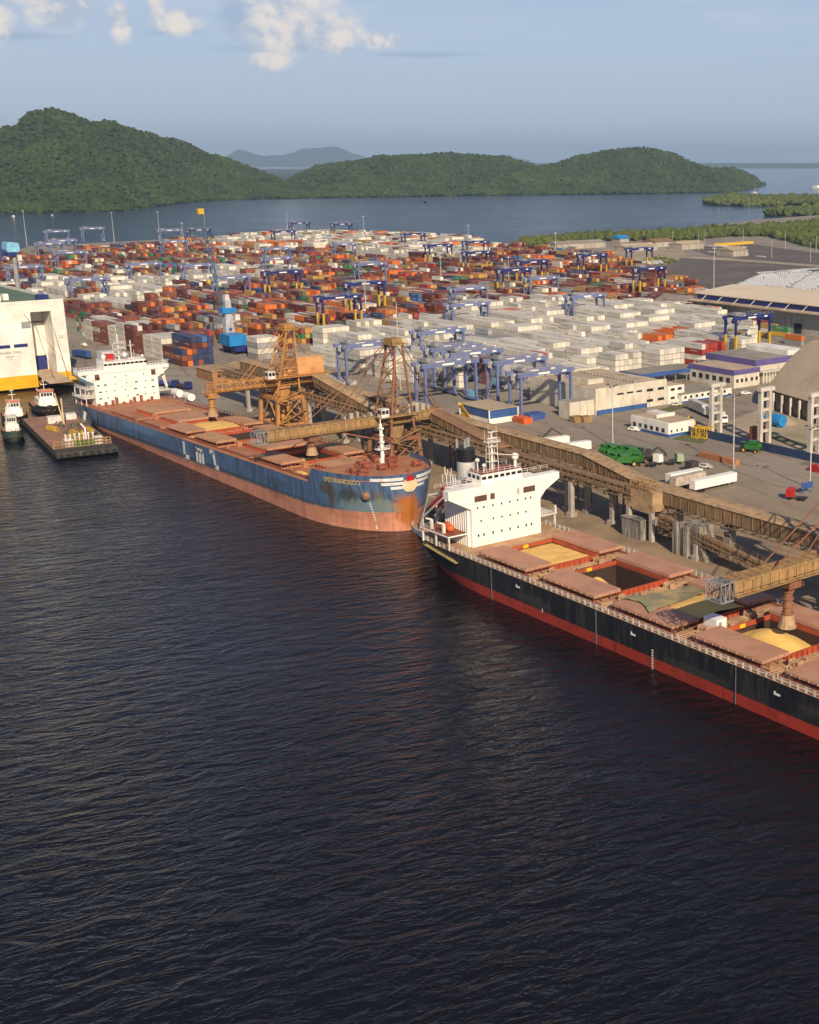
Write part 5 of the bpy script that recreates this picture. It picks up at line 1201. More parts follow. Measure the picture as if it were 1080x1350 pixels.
def container_material():
    m = bpy.data.materials.new('container_paint'); m.use_nodes = True; t = NT(m.node_tree)
    a = t.node('ShaderNodeAttribute', attribute_name='Col'); tc = t.node('ShaderNodeTexCoord').outputs['Object']
    uv = t.node('ShaderNodeUVMap', uv_map='UVMap'); s = t.node('ShaderNodeSeparateXYZ'); t.link(uv.outputs[0], s.inputs[0])
    c = t.mix(t.ramp(t.noise(tc, .35, 4, .6), .3, .7, 0, .15), a.outputs['Color'], (.22, .17, .13, 1))
    c = t.mix(t.ramp(t.noise(t.mapping(tc, (1, 1, .15)), 1.1, 5, .65), .62, .8, 0, .32), c, (.17, .10, .06, 1))
    # lettering band on long sides (alpha of Col switches it on), colour dark on pale boxes and pale on dark ones
    band = t.math('MULTIPLY', t.math('GREATER_THAN', s.outputs[1], .58), t.math('LESS_THAN', s.outputs[1], .80))
    span = t.math('MULTIPLY', t.math('GREATER_THAN', s.outputs[0], .30), t.math('LESS_THAN', s.outputs[0], .74))
    ltr = t.math('GREATER_THAN', t.math('FRACT', t.math('MULTIPLY', s.outputs[0], 21)), .30)
    mk = t.math('MULTIPLY', t.math('MULTIPLY', band, span), t.math('MULTIPLY', ltr, a.outputs['Alpha']))
    lum = t.node('ShaderNodeRGBToBW'); t.link(a.outputs['Color'], lum.inputs[0])
    mc = t.mix(t.math('GREATER_THAN', lum.outputs[0], .35), (.62, .58, .52, 1), (.10, .12, .16, 1))
    c = t.mix(t.math('MULTIPLY', mk, .7), c, mc)
    edge = t.math('MAXIMUM', t.math('LESS_THAN', s.outputs[1], .07), t.math('GREATER_THAN', s.outputs[1], .94))
    c = t.mix(t.math('MULTIPLY', edge, .55), c, t.mix(.75, c, (.02, .018, .016, 1)))
    # corrugation of the long sides
    rib = t.math('SINE', t.math('MULTIPLY', s.outputs[0], 6.283 * 42))
    b = t.node('ShaderNodeBump'); b.inputs['Strength'].default_value = .5; b.inputs['Distance'].default_value = .04; t.link(rib, b.inputs['Height'])
    p = t.node('ShaderNodeBsdfPrincipled'); t.link(c, p.inputs['Base Color']); p.inputs['Roughness'].default_value = .55; p.inputs['Specular IOR Level'].default_value = .35
    t.link(b.outputs[0], p.inputs['Normal'])
    o = t.node('ShaderNodeOutputMaterial'); t.link(p.outputs[0], o.inputs[0]); return m
CONT = container_material()
BOXF = np.array([(0, 3, 2, 1), (4, 5, 6, 7), (0, 1, 5, 4), (1, 2, 6, 5), (2, 3, 7, 6), (3, 0, 4, 7)])
def box_arrays(recs, cen=(0, 0, 0)):
    """recs: (x0, x1, y0, y1, z0, z1, rgb, mark) -> vertices, faces, face colours, uvs"""
    A = np.array([r_[:6] for r_ in recs]); n = len(A); V = np.zeros((n, 8, 3))
    for k, (i, j, l) in enumerate(((0, 2, 4), (1, 2, 4), (1, 3, 4), (0, 3, 4), (0, 2, 5), (1, 2, 5), (1, 3, 5), (0, 3, 5))): V[:, k] = A[:, [i, j, l]]
    V -= np.array(cen); Fc = (BOXF[None] + (np.arange(n) * 8)[:, None, None]).reshape(-1, 4)
    C = np.zeros((n, 6, 4)); C[:, :, :3] = np.array([r_[6] for r_ in recs])[:, None]; C[:, (2, 4), 3] = np.array([r_[7] for r_ in recs])[:, None]
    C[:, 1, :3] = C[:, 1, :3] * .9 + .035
    U = np.zeros((n, 6, 4, 2)); q = np.array([(0, 0), (1, 0), (1, 1), (0, 1)]); U[:] = q
    return V.reshape(-1, 3), Fc, C.reshape(-1, 4), U.reshape(-1, 2)
rc = random.Random(42); CL, CW, CH = 12.19, 2.44, 2.75
stacks = {}
nrow, BAYP = 6, 12.75
for s_i in range(7, 31):
    yb = SP0 + PITCH_Y * s_i + 1.6; hs_ = [rc.random() for _ in range(40)]; ds_ = {}
    for b_i in range(-125, -33):
        xb = b_i * BAYP
        dom = None; bs = rc.random(); hb0 = rc.random()
        for r_i in range(nrow):
            y = yb + r_i * 2.62; xm, ym = xb + CL / 2, y + CW / 2
            if not inpoly(xm, ym, YARD): continue
            if y > SP0 + PITCH_Y * s_i + 22: continue
            if any(abs(xm - rx) < 0 for rx, ry in RTG_POS): continue
            zone = 'w5' if xm < -655 and ym < 263 and xm > -760 else 'wf' if inpoly(xm, ym, Z_WF) else 'wl' if inpoly(xm, ym, Z_WL) else 'wr' if inpoly(xm, ym, Z_WR) else 'nl' if inpoly(xm, ym, Z_NL) else 'mix'
            if dom is None: ds_.setdefault((b_i // 2, zone), pick(zone, rc.random())); dom = ds_[(b_i // 2, zone)] if rc.random() < .6 else pick(zone, rc.random())
            gap = {'w5': .05, 'wf': .05, 'wl': .06, 'wr': .03, 'nl': .05, 'mix': .08}[zone]
            if rc.random() < gap or (zone == 'mix' and bs < .07): continue
            hi = {'w5': (3, 5), 'wf': (3, 4), 'wl': (2, 4), 'wr': (4, 5), 'nl': (4, 5), 'mix': (2, 4)}[zone]
            h = hi[0] + int((hi[1] - hi[0] + 1) * min(.999, .5 * hb0 + .3 * hs_[b_i // 3 % 40] + .2 * rc.random()))
            if zone == 'wf' and ym > 420 and xm > -480: h = 4
            if zone == 'nl': h = 5 if ym > 246 else 3
            if xm > -470 and ym < 360: h = min(h, 3)
            cs = []
            for k in range(h):
                c = dom if rc.random() < (.55 if zone == 'mix' else .1 if zone == 'nl' else .9) else pick(zone, rc.random())
                cs.append(c)
            stacks[(s_i, b_i, r_i)] = (xb, y, cs, zone)
# some extra stacks along the right edge, beside the long warehouse
for j, (px, py, cs) in enumerate([(900, 424, ['red', 'rust']), (915, 426, ['navy', 'maroon']), (1000, 441, ['maroon', 'maroon', 'red']), (1012, 446, ['ochre', 'white', 'ochre']), (1027, 450, ['grey', 'yellow', 'green']), (1045, 455, ['grey', 'orange'])] + [(334 + k * 5.2, 473 - k * .6, ['grey', 'white', 'grey', 'white']) for k in range(5)]):
    p = at(px, py, ZQ); stacks[(99, j, 0)] = (p[0] - 6, p[1], cs, 'edge')
recs = []
for (s_i, b_i, r_i), (xb, y, cs, zone) in stacks.items():
    h = len(cs)
    hy = len(stacks.get((s_i, b_i, r_i - 1), (0, 0, [], 0))[2]); hx = len(stacks.get((s_i, b_i + 1, r_i), (0, 0, [], 0))[2]); hx0 = len(stacks.get((s_i, b_i - 1, r_i), (0, 0, [], 0))[2])
    for k, c in enumerate(cs):
        jx = rc.uniform(-.12, .12); v_ = rc.uniform(.74, 1.08); rgb = tuple(min(.85, q * v_) for q in CC[c])
        expo = (k == h - 1) + (k >= hy) + (k >= hx)
        x0 = xb + jx; z0 = ZQ + .02 + k * CH
        if rc.random() < .1 and zone == 'mix':      # two twenty-foot boxes
            recs.append((x0, x0 + 6.0, y, y + CW, z0, z0 + CH - .05, rgb, .0, expo, c, s_i, b_i, r_i, k, h, zone)); c2 = pick(zone, rc.random()); rgb2 = CC[c2]
            recs.append((x0 + 6.15, x0 + CL, y, y + CW, z0, z0 + CH - .05, rgb2, .0, expo, c2, s_i, b_i, r_i, k, h, zone))
        else: recs.append((x0, x0 + CL, y, y + CW, z0, z0 + CH - .05, rgb, 1. if rc.random() < .6 else 0., expo, c, s_i, b_i, r_i, k, h, zone))
def proj(p):
    d_ = np.array(p) - [0, 0, 100]; z = d_ @ _cf; return 870 + F * (d_ @ _rt) / z, 675 - F * (d_ @ _cu) / z
def size_seen(r_):
    x, y, z = (r_[0] + r_[1]) / 2, (r_[2] + r_[3]) / 2, (r_[4] + r_[5]) / 2; px, py = proj((x, y, z))
    if not (4 < px < 1076): return 0
    if r_[8] == 0 or (r_[8] == 1 and not r_[13] == r_[14] - 1): return 0
    hid = 1.
    if 640 > py > 470 and px < 440 or (py > 520): hid = .0
    if 235 < px < 440 and py > 462: hid = .0
    if 440 < px < 740 and py > 476: hid = .6
    if px < 92 and py > 395: hid = 0.
    return (r_[8] ** .5) * hid * 1e6 / (x * x + y * y)
# which boxes the camera side really sees: march a ray from each candidate over a height map of the yard
GX0, GY0, GS = -1600., 150., 1.3; HM = np.zeros((int(1260 / GS), int(720 / GS)))
def raise_(x0, x1, y0, y1, z):
    i0, i1, j0, j1 = [max(0, int(v_)) for v_ in ((x0 - GX0) / GS, (x1 - GX0) / GS, (y0 - GY0) / GS, (y1 - GY0) / GS)]
    HM[i0:i1 + 1, j0:j1 + 1] = np.maximum(HM[i0:i1 + 1, j0:j1 + 1], z)
for r_ in recs: raise_(r_[0] + .7, r_[1] - .7, r_[2] + .7, r_[3] - .7, r_[5])
for q_ in ((-440, -396, 313, 360, 13.5), (-425, -397, 302, 313, 9.6), (-830, -627, 154, 189, 39), (-536, -525, 166, 191, 25), (-520, -290, 223.5, 229, 18.5), (-454, -440, 210, 223, 31), (-428, -408, 272, 284, 9), (-452, -440, 195, 212, 24), (-372, -360, 195, 212, 22), (-300, -256, 213, 228, 17)): raise_(*q_)
def seen(r_):
    n = 0; x0, x1, y0, y1, z0, z1 = r_[:6]
    for p in [(x0 + (x1 - x0) * f, (y0 + y1) / 2, z1 + .02) for f in (.15, .5, .85)] + [(x1 + .1, (y0 + y1) / 2, (z0 + z1) / 2)] + [(x0 + (x1 - x0) * f, y0 - .1, (z0 + z1) / 2) for f in (.2, .5, .8)]:
        p = np.array(p); d_ = np.array([0, 0, 100.]) - p; L = np.linalg.norm(d_[:2]); t_ = np.arange(.4, 420, GS * .7) / L; q = p + d_ * t_[:, None]
        i, j = ((q[:, 0] - GX0) / GS).astype(int), ((q[:, 1] - GY0) / GS).astype(int); ok = (i >= 0) & (j >= 0) & (i < HM.shape[0]) & (j < HM.shape[1])
        own = (q[:, 0] > x0 - .2) & (q[:, 0] < x1 + .2) & (q[:, 1] > y0 - .2) & (q[:, 1] < y1 + .2); ok &= ~own
        n += not np.any(HM[i[ok], j[ok]] > q[ok, 2] + .1)
    return n
order = sorted(range(len(recs)), key=lambda i: -size_seen(recs[i]))[:1600]
vis_n = {i: seen(recs[i]) for i in order}
order = sorted([i for i in order if vis_n[i] >= 2], key=lambda i: -size_seen(recs[i]) * vis_n[i]); singles = set(order[:290])
V, Fc, C, U = box_arrays([r_ for i, r_ in enumerate(recs) if i not in singles])
tag(np_mesh('container_stacks', V, Fc, CONT, C, uvs=U), 'many coloured shipping containers filling the yard behind the individual boxes', 'containers', kind='stuff')
ORD = ['first', 'second', 'third', 'fourth', 'fifth', 'sixth', 'seventh', 'eighth', 'ninth', 'tenth', 'eleventh', 'twelfth', 'thirteenth', 'fourteenth', 'fifteenth', 'sixteenth', 'seventeenth', 'eighteenth', 'nineteenth', 'twentieth']
def nth(k): return ORD[k] if k < 20 else 'far'
bmax = {}
for i in singles: r_ = recs[i]; bmax[r_[10]] = max(bmax.get(r_[10], -999), r_[11])
smin = min(recs[i][10] for i in singles); cache = {}; seen_lab = {}
for i in sorted(singles):
    r_ = recs[i]; cen = ((r_[0] + r_[1]) / 2, (r_[2] + r_[3]) / 2, r_[4]); key = (r_[9], round(r_[1] - r_[0], 1), r_[7], i % 3)
    if key not in cache:
        q = tuple(min(.85, a * (.80, .94, 1.06)[i % 3]) for a in CC[r_[9]]); hl = (r_[1] - r_[0]) / 2
        v_, f_, c_, u_ = box_arrays([(-hl, hl, -CW / 2, CW / 2, 0, CH - .05, q, r_[7])]); o = np_mesh('shipping_container', v_, f_, CONT, c_, uvs=u_); cache[key] = o; fresh = True
    else: o = cache[key].copy(); col.objects.link(o)
    o.location = cen
    tier = 'on top' if r_[13] == r_[14] - 1 else 'on the ground' if r_[13] == 0 else nth(r_[13]) + ' up'
    if r_[10] == 99 and r_[11] > 5: lab = f'{CN[r_[9]]} container {tier} of the tall stacks behind the orange loader\'s tower, {nth(r_[11] - 6)} stack'
    elif r_[10] == 99: lab = f'{CN[r_[9]]} container {tier} in the short stacks beside the long warehouse'
    else: lab = f'{CN[r_[9]]} container {tier}, {nth(r_[12])} row of {nth(r_[10] - smin)} crane lane, {nth(bmax[r_[10]] - r_[11])} bay from right'
    if lab in seen_lab: lab = lab.replace(' container', ' short container', 1)
    seen_lab[lab] = 1
    tag(o, lab, 'shipping container', 'shipping containers stacked in the yard')

# ================================================================== light masts
def make_mast(h):
    m = thing('light_mast', '', 'light mast'); 
    MB().tube((0, 0, 0), (0, 0, h), .34, 8, 0, .16).build('pole', SILVER, m, local=True)
    q = MB().box(-.9, .9, -.9, .9, h - .3, h - .1)
    for k in range(8): a = k * math.pi / 4; q.cbox((1.05 * math.cos(a), 1.05 * math.sin(a), h + .1), (.5, .5, .55), a)
    q.build('lamp_ring', SILVER, m, local=True); MB().box(-.5, .5, -.5, .5, 0, .9).build('base', CONC, m, local=True)
    return m
def make_pole(h):
    m = thing('light_mast', '', 'light mast')
    MB().tube((0, 0, 0), (0, 0, h), .22, 8, 0, .13).build('pole', SILVER, m, local=True)
    q = MB()
    for sg in (-1, 1): q.beam((0, 0, h - .3), (sg * 1.8, .6 * sg, h - .1), .12, .12).cbox((sg * 1.8, .6 * sg, h), (.7, .9, .25), .3); q.beam((0, 0, h - .9), (sg * .6, -1.3 * sg, h - .8), .1, .1).cbox((sg * .6, -1.3 * sg, h - .7), (.7, .6, .25))
    q.build('lamp_arm', DARKM, m, local=True); MB().box(-.4, .4, -.4, .4, 0, 1.2).build('base', CONC, m, local=True)
    return m
MST = [(-1666, 470, 40, 'tall floodlight mast at the far left against the wooded hill'), (-1628, 558, 37, 'tall floodlight mast second from the left against the bay'), (-1700, 640, 34, 'floodlight mast right behind the far left dark gantry'), (-1393, 549, 33, 'shorter floodlight mast left of the yellow crane tip'), (-1585, 653, 40, 'tall floodlight mast right beside the yellow crane tip'), (-1700, 815, 27, 'floodlight mast behind the dark gantries at the back'),
       (-1114, 526, 24, 'floodlight mast among the mixed stacks in the middle left'), (-1392, 762, 34, 'tall floodlight mast before the long white stacks and water'), (-993, 536, 31, 'floodlight mast rising from the yellow and maroon middle stacks'), (-885, 549, 24, 'floodlight mast between green and red middle stacks'), (-754, 411, 22, 'floodlight mast in front of the dark gantries, left of white rows'),
       (-1350, 878, 22, 'floodlight mast at the back corner beside the scrub'), (-1080, 806, 26, 'floodlight mast at the far scrub corner of the yard'), (-806, 558, 28, 'floodlight mast between two dark gantries on the right'), (-633, 602, 41, 'tallest floodlight mast at the long warehouse\'s left end')]
MST2 = [(-1188, 1061, 16, 'thin pole by the far sheds before the wood'), (-1078, 1001, 20, 'thin pole left of its close twin at the far lot'), (-1141, 1070, 19, 'thin pole right of its close twin at the far lot'), (-1148, 1140, 18, 'thin pole behind the yellow buses'), (-951, 986, 19, 'thin pole at the near side of the far lot'), (-1041, 1101, 20, 'thin pole before the bright wood, right of the buses'), (-889, 977, 20, 'thin pole near the right end of the lot path'), (-983, 1089, 18, 'thin pole at the right edge before the wood'),
        (-347.4, 282.4, 21.7, 'street light pole on the apron between white warehouse and green machines'), (-294.5, 289.7, 24.4, 'street light pole beside the green harvester on the apron'), (-259.6, 288.1, 19.5, 'street light pole beside the red tractor unit at the right'), (-498, 286, 38, 'tall thin mast behind the brown loader\'s tower')]
for tbl, mk in ((MST, make_mast), (MST2, make_pole)):
    protos = {}
    for (x, y, h, lab) in tbl:
        k = int(round(h / 4)) * 4
        if k not in protos: o = protos[k] = mk(k)
        else: o = copy_tree(protos[k])
        o.location = (x, y, ZQ); o.scale = (1, 1, h / k); tag(o, lab, 'light mast', 'light masts around the port')

# ================================================================== harbour cranes
hc = thing('harbour_crane', 'mobile harbour crane with grey tower, blue base and raised lattice boom', 'crane', (-655, 282, ZQ))
m = MB().box(-663, -647, 277, 287, ZQ + 1.6, ZQ + 4.2)
m.build('chassis', NAVY, hc)
m = MB()
for x in (-661, -657, -653, -649):
    for y in (277.4, 286.6): m.tube((x, y - .6, ZQ + .8), (x, y + .6, ZQ + .8), .8, 10)
m.build('wheel', TYRE, hc)
MB().box(-660, -647.5, 274.4, 283.5, ZQ + 4.5, ZQ + 10.0).build('machine_house', CYAN, hc)
tw = MB().prism([(278.6, ZQ + 4.2), (283.8, ZQ + 4.2), (282.6, 30), (279.8, 30)], 'x', -666, -661.5).build('tower', paint('tower_grey', (.42, .43, .46), .5, (.25, .24, .24), .2, .4, 1), hc)
MB().tube((-661.4, 281.3, 11.5), (-661.35, 281.3, 11.5), 1.2, 20).tube((-661.4, 281.3, 15), (-661.35, 281.3, 15), .95, 20).build('emblem', BLUEW, tw)
MB().box(-667, -660.6, 277.6, 284.6, 23.5, 26.2).build('tower_collar', CYAN, hc)
MB().box(-663.5, -660, 283.9, 286.4, 19.5, 22.5).build('cab', WHITE2, hc)
m = MB(); m.truss((-664, 279, 26), (-676, 276.5, 73.5), 1.5, 1.5, 18, .17); m.build('boom', paint('boom_slate', (.06, .12, .20), .5, (.15, .17, .2), .3, .5), hc)
MB().box(-677, -674.8, 275.2, 278, 73.4, 76.2).build('boom_head', YELL, hc)
m = MB()
for dy in (-.5, .5): m.tube((-663, 281 + dy, 30.3), (-674, 277.5 + dy, 74), .06, 4).tube((-675.6, 277.5 + dy, 74), (-675.6, 277.5 + dy, 40), .05, 4)
m.build('cable', DARKM, hc); MB().box(-676.4, -674.8, 276.8, 278.2, 38, 40).build('hook_block', YELL, hc)
MB().prism([(279.8, 30.002), (282.6, 30.002), (282, 33), (280.4, 33)], 'x', -665.4, -662).build('mast_head', SILVER, hc)
h2 = thing('harbour_crane', 'mobile harbour crane with pale blue machinery house cut by the left edge', 'crane', (-905, 245, ZQ))
MB().box(-914, -896, 240, 250, ZQ + 1.5, ZQ + 5).build('chassis', NAVY, h2)
MB().tube((-902, 246, ZQ + 5), (-902, 246, 44), 1.7, 12, 0, 1.3).build('tower', GREYP, h2)
m = MB().prism([(241.5, 44.4), (248.6, 44.4), (248.9, 46), (248.4, 50), (242, 50.6), (241, 46)], 'x', -909, -898); m.build('machine_house', PCYAN, h2)
MB().box(-908, -899, 241.4, 247, 42, 44.39).build('turntable', NAVY, h2)
MB().box(-898.5, -896.4, 246.6, 249, 39, 42.5).build('cab', WHITE2, h2)
m = MB().beam((-904, 240, 46), (-912, 214, 34), 2.6, 2.6).beam((-904, 240, 43), (-906, 236, 34), 1.2, 1.2); m.build('boom', NAVY, h2)

# ================================================================== buildings
def bldg(name, label, loc, cat='building', group=None): return thing(name, label, cat, loc, 0, group)
WALLP = paint('pale_wall', (.62, .57, .48), .85, (.36, .30, .23), .35, .25, 1)
WALLW = paint('white_wall', (.74, .71, .66), .8, (.45, .40, .33), .2, .3, 1)
ROOFG = paint('roof_grey', (.30, .27, .23), .9, (.20, .17, .14), .5, .1, 0)
b = bldg('warehouse', 'white concrete warehouse with narrow dark windows behind the apron', (-415, 330, ZQ))
MB().box(-440, -396, 313.6, 350.6, ZQ, 13.2).build('wall', WALLP, b)
MB().box(-439.4, -396.6, 314.2, 350.0, 13.202, 13.3).build('roof', ROOFT, b)
m = MB().box(-396.6, -396.001, 313.6, 350.6, 13.202, 14.0).box(-440, -396.602, 313.6, 314.19, 13.202, 14.0).box(-440, -439.41, 314.2, 350.6, 13.202, 14.0).box(-428, -410, 320, 321, 13.302, 15.2).box(-410, -409, 320, 328, 13.302, 15.2); m.build('parapet', WALLP, b)
for k in range(18): MB().box(-436 + k * 2.1, -434.8 + k * 2.1, 336, 337.2, 13.302, 14.3).build('roof_vent', CONC, b)
MB().box(-404.5, -397.5, 301.8, 313.598, ZQ, 9.6).build('annex', WALLP, b); MB().box(-404.1, -397.9, 302.2, 313.59, 9.602, 9.68).build('annex_roof', ROOFG, b)
MB().box(-436, -395.2, 350.602, 359.6, ZQ, 10.9).build('office_wing', WALLW, b); MB().box(-435.8, -395.4, 350.8, 359.4, 10.902, 10.98).build('office_roof', ROOFT, b)
MB().box(-395.998, -395.94, 313.8, 340, ZQ, 5.3).build('plinth', BLUEW, b)
windows(b, -396, (326, 331, 335.6), 10.6, 3.4, .7); windows(b, -396, (341.5, 347.4), 10.4, 3.4, 1.1); windows(b, -396, (341.5, 347.4), 6.1, 3.4, 1.1); windows(b, -395.2, (353.2, 357), 9.4, 2.2, 1.1); windows(b, -395.2, (353.2, 357), 5.9, 2.2, 1.0)
m = MB()
for k in range(6): m.box(-395.99, -395.85, 318.6 + k * 5.2, 318.9 + k * 5.2, 5.31, 13.1)
m.build('pilaster', WALLP, b)
b = bldg('low_office', 'low white office row with small windows between warehouse and blue canopy', tuple(at(915, 528, ZQ)))
q = at(899, 532, ZQ); q2 = at(953, 524, ZQ)
MB().box(q[0] - 12, q[0], q[1], q2[1] + 6, ZQ, 7.2).build('wall', WALLW, b); MB().box(q[0] - 12.4, q[0] + .4, q[1] - .4, q2[1] + 6.4, 7.202, 7.5).build('roof', ROOFG, b)
windows(b, q[0], [q[1] + 2 + k * 3.2 for k in range(int((q2[1] + 4 - q[1]) / 3.2))], 5.8, 1.3, 1.1); MB().box(q[0] + .005, q[0] + .05, q[1] + .1, q2[1] + 5.9, ZQ, 4.3).build('plinth', BLUEW, b)
# small white office with a blue foot
b = bldg('small_office', 'small flat white office with a blue painted foot on the apron', (-356, 313, ZQ))
MB().box(-366.4, -345.4, 306.6, 319.4, ZQ, 8.6).build('wall', WALLW, b); MB().box(-366, -345.8, 307, 319, 8.602, 8.66).build('roof', ROOFT, b)
MB().box(-366.2, -345.6, 306.8, 307.0, 8.602, 9.0).box(-356, -355.7, 310, 319, 8.662, 9.9).box(-366, -357, 314, 318.6, 8.662, 9.5).build('parapet', WALLW, b)
MB().box(-366.45, -345.35, 306.54, 306.598, ZQ, 4.6).box(-345.398, -345.34, 306.6, 319.4, ZQ, 4.6).build('plinth', BLUEW, b)
windows(b, -345.4, (308.2, 310.9, 313.2, 317.2), 5.6, .7, 1.0)
for k in range(6): MB().box(-365 + k * 3.2, -363.4 + k * 3.2, 306.53, 306.59, 5.0, 6.5).build('window', WINDOW, b)
# blue hut behind the gallery
b = bldg('hut', 'blue walled flat roofed hut standing behind the upper conveyor', (-418, 278, ZQ))
MB().box(-428, -408.2, 271.8, 284.6, ZQ, 5.6).build('wall', WALLW, b); MB().box(-428.1, -408.1, 271.7, 284.7, 5.602, 8.8).build('upper_wall', BLUEW, b); MB().box(-428.4, -407.8, 271.4, 285, 8.802, 9.05).build('roof', ROOFT, b)
m = MB()
for x, y in ((-428.2, 271.6), (-408, 271.6), (-408, 284.8)): m.box(x - .2, x + .2, y - .2, y + .2, ZQ, 8.8)
m.build('corner_post', WHITE, b)
# canopy with a blue fascia
q = at(852, 494, 9); q2 = at(930, 485.5, 9)
b = bldg('canopy', 'long grey canopy with a blue fascia below the orange containers', (q[0] - 7, (q[1] + q2[1]) / 2, ZQ))
MB().box(q[0] - 15, q[0], q[1] - 3, q2[1], 8.4, 9.2).build('roof', ROOFG, b); MB().box(q[0] + .002, q[0] + .15, q[1] - 3, q2[1], 7.6, 9.4).box(q[0] - 15, q[0], q[1] - 3.15, q[1] - 3.002, 7.6, 9.4).build('fascia', BLUEW, b)
m = MB()
for k in range(6):
    for x in (q[0] - .6, q[0] - 14): y = q[1] - 2 + k * (q2[1] - q[1] + 1) / 5; m.box(x - .2, x + .2, y - .2, y + .2, ZQ, 8.4)
m.build('post', GREYP, b)
# purple banded offices
b = bldg('gate_office', 'cream office with purple bands beside the arched store', (-420, 412, ZQ))
MB().box(-434, -405, 398, 413.6, ZQ, 9.4).build('wall', WALLP, b); MB().box(-434.3, -404.7, 397.7, 413.9, 9.402, 11.4).build('fascia', PURPLE, b); MB().box(-433.8, -405.2, 398.2, 413.4, 11.402, 11.46).build('roof', ROOFT, b)
MB().box(-440, -408, 414.2, 447, ZQ, 11.4).build('wall', WALLP, b); MB().box(-440.3, -407.7, 413.95, 447.3, 11.402, 14.0).build('fascia', PURPLE, b); MB().box(-439.8, -408.2, 414.4, 446.8, 14.002, 14.06).build('roof', ROOFG, b)
MB().box(-436, -409, 436, 447.2, 14.062, 16.2).build('penthouse', WALLW, b)
windows(b, -405, (400, 402.8, 405.6, 409, 412), 6.6, 1.4, 1.6)
for k in range(6): MB().box(-432 + k * 4.4, -429.6 + k * 4.4, 397.94, 397.99, 5.6, 7.8).build('window', WINDOW, b)
m = MB()
for k in range(7): m.tube((-405.6, 417 + k * 1.9, ZQ), (-405.6, 417 + k * 1.9, 8.4), .45, 10)
m.box(-407.69, -404.6, 415.6, 430, 8.402, 9.0); m.build('colonnade', CONCW, b)
q = at(968, 476, ZQ); m = MB()
for k in range(4):
    for x in (0, 8): m.box(-452 + x - .3, -452 + x + .3, 418 + k * 9 - .3, 418 + k * 9 + .3, ZQ, 9)
m.box(-452.5, -443.5, 417.5, 418.4, 9.002, 9.6).box(-452.5, -443.5, 444.6, 445.5, 9.002, 9.6).box(-444.5, -443.5, 418.41, 444.59, 9.002, 9.6).box(-452.5, -451.5, 418.41, 444.59, 9.002, 9.6)
solo('pergola', m, WHITE2, 'open white frame standing behind the purple banded office', 'frame', (-448, 431, ZQ))
# arched store
b = bldg('arched_store', 'huge arched store with a smooth tan roof at the right edge', (-345, 395, ZQ)); ax = Vector((.967, -.255, 0)); pv = Vector((.255, .967, 0)); O = Vector((-363.5, 375.5, 0))
prf = []
n = 18
for i in range(n + 1):
    t = i / n; a = abs(2 * t - 1); prf.append((t * 46, 11.2 + 18.6 * (1 - a ** 1.55)))
m = MB(); n1 = len(prf)
for L_ in (0, 110):
    for (a, z) in prf: v = O + ax * L_ + pv * a; m.v.append((v.x, v.y, z))
for i in range(n1 - 1): m.f.append((i, n1 + i, n1 + i + 1, i + 1)); m.m.append(0)
m.build('roof', paint('arched_roof', (.46, .37, .265), .85, (.36, .285, .20), .5, .05, 0), b, smooth=True)
m = MB(); c = [(O + ax * .6 + pv * .6), (O + ax * 109 + pv * .6), (O + ax * 109 + pv * 45.4), (O + ax * .6 + pv * 45.4)]
m.prism([(v.x, v.y) for v in c], 'z', ZQ, 11.1); b2 = len(m.v)
m.v += [(v.x, v.y, z) for v, z in [((O + ax * .3 + pv * a), z - .1) for a, z in prf]]; m.f.append(tuple(range(b2, b2 + n1))); m.m.append(0)
m.build('wall', paint('shed_wall', (.16, .115, .08), .85, (.09, .065, .05), .45, .3, 1), b)
for k in range(9): v = O + ax * (6 + k * 6.5) - pv * .35; MB().cbox((v.x, v.y, 7.0), (.8, .9, 7), -.258).build('buttress', CONCW, b)
v = O + ax * 1.5 - pv * 5
m = MB(); n = 18
for i in range(n + 1):
    for j in range(n + 1):
        x, y = (i / n * 2 - 1), (j / n * 2 - 1); r_ = min(1, math.hypot(x, y)); m.v.append((-340 + x * 9, 358 + y * 7, ZQ - .1 + 3.4 * (1 - r_) + mnoise.noise(Vector((x * 4, y * 4, 1))) * .35 * (1 - r_)))
for i in range(n):
    for j in range(n): a = i * (n + 1) + j; m.f.append((a, a + n + 1, a + n + 2, a + 1)); m.m.append(0)
solo('earth_mound', m, SAND, 'tan heap of earth in front of the arched store', 'earth heap', (-340, 358, ZQ), smooth=True)
# long warehouse with the blue clerestory
b = bldg('long_warehouse', 'long warehouse with a blue band under its flat tan roof', (-500, 585, ZQ))
MB().box(-601, -370, 557, 625, ZQ, 16.6).build('wall', paint('grey_sheet_wall', (.42, .41, .38), .8, (.2, .18, .16), .35, .2, 1), b)
MB().prism([(551.5, 16.2), (557, 16.602), (557, 17.2), (551.5, 16.8)], 'x', -604, -368).build('awning', ROOFT, b)
MB().box(-601, -370, 557.3, 557.6, 17.3, 20.4).box(-601, -600.7, 557.61, 570, 16.602, 20.4).build('clerestory', paint('clerestory_blue', (.012, .02, .16), .4, (.01, .015, .08), .3, .2), b)
MB().prism([(556.4, 20.3), (590, 23.4), (626, 20.3), (626, 20.7), (590, 23.9), (556.4, 20.8)], 'x', -603, -368).build('roof', paint('warehouse_roof', (.66, .56, .43), .8, (.58, .47, .34), .35, .05, 0, fine=.05), b)
m = MB()
for k in range(17): m.beam((-592 + k * 14, 552, 16.95), (-592 + k * 14, 557.2, 20.3), .35, .35)
m.build('strut', SILVER, b)
for k in range(8): MB().box(-590 + k * 24, -584 + k * 24, 556.9, 556.99, ZQ, 9.5).build('door', WINDOW, b)
MB().box(-601.6, -601.01, 562, 580, ZQ, 12).build('gate', NAVY, b)
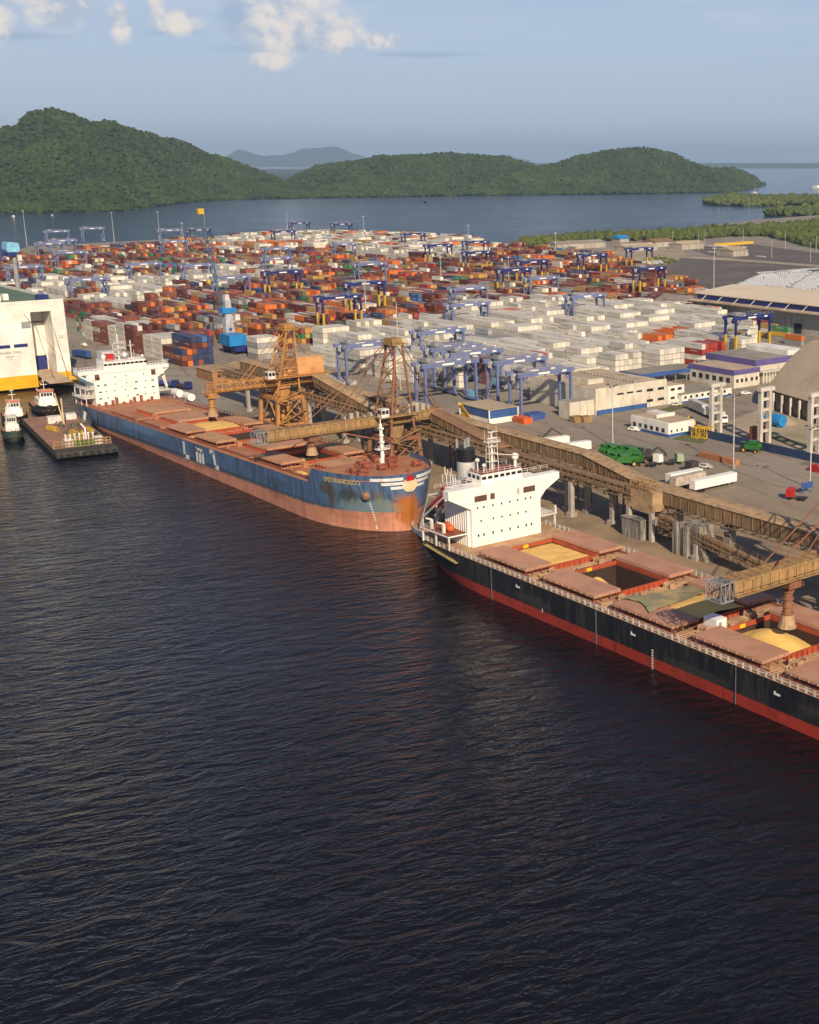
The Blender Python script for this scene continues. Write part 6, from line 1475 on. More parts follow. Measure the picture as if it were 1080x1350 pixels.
b = bldg('gabled_shed', 'dark gabled shed at the left end of the long warehouse', (-640, 585, ZQ))
MB().prism([(570, ZQ), (596, ZQ), (596, 9), (583, 14), (570, 9)], 'x', -660, -632).build('wall', paint('dark_shed', (.03, .03, .045), .7), b); MB().prism([(569.5, 9.0), (583, 14.2), (596.5, 9.0), (596.5, 9.4), (583, 14.6), (569.5, 9.4)], 'x', -660.3, -631.6).build('roof', ROOFG, b)
for (px, py, wx, wy, h, lab, mt) in ((760, 327, 20, 70, 6, 'long grey roofed shed at the far edge of the yard', ROOFG), (838, 330, 22, 45, 5, 'cream roofed low shed among the far sheds', ROOFT), (868, 325, 24, 30, 6, 'brown pitched shed among the far sheds', BROWNST), (905, 328, 22, 34, 6, 'pale shed right of the brown pitched one', ROOFT), (722, 352, 12, 26, 4, 'small pale shed behind the dark gantry', ROOFT), (965, 337, 26, 22, 6, 'ochre shed beside the far lot path', SAND)):
    q = at(px, py, ZQ); b = bldg('far_shed', lab, (q[0], q[1], ZQ), 'shed')
    x0, x1, y0, y1 = q[0] - wx / 2, q[0] + wx / 2, q[1] - wy / 2, q[1] + wy / 2
    MB().box(x0, x1, y0, y1, ZQ, ZQ + h).build('wall', CONC, b); MB().prism([(x0 - .6, ZQ + h + .01), (x1 + .6, ZQ + h + .01), (q[0], ZQ + h + wx * .14)], 'y', y0 - .5, y1 + .5).build('roof', mt, b)
q = at(818, 319, ZQ); b = bldg('far_shed', 'bright blue tarpaulin roofed shelter behind the far gantries', (q[0], q[1], ZQ), 'shed'); MB().prism([(q[0] - 9, 8), (q[0] + 9, 8), (q[0], 12)], 'y', q[1] - 8, q[1] + 8).build('roof', CYAN, b); MB().box(q[0] - 8, q[0] + 8, q[1] - 7, q[1] + 7, ZQ, 7.98).build('wall', CONC, b)
# concrete frames of an unfinished gallery
for (x, y, h, lab) in ((-340, 325, 17.2, 'tall concrete ladder frame standing left of the other two'), (-315.6, 325.5, 18.8, 'tall concrete ladder frame behind the green harvester'), (-293.4, 327, 19.6, 'tall concrete ladder frame cut by the right edge')):
    f_ = thing('concrete_pylon', lab, 'frame', (x, y, ZQ), 0, 'concrete ladder frames')
    for yy in (y - 2.1, y + 2.1): MB().box(x - .75, x + .75, yy - .6, yy + .6, ZQ, ZQ + h).build('column', CONCW, f_)
    for k in range(4): z = ZQ + h * (.22 + k * .2); MB().box(x - .5, x + .5, y - 1.498, y + 1.498, z, z + .9).build('cross_beam', CONCW, f_)
    MB().box(x - 1, x + 1, y - 3.2, y + 4, ZQ + h + .002, ZQ + h + 1.3).build('cap_beam', CONCW, f_)
m = MB()
for k in range(34): m.box(-356 + k * 5.2, -356 + k * 5.2 + 5.15, 316.4, 316.7, ZQ, ZQ + 2.9).box(-356.2 + k * 5.2, -355.9 + k * 5.2, 316.3, 316.39, ZQ, ZQ + 3.0)
solo('wall_fence', m, paint('fence_blue', (.025, .05, .13), .6, (.04, .04, .06), .4, .3, 1), 'dark blue panel fence along the back of the apron', 'fence', (-270, 316.5, ZQ))
# berth sheds near the orange loader
b = bldg('berth_shed', 'long low brown roofed shed behind the orange loader', (-600, 258, ZQ)); p0, p1 = at(297, 482, 8), at(352, 496, 8)
MB().box(p0[0], p1[0], p0[1], p0[1] + 9, ZQ, 8).build('wall', BROWNST, b); MB().prism([(p0[1] - .5, 8.01), (p0[1] + 9.5, 8.01), (p0[1] + 4.5, 9.6)], 'x', p0[0] - .5, p1[0] + .5).build('roof', BROWNLT, b)
b = bldg('berth_shed', 'square tan roofed shed left of the orange loader\'s boom', (-580, 240, ZQ)); MB().box(-590, -572, 233, 243, ZQ, 8.2).build('wall', paint('shed_brown', (.33, .16, .07), .8, (.2, .1, .05), .4, .3), b); MB().box(-590.4, -571.6, 232.6, 243.4, 8.202, 8.5).build('roof', BROWNLT, b); windows(b, -572, (236, 240), 6, 1.4, 1.4)
m = MB(); rr = random.Random(2)
for k in range(7): m.box(-560 + k * 5.2, -555.4 + k * 5.2, 262, 279, ZQ + .01, 5.1 + rr.uniform(-.2, .4))
solo('panel_stack', m, paint('grey_panels', (.40, .39, .36), .7, (.25, .22, .2), .4, .4), 'row of low grey panels stored behind the orange loader', 'stack', (-545, 270, ZQ))

# ================================================================== vehicles on the apron
def truck(label, cat, loc, rz, cabc, load=None, loadc=None, L=14., group=None, hl=2.8):
    t = thing('truck', label, cat, loc, rz, group)
    m = MB().prism([(L / 2 - 2.4, 1.0), (L / 2, 1.0), (L / 2, 2.4), (L / 2 - .35, 3.5), (L / 2 - 2.4, 3.6)], 'y', -1.22, 1.22); c = m.build('cab', cabc, t, local=True)
    MB().prism([(L / 2 + .01, 2.45), (L / 2 + .04, 2.45), (L / 2 - .28, 3.3), (L / 2 - .31, 3.3)], 'y', -1.05, 1.05).build('windscreen', WINDOW, c, local=True)
    MB().box(-L / 2, L / 2 - 2.5, -.5, .5, .75, 1.15).build('chassis', DARKM, t, local=True)
    for x in (L / 2 - 1.3, L / 2 - 4.2, -L / 2 + 1.2, -L / 2 + 2.5):
        for y in (-1.05, 1.05): MB().tube((x, y - .18, .52), (x, y + .18, .52), .52, 10).build('wheel', TYRE, t, local=True)
    if load: MB().box(-L / 2, L / 2 - 2.8, -1.25, 1.25, 1.18, 1.18 + hl).build(load, loadc, t, local=True)
    return t
def gnd(px, py): p = at(px, py, ZQ); return (p[0], p[1], ZQ)
truck('blue box truck parked between the car carrier and the blue ship', 'truck', gnd(108, 472), R(190), BLUEW, 'box_body', BLUEW, 15)
truck('red tractor unit without trailer at the right edge of the apron', 'truck', gnd(1051, 659), R(-150), REDP, None, None, 6.5)
truck('white truck cab beside the green machines', 'truck', gnd(862, 614), R(100), WHITE, None, None, 7)
truck('pale green tractor unit right of the machinery pile', 'truck', gnd(888, 612), R(70), paint('pale_green', (.30, .38, .25), .5), None, None, 6.5)
truck('grey box trailer truck between the concrete frames, left one', 'truck', gnd(922, 545), R(-20), WHITE, 'box_body', SILVER, 17, hl=3.4)
truck('grey box trailer truck behind the first concrete frame', 'truck', gnd(945, 555), R(-22), WHITE, 'box_body', SILVER, 17, hl=3.4)
truck('dark flatbed truck parked beside the blue carrier\'s white house', 'truck', gnd(237, 512), R(12), NAVY, 'flatbed', DARKM, 16, hl=.9)
truck('second dark flatbed truck, nearer the tank than the first', 'truck', gnd(222, 510), R(12), NAVY, 'flatbed', BLUEW, 14, hl=1.0)
def trailer(label, x, y, rz, L=14., group=None, mat=None, h=2.7):
    t = thing('trailer', label, 'trailer', (x, y, ZQ), rz, group)
    MB().box(-L / 2, L / 2, -1.3, 1.3, 1.2, 1.2 + h).build('box_body', mat or WHITE, t, local=True); MB().box(-L / 2 + .3, L / 2 - .3, -.5, .5, .8, 1.19).build('chassis', DARKM, t, local=True)
    for k in range(3):
        for yy in (-1, 1): MB().tube((-L / 2 + 1.2 + k * 1.25, yy - .2, .5), (-L / 2 + 1.2 + k * 1.25, yy + .2, .5), .5, 10).build('wheel', TYRE, t, local=True)
    MB().box(L / 2 - 3, L / 2 - 2.7, -.9, -.6, 0, 1.19).box(L / 2 - 3, L / 2 - 2.7, .6, .9, 0, 1.19).build('landing_leg', GREYP, t, local=True); return t
trailer('nearest long white box trailer on the apron by the gallery', -279.6, 266.6, R(90), 17.5)
trailer('white trailer second back, partly behind the nearest one', -290.5, 264.5, R(88), 13)
trailer('weathered white trailer third back beside the other two', -286.6, 262.6, R(92), 13, None, paint('weathered_white', (.55, .48, .40), .7, (.3, .2, .15), .5, .5))
trailer('white box trailer behind the sloping gallery, left of its pair', -358.5, 264.5, R(80), 12)
trailer('white box trailer behind the sloping gallery, right of its pair', -347, 264.5, R(80), 13)
def car(name, label, x, y, rz, mat, group=None):
    c = thing(name, label, 'car', (x, y, ZQ), rz, group)
    bo = MB().prism([(-2.3, .35), (2.3, .35), (2.3, .8), (1.3, .95), (.5, 1.5), (-1.5, 1.5), (-2.2, .95)], 'y', -.88, .88).build('body', mat, c, local=True)
    MB().box(-1.3, .6, -.895, -.885, 1.0, 1.4).box(-1.3, .6, .885, .895, 1.0, 1.4).build('window', WINDOW, bo, local=True)
    for xx in (-1.4, 1.4):
        for yy in (-.8, .8): MB().tube((xx, yy - .1, .33), (xx, yy + .1, .33), .33, 8).build('wheel', TYRE, c, local=True)
    return c
truck('blue container on a truck behind the purple banded office', 'truck', gnd(1020, 464), R(15), NAVY, 'box_body', BLUEW, 15)
for px, py, lab_ in ((726, 598, 'white van behind the low belt conveyor, left of its twin'), (752, 604, 'white van behind the low belt conveyor, right of its twin')): p = gnd(px, py); car('parked_van', lab_, p[0], p[1], R(8), WHITE)
p = gnd(930, 617); car('parked_car', 'silver car parked near the crates on the apron', p[0], p[1], R(25), SILVER)
p = gnd(836, 568); car('parked_car', 'white car at the small office\'s left corner', p[0], p[1], R(15), WHITE)
p = gnd(891, 535); car('parked_car', 'pale car parked below the office wing', p[0], p[1], R(80), SILVER)
p = gnd(983, 520); car('parked_car', 'white car parked in front of the gate office', p[0], p[1], R(70), WHITE)
p = gnd(111, 456); car('parked_car', 'white car on the quay road behind the blue truck', p[0], p[1], R(5), WHITE)
def harvester(label, x, y, rz, group=None, header=False):
    h = thing('harvester', label, 'farm machine', (x, y, ZQ), rz, group); h.scale = (.88, .88, .88)
    MB().prism([(-4.2, 1.6), (2.0, 1.3), (2.2, 3.2), (-.5, 3.9), (-3.6, 3.8), (-4.6, 2.8)], 'y', -1.5, 1.5).build('body', GREENM, h, local=True)
    MB().prism([(-2.8, 3.9), (-.2, 3.9), (.4, 4.7), (-3.4, 4.7)], 'y', -1.4, 1.4).build('grain_tank', GREENM, h, local=True)
    cb = MB().prism([(2.2, 1.7), (3.6, 1.9), (3.9, 3.7), (2.2, 3.7)], 'y', -1.0, 1.0).build('cab', WINDOW, h, local=True); MB().box(2.0, 4.0, -1.1, 1.1, 3.702, 3.9).build('roof', GREENM, cb, local=True)
    for (xx, r_, w_) in ((2.0, .98, .7), (-3.0, .7, .45)):
        for yy in (-1.7, 1.7):
            wl = MB().tube((xx, yy - w_ / 2, r_), (xx, yy + w_ / 2, r_), r_, 14).build('wheel', TYRE, h, local=True); MB().tube((xx, yy - w_ / 2 - .03, r_), (xx, yy + w_ / 2 + .03, r_), r_ * .55, 12).build('rim', YELL, wl, local=True)
    MB().tube((-.5, 1.6, 3.7), (-5.2, 1.75, 4.3), .22, 8).build('unloading_auger', GREENM, h, local=True)
    if header: MB().prism([(3.6, .3), (5.6, .3), (5.2, 1.2), (3.6, 1.3)], 'y', -2.6, 2.6).build('header', DARKM, h, local=True)
    return h
p = gnd(989, 596); harvester('green combine harvester with yellow wheels alone by the blue fence', p[0], p[1], R(200), header=True)
for k, (px, py, rz, lab) in enumerate(((803, 600, 100, 'green farm machine at the left end of the cluster'), (814, 602, 70, 'green farm machine second from the left in the cluster'), (824, 602, 110, 'green farm machine at the back middle of the cluster'), (836, 604, 80, 'green farm machine at the back right of the cluster'), (815, 612, 95, 'green farm machine in front of the back pair'), (828, 614, 60, 'green farm machine at the front of the cluster'), (842, 612, 120, 'green farm machine at the right end, next to the dark boom'))):
    q = gnd(px, py); harvester(lab, q[0], q[1], R(rz), 'green farm machines parked together')
def digger(label, x, y, rz, mat, boom=1.):
    e = thing('excavator', label, 'excavator', (x, y, ZQ), rz)
    for yy in (-1.3, 1.3): MB().prism([(-2, 0), (2, 0), (2.4, .5), (2, 1), (-2, 1), (-2.4, .5)], 'y', yy - .3, yy + .3).build('track', TYRE, e, local=True)
    MB().box(-2.4, 1.6, -1.3, 1.3, 1.2, 2.7).box(-.3, 1.5, .2, 1.2, 2.7, 3.6).build('body', mat, e, local=True)
    MB().beam((1.2, -.4, 2.2), (5 * boom, -.4, 5.6 * boom), .55, .8).beam((5 * boom, -.4, 5.6 * boom), (8.2 * boom, -.4, 3.2 * boom), .45, .6).prism([(7.8 * boom, 3.3 * boom), (8.8 * boom, 3 * boom), (8.6 * boom, 1.8 * boom), (7.6 * boom, 2.2 * boom)], 'y', -1, .2).build('arm', mat, e, local=True); return e
p = gnd(708, 588); digger('black long armed excavator behind the upper conveyor gallery', p[0], p[1], R(62), DARKM, 1.1)
p = gnd(852, 606); digger('black loader boom machine among the green farm machines', p[0], p[1], R(40), DARKM, .8)
p = gnd(910, 563); digger('small yellow digger by the small office', p[0], p[1], R(160), YELL, .6)
m = MB().box(0, 3.2, 0, 3.2, ZQ, ZQ + 3.4).box(-.1, 3.3, -.1, 3.3, ZQ + 3.402, ZQ + 3.5); q = gnd(903, 622); m.v = [(x + q[0], y + q[1], z) for x, y, z in m.v]; solo('tank_box', m, DARKM, 'black square tank standing beside the silver car', 'tank', q)
q = gnd(995, 581); m = MB()
for dy in (0, 4.2): m.tube((q[0], q[1] + dy, ZQ), (q[0], q[1] + dy, ZQ + 5), 1.9, 16).tube((q[0], q[1] + dy, ZQ + 5), (q[0], q[1] + dy, ZQ + 5.4), 1.9, 16, 0, .6)
solo('tank', m, REDOX, 'dark red twin drum tank beside the middle concrete frame', 'tank', q)
q = gnd(1022, 562); m = MB().tube((q[0] - 4, q[1], ZQ + 2.6), (q[0] + 4, q[1], ZQ + 2.6), 2.2, 16).box(q[0] - 3, q[0] - 2.4, q[1] - 1.6, q[1] + 1.6, ZQ, ZQ + 1).box(q[0] + 2.4, q[0] + 3, q[1] - 1.6, q[1] + 1.6, ZQ, ZQ + 1); solo('tank', m, CYAN, 'bright blue tank lying by the arched store', 'tank', q)
for (px, py, lab) in ((231, 522, 'white cylindrical tank left of the orange loader\'s spout'), (242, 528, 'white cylindrical tank nearer the orange loader\'s spout')):
    q = gnd(px + 22, py + 3); q = gnd(px, py); m = MB().tube((-545 + (px - 231) * 1.1 - 2.5, 206, ZQ + 1.9), (-545 + (px - 231) * 1.1 + 3.5, 206, ZQ + 1.9), 1.6, 14).box(-546 + (px - 231) * 1.1, -545.4 + (px - 231) * 1.1, 204.8, 207.2, ZQ, ZQ + .8); solo('tank', m, WHITE, lab, 'tank', (-545 + (px - 231) * 1.1, 206, ZQ))
m = MB(); q = gnd(945, 607)
for k in range(5): m.box(q[0] - 8 + k * 3.6, q[0] - 4.6 + k * 3.6, q[1] - 1, q[1] + 1, ZQ, ZQ + 1.9)
solo('machine_frame', m, paint('crate_rust', (.42, .18, .08), .7, (.25, .1, .05), .4, .6), 'row of rusty orange frames lying on the apron', 'frames', q)
for (px, py, lab) in ((921, 576, 'yellow steel rack with open bars beside the grass patch'), (932, 577, 'tall yellow steel rack nearest the blue fence')):
    q = gnd(px, py); m = MB().truss((q[0], q[1] - 2.5, ZQ + 1.9), (q[0], q[1] + 2.5, ZQ + 1.9), 2.4, 3.6, 4, .22); solo('steel_rack', m, YELL, lab, 'rack', q)
q = gnd(1064, 650); m = MB().box(q[0] - .1, q[0] + .1, q[1] - 2.4, q[1] + 2.4, ZQ + 1.4, ZQ + 3.4).box(q[0] - .12, q[0] + .12, q[1] - 1.9, q[1] - 1.7, ZQ, ZQ + 1.398).box(q[0] - .12, q[0] + .12, q[1] + 1.7, q[1] + 1.9, ZQ, ZQ + 1.398); solo('notice_board', m, BLUEW, 'blue notice board standing right of the red tractor unit', 'sign', q)
q = gnd(1078, 622); m = MB().box(q[0] - 3, q[0] + 3, q[1] - 1.2, q[1] + 1.2, ZQ, ZQ + 1.5).box(q[0] - 2, q[0] + 1, q[1] - 1, q[1] + 1, ZQ + 1.5, ZQ + 2.3); solo('skip', m, REDP, 'low red skip cut by the right edge', 'skip', q)
for k, (px, py, mt, lab) in enumerate(((686, 556, ORBOAT, 'orange bin left of its neighbour behind the blue hut'), (693, 558, ORBOAT, 'orange bin right of its neighbour behind the blue hut'), (703, 552, BLUEW, 'blue box shed behind the orange bins'), (760, 556, OCHRE, 'ochre crate left of the warehouse annex'), (772, 556, OCHRE, 'ochre crate right of its twin by the annex'))):
    q = gnd(px, py); s_ = 2.2 if k != 2 else 4; m = MB().prism([(q[1] - s_ * .8, ZQ), (q[1] + s_ * .8, ZQ), (q[1] + s_, ZQ + 2.2), (q[1] - s_, ZQ + 2.2)], 'x', q[0] - s_ * .8, q[0] + s_ * .8); solo('bin' if k < 2 else 'crate', m, mt, lab, 'bin' if k < 2 else 'crate', q)
m = MB(); a = at(606, 536, ZQ + 8); b_ = at(620, 552, ZQ); m.beam(tuple(b_), (a[0], a[1], ZQ + 9), 1.0, 1.1).box(b_[0] - 4, b_[0] + 1, b_[1] - 1.5, b_[1] + 1.5, ZQ, ZQ + 2.2); solo('mobile_crane', m, YELL, 'yellow telescopic crane jib raised left of the blue hut', 'crane', (b_[0], b_[1], ZQ))
for k, (px, py, lab) in enumerate(((560, 556, 'dark service truck behind the brown loader'),)):
    q = gnd(px, py); truck(lab, 'truck', q, R(170), NAVY, 'box_body', DARKM, 10)

# ================================================================== cars in the lots
def car_arrays(cx, cy, rz, z=ZQ + .02):
    pr = [(-2.2, .3), (2.2, .3), (2.2, .85), (1.2, 1.0), (.5, 1.5), (-1.5, 1.5), (-2.15, 1.0)]; ca, sa = math.cos(rz), math.sin(rz); vs = []
    for y in (-.85, .85):
        for (x, zz) in pr: vs.append((cx + x * ca - y * sa, cy + x * sa + y * ca, z + zz))
    return vs
CARF = [(i, (i + 1) % 7, 7 + (i + 1) % 7, 7 + i) for i in range(7)] + [tuple(range(6, -1, -1)), tuple(range(7, 14))]
CARW = paint('car_white', (.62, .63, .65), .3, (.30, .31, .34), .45, .06); LOT = [tuple(at(x, y, ZQ)[:2]) for x, y in ((962, 381), (1080, 388), (1200, 397), (1200, 362), (1080, 359), (1040, 358), (1000, 364))]
lo = np.min(LOT, 0); hi_ = np.max(LOT, 0); spots = []
for gx in np.arange(lo[0], hi_[0], 7.4):
    for gy in np.arange(lo[1], hi_[1], 2.5):
        if inpoly(gx, gy, LOT) and (gx + gy * .7) % 61 > 4 and rc.random() < .97: spots.append((gx + rc.uniform(-.1, .1), gy + rc.uniform(-.1, .1), 0.))
LOT2 = [tuple(at(x, y, ZQ)[:2]) for x, y in ((796, 352), (872, 348), (872, 345), (800, 347))]; lo = np.min(LOT2, 0); hi_ = np.max(LOT2, 0)
for gx in np.arange(lo[0], hi_[0], 6.6):
    for gy in np.arange(lo[1], hi_[1], 2.6):
        if inpoly(gx, gy, LOT2): spots.append((gx, gy, 0.))
for (xa, ya, xb, yb) in ((1000, 361, 1080, 355), (935, 333, 988, 336), (935, 325, 985, 327), (1000, 339, 1010, 340)):
    a, b = at(xa, ya, ZQ), at(xb, yb, ZQ); n = int(np.linalg.norm(b - a) / 3)
    for k in range(n): q = a + (b - a) * k / n; spots.append((q[0], q[1], 0.))
spots = [s_ for s_ in spots if not (-603 < s_[0] * 620 / max(s_[1], 621) < -368 and 100 - 97 * 590 / s_[1] < 24.2)]
def vis(s): px, py = proj((s[0], s[1], ZQ)); return 4 < px < 1076
spots.sort(key=lambda s: (not vis(s), s[0] ** 2 + s[1] ** 2)); first = None
for i, (x, y, rz) in enumerate(spots[:280]):
    if first is None: o = first = solo('lot_car', MB().add(car_arrays(0, 0, 0, 0), CARF), CARW, 'white car in the tight rows of the far vehicle lot', 'car', (0, 0, 0), 'cars in the far vehicle lot')
    else: o = first.copy(); col.objects.link(o)
    o.location = (x, y, ZQ + .02)
m = MB()
for (x, y, rz) in spots[280:]: m.add(car_arrays(x, y, rz), CARF)
tag(m.build('car_rows', CARW), 'rows upon rows of white cars filling the far vehicle lot', 'cars', kind='stuff')
first = None
for k in range(8):
    q = at(948 + k * 5.6, 325 - k * .45, ZQ)
    if first is None:
        first = o = solo('bus', MB().box(-5.5, 5.5, -1.25, 1.25, .6, 3.3).box(-5.3, 5.3, -1.1, 1.1, 3.302, 3.5).box(-3.6, -2.6, -1.2, 1.2, 0, .598).box(2.6, 3.6, -1.2, 1.2, 0, .598), YELL, 'yellow bus parked in the row before the wood', 'bus', (0, 0, 0), 'yellow buses in a row')
    else: o = first.copy(); col.objects.link(o)
    o.location = (q[0], q[1], ZQ); o.rotation_euler = (0, 0, R(50))

# ================================================================== car carrier at the left edge
rs = thing('car_carrier', 'tall white and yellow car carrier ship with a lowered stern ramp', 'ship', (-720, 173.5, 0)); SX = -627.; YA, YBq = 154.5, 189.4
ROROW = paint('roro_white', (.80, .76, .69), .5, (.55, .45, .34), .14, .25, 1); ROROY = paint('roro_yellow', (.80, .42, .012), .5, (.5, .25, .03), .12, .3, 1)
def tri(mb_, x0, x1, y0, y1, yl=6.7):
    mb_.box(x0, x1, y0, y1, yl + .002, 38.4, 0).box(x0, x1, y0, y1, .9, yl, 1)
m = MB(); tri(m, -830, SX - 12, YA, YBq); tri(m, SX - 11.998, SX, YA, 174.6); tri(m, SX - 11.998, SX, 183.4, YBq); m.box(SX - 11.998, SX, 174.602, 183.398, 34.6, 38.4, 0)
m.prism([(170.2, 34.598), (174.598, 30.2), (174.598, 34.598)], 'x', SX + .002, SX + .06, 0)
m.box(SX - 11.998, SX - 6, 174.602, 183.398, .9, 6.4, 1); m.build('hull', [ROROW, ROROY], rs)
MB().box(-830, SX - 14, YA + .4, YBq - .4, -4, .898).prism([(SX - 14, -4), (SX - 6, .898), (SX - 14, .898)], 'y', YA + .8, YBq - .8).build('hull_bottom', paint('hull_underside', (.03, .028, .026), .6, (.1, .06, .03), .3, .5), rs)
MB().box(SX - 11.99, SX - 11.9, 175.2, 182.8, 6.8, 13.4).build('garage_opening', NAVY, rs); MB().box(SX - 11.99, SX - 11.7, 174.7, 175.15, 6.8, 14).box(SX - 11.99, SX - 11.7, 182.85, 183.3, 6.8, 14).box(SX - 11.99, SX - 11.7, 174.7, 183.3, 14.002, 14.6).build('garage_frame', WHITE, rs)
MB().prism([(SX - 8, 6.6), (SX + 15, 4.0), (SX + 15.4, 4.1), (SX - 8, 7.2)], 'y', 175, 185).build('stern_ramp', paint('ramp_tan', (.45, .34, .22), .8, (.3, .22, .14), .4, .4), rs)
MB().prism([(SX - 6, .9), (SX + 5, 1.2), (SX + 9, 3.9), (SX - 6, 6.0)], 'y', 184.5, 189).build('ramp_support', ROROY, rs)
m = MB()
for y0, y1 in ((175.4, 178.4), (182.6, 184.6)): m.tube((SX - .5, y0, 34.2), (SX + 11, y1, 5), .09, 5)
m.tube((SX + .1, 172, 34), (SX + 8, 187, 8), .08, 5); m.build('ramp_cable', DARKM, rs)
for y0, y1 in ((155.5, 158.6), (159.4, 164.6), (166.2, 172)): MB().box(SX + .01, SX + .06, y0, y1, 19.4, 20.9).build('mooring_port', NAVY, rs)
for y0, y1, z0, z1 in ((170.4, 174.2, 27.6, 30.6),): MB().box(SX + .01, SX + .07, y0, y1, z0, z1).build('recess', GREYP, rs)
m = MB()
for k in range(9): m.box(SX - 11.89, SX - 11.6, 175 + k * .9, 175.5 + k * .9, 28.4, 29.2)
m.build('deck_light', DARKM, rs)
LT = paint('lettering_dark', (.10, .10, .12), .6)
for s_, sz, z, y0 in (('GRANDE TEMA', 1.35, 16.9, 159.0), ('PALERMO', .8, 15.3, 162.2), ('IMO', .6, 14.2, 163.8)):
    vs, fs = text_mesh(s_, sz, .04); MB().add([(SX + .06 + t_, y0 + a * 1.06, z + c) for a, t_, c in vs], fs).build('ship_name', LT, rs)
vs, fs = text_mesh('22', 1.8, .04); MB().add([(SX + .06 + t_, 185.8 + a, 22.0 + c) for a, t_, c in vs], fs).build('hull_mark', LT, rs)
MB().box(-829.8, SX - .2, YA + .2, YBq - .2, 38.402, 38.46).build('upper_deck', paint('deck_green', (.10, .17, .11), .8, (.16, .2, .14), .4, .1), rs)
m = MB().box(SX - .3, SX, YA, YBq, 38.462, 39.7).box(-830, SX - .302, YBq - .3, YBq, 38.462, 39.7).box(-830, SX - .302, YA, YA + .3, 38.462, 39.7); m.build('bulwark', ROROW, rs)
m = MB().box(-690, -672, 156, 172, 38.47, 46).box(-670, -660, 160, 168, 38.47, 42).tube((-676, 164, 46), (-676, 164, 54), .5, 8); m.build('upper_house', ROROW, rs)
for k in range(4): MB().box(SX - 22 - (k % 2) * 4, SX - 18 - (k % 2) * 4, 157 + k * 4.4, 159.2 + k * 4.4, 38.47, 41.2).build('ventilator', WHITE, rs)
m = MB().box(SX - 9, SX - 2, 180, 184, 38.47, 41.4).box(SX - 8.6, SX - 2.4, 180.3, 183.7, 41.402, 41.6); m.build('winch_house', NAVY, rs)

# ================================================================== tugs and barge
def tug(label, x, y, rz, L, hullm, topm, seed, roofm=ORBOAT):
    t = thing('tugboat', label, 'tugboat', (x, y, 0)); H = Hull(-L / 2, L / 2, L * .165, 2.3, L * .34, L * .2, 1.0, z_keel=-1.5, fo=1.0, bul=.7, xf=L * .12, tw=.75)
    H.mesh([-1.5, 0, .8, 1.6, H.ztop], [0] * 4, 0, 40).build('hull', hullm, t, local=True); H.deck(-L / 2 + .3, L / 2 - .6, 2.3, 0, 24).build('deck', DECKR, t, local=True)
    m = MB()
    for k in range(26):
        f = -L / 2 + 1 + (L - 1.6) * k / 25
        for sg in (-1, 1): yy = sg * (H.hb(f, 2) + .22); m.tube((f, yy - .16, 1.5), (f, yy + .16, 1.5), .62, 8)
    m.build('tyre_fender', TYRE, t, local=True)
    h1 = MB().prism([(-L * .18, 2.302), (L * .26, 2.302), (L * .2, 5.4), (-L * .16, 5.4)], 'y', -L * .11, L * .11).ball((L * .2, -L * .07, 3.8), L * .055).ball((L * .2, L * .07, 3.8), L * .055).build('deckhouse', topm, t, local=True)
    wh = MB().prism([(-L * .03, 5.402), (L * .15, 5.402), (L * .17, 8.3), (-L * .05, 8.3)], 'y', -L * .085, L * .085).build('wheelhouse', topm, t, local=True)
    m = MB()
    for k in range(4): yy = -L * .07 + k * L * .037; m.box(L * .161, L * .172, yy, yy + L * .028, 6.7, 7.9)
    for sg in (-1, 1):
        for k in range(3): xx = -L * .02 + k * L * .055; m.box(xx, xx + L * .042, sg * L * .0855 - .02, sg * L * .0855 + .02, 6.7, 7.9)
    m.build('window', WINDOW, wh, local=True); MB().box(-L * .07, L * .18, -L * .095, L * .095, 8.302, 8.5).build('roof', roofm, wh, local=True)
    m = MB().tube((0, 0, 8.5), (0, 0, 13.5), .16, 6).box(-.3, .3, -1.3, 1.3, 10.6, 10.8).box(-.2, .2, -.8, .8, 12.2, 12.35).rail([(-L * .06, -L * .09, 8.5), (L * .17, -L * .09, 8.5), (L * .17, L * .09, 8.5)], .9, 1.1, .06); m.build('mast', WHITE2, t, local=True)
    for sg in (-1, 1): MB().tube((-L * .1, sg * L * .07, 5.4), (-L * .1, sg * L * .07, 8.4), .45, 10).build('exhaust_funnel', roofm, t, local=True)
    MB().tube((L * .34, -.9, 3.1), (L * .34, .9, 3.1), .6, 10).box(-L * .32, -L * .28, -1, 1, 2.3, 3.6).build('towing_winch', DARKM, t, local=True)
    t.rotation_euler = (0, 0, rz); return t
BLKH = paint('tug_black', (.018, .018, .02), .6, (.06, .045, .035), .4, .6)
tug('small white and green tug nearest the camera beside the barge', -520, 133.5, R(-12), 20, paint('tug_green', (.05, .08, .06), .6, (.03, .03, .03), .5, .5), WHITE2, 1, WHITE2)
tug('white tug with red funnels cut by the left edge behind the small tug', -553, 143.5, R(-14), 27, BLKH, WHITE, 2)
tug('larger white tug between the car carrier and the barge', -570, 160.5, R(-8), 30, BLKH, WHITE, 3)
ba = thing('barge', 'flat rusty deck barge with dark tyre sides moored beside the blue ship', 'barge', (-504.5, 148.2, 0)); BLn, BWd = 76, 20
MB().prism([(-BLn / 2, 2.4), (-BLn / 2, .6), (-BLn / 2 + 3, -1), (BLn / 2 - 3, -1), (BLn / 2, .6), (BLn / 2, 2.4)], 'y', -BWd / 2, BWd / 2).build('hull', paint('barge_hull', (.035, .033, .028), .8, (.08, .07, .05), .5, .5), ba, local=True)
MB().box(-BLn / 2 + .3, BLn / 2 - 8, -BWd / 2 + .3, BWd / 2 - .3, 2.402, 2.5).build('deck', paint('barge_deck', (.33, .17, .11), .9, (.2, .11, .08), .5, .2), ba, local=True)
m = MB()
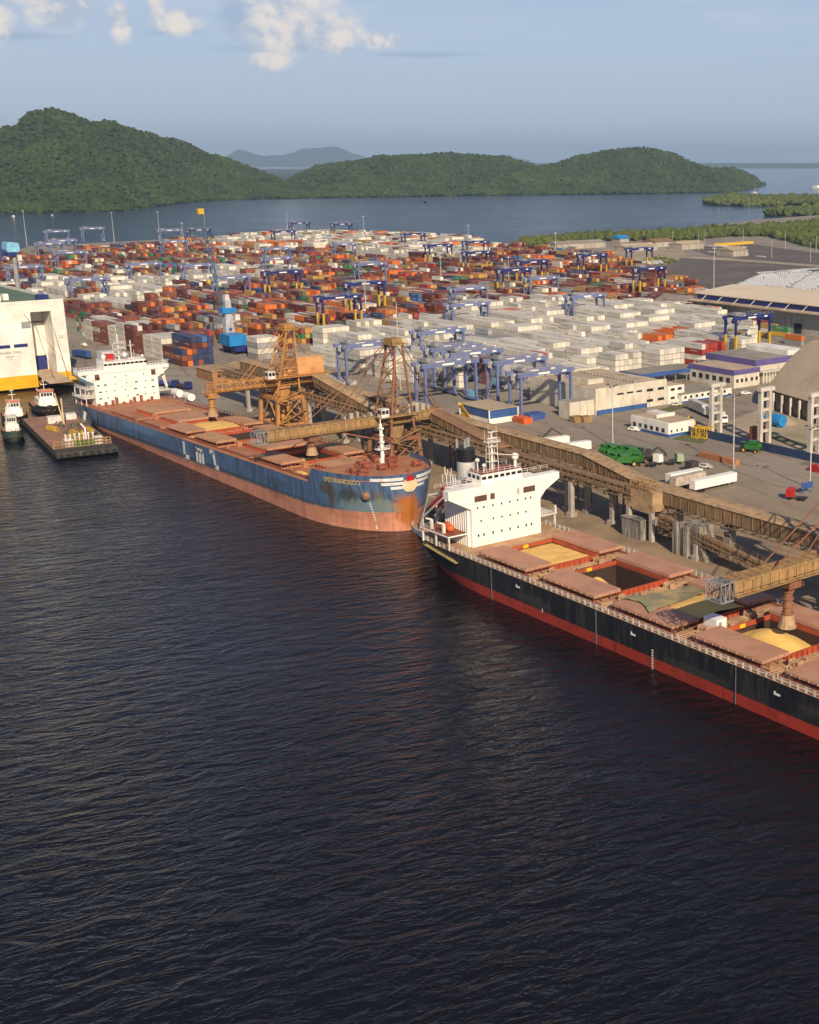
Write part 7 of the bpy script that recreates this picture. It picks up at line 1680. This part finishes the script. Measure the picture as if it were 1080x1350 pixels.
for k in range(30):
    xx = -BLn / 2 + 1 + k * 2.55; m.tube((xx, -BWd / 2 - .35, 1.3), (xx, -BWd / 2 - .01, 1.3), .75, 8)
for k in range(8): m.tube((BLn / 2 + .01, -BWd / 2 + 1.3 + k * 2.5, 1.3), (BLn / 2 + .35, -BWd / 2 + 1.3 + k * 2.5, 1.3), .75, 8)
m.build('tyre_fender', TYRE, ba, local=True)
m = MB().rail([(BLn / 2 - 8.4, -BWd / 2 + .6, 2.5), (BLn / 2 - 8.4, BWd / 2 - .6, 2.5)], 2.2, 1.4, .22); m.build('bulkhead_rail', OCHRE, ba, local=True)
m = MB().box(BLn / 2 - 13, BLn / 2 - 9.5, -5.5, -2.6, 2.502, 4.9).box(BLn / 2 - 12, BLn / 2 - 9.2, 4.4, 7.0, 2.502, 5.0)
for k in range(7): m.tube((BLn / 2 - 10, -5 + k * 1.5, 4.2), (BLn / 2 - 10, -5 + k * 1.5, 6.4), .3, 8).ball((BLn / 2 - 10, -5 + k * 1.5, 6.5), .45, 0, 8, 6)
m.build('pump_house', WHITE2, ba, local=True); MB().box(BLn / 2 - 9.49, BLn / 2 - 8.9, -2.5, 4.2, 2.502, 4.3).build('control_panel', GREENM, ba, local=True)
m = MB().tube((BLn / 2 - 12, 2, 2.5), (BLn / 2 - 12, 2, 8), .3, 8).tube((BLn / 2 - 12, 2, 8), (BLn / 2 - 14.5, 1.2, 9.3), .26, 8); m.build('davit', WHITE, ba, local=True)
m = MB().tube((-14, 1.5, 2.5), (-14, 1.5, 13), .4, 10, 0, .28).beam((-13.6, 1.5, 3), (-17.6, 0, 14.5), .35, .35); m.build('crane_mast', paint('mast_cream', (.60, .47, .27), .6, (.4, .28, .14), .3, .8), ba, local=True)
rr = random.Random(8); m = MB(); my = MB()
for k in range(46):
    x, y = rr.uniform(-20, 24), rr.uniform(-2.5, 8.6)
    if rr.random() < .6: a = rr.uniform(0, 3.1); l = rr.uniform(1.5, 5); m.tube((x, y, 2.8), (x + l * math.cos(a), y + l * .4 * math.sin(a), 2.8 + rr.uniform(0, 1.4)), rr.uniform(.12, .4), 7)
    else: m.box(x - rr.uniform(.3, 1), x + .6, y - .5, y + .6, 2.502, rr.uniform(3, 4.4))
m.build('dredging_gear', paint('gear_olive', (.12, .12, .085), .8, RUST, .4, .9), ba, local=True)
for (x, y, a, l) in ((-9, -5, .3, 7), (4, 1, .1, 9), (9, 4, -.2, 7), (14, -2, .4, 6), (2, 6.5, .1, 8)): my.truss((x, y, 3.3), (x + l * math.cos(a), y + l * math.sin(a), 3.3), 1.2, 1.2, 5, .2)
my.build('pipe_frame', YELL, ba, local=True); MB().box(-24, -20, -3, 2, 2.502, 5.0).box(-29, -25, 3, 8, 2.502, 4.6).build('cabin', WHITE2, ba, local=True)
ba.rotation_euler = (0, 0, R(-7.5))

# ================================================================== small boats far out, a bird, the haze
def boat(label, px, py, L, mat, mast=0):
    q = at(px, py, 0.); t = thing('small_boat', label, 'boat', (q[0], q[1], 0)); H = Hull(-L / 2, L / 2, L * .16, L * .09, L * .5, L * .15, L * .05, z_keel=-.4, fo=.2, bul=.1, tw=.8)
    H.mesh([-.4, 0, L * .05, H.ztop], [0] * 3, 0, 20).build('hull', mat, t, local=True); H.deck(-L / 2 + .1, L / 2 - .2, L * .09, 0, 14, .02).build('deck', mat, t, local=True)
    MB().prism([(-L * .2, L * .09), (L * .15, L * .09), (L * .08, L * .2), (-L * .18, L * .2)], 'y', -L * .1, L * .1).build('cabin', WHITE, t, local=True)
    if mast: MB().tube((0, 0, L * .1), (0, 0, mast), .18, 6).build('mast', WHITE, t, local=True)
    return t
boat('small white motor boat leaving a wake under the left hill', 18, 286, 14, WHITE)
boat('white sailing boat off the point of the right hill', 995, 255, 26, WHITE, 30)
boat('white vessel in the open channel at the right edge', 1077, 249, 60, WHITE, 30)
boat('tiny white boat below the left hill, right of the wake', 69, 284, 9, WHITE)
bq = np.array([0, 0, 100.]) + sight(561, 267) * (210 / F)
m = MB(); b0 = Vector(bq)
m.ball((0, 0, 0), .16, 0, 8, 6); m.tube((0, 0, 0), (.42, 0, .03), .12, 7, 0, .05).tube((0, 0, 0), (-.5, 0, -.02), .13, 7, 0, .1)
for sg in (-1, 1): m.add([(.14, sg * .1, .04), (-.16, sg * .1, .04), (-.1, sg * .55, .26), (.14, sg * .5, .28), (-.12, sg * 1.0, .12), (.0, sg * 1.02, .12), (.14, sg * .1, .09), (-.16, sg * .1, .07), (-.1, sg * .55, .29), (.14, sg * .5, .31), (-.12, sg * 1.0, .14), (.0, sg * 1.02, .14)], [(0, 3, 2, 1), (3, 5, 4, 2), (6, 7, 8, 9), (9, 8, 10, 11)])
m.v = [(x * .8 + b0.x, y * .8 + b0.y, z * .8 + b0.z) for x, y, z in m.v]; solo('bird', m, BLACKP, 'dark bird gliding over the bay in front of the middle hill', 'bird', tuple(b0))
hz = bpy.data.materials.new('haze_air'); hz.use_nodes = True; t = NT(hz.node_tree); pv_ = t.node('ShaderNodeVolumePrincipled')
pv_.inputs['Color'].default_value = (.48, .70, 1.0, 1); pv_.inputs['Density'].default_value = 4.4e-5; pv_.inputs['Anisotropy'].default_value = .0
o = t.node('ShaderNodeOutputMaterial'); t.link(pv_.outputs[0], o.inputs['Volume'])
m = MB().box(-34000, 9000, -9000, 34000, -8, 560); hb2 = m.build('haze', hz); tag(hb2, 'pale blue sea haze lying over the bay and far hills', 'haze', kind='stuff')
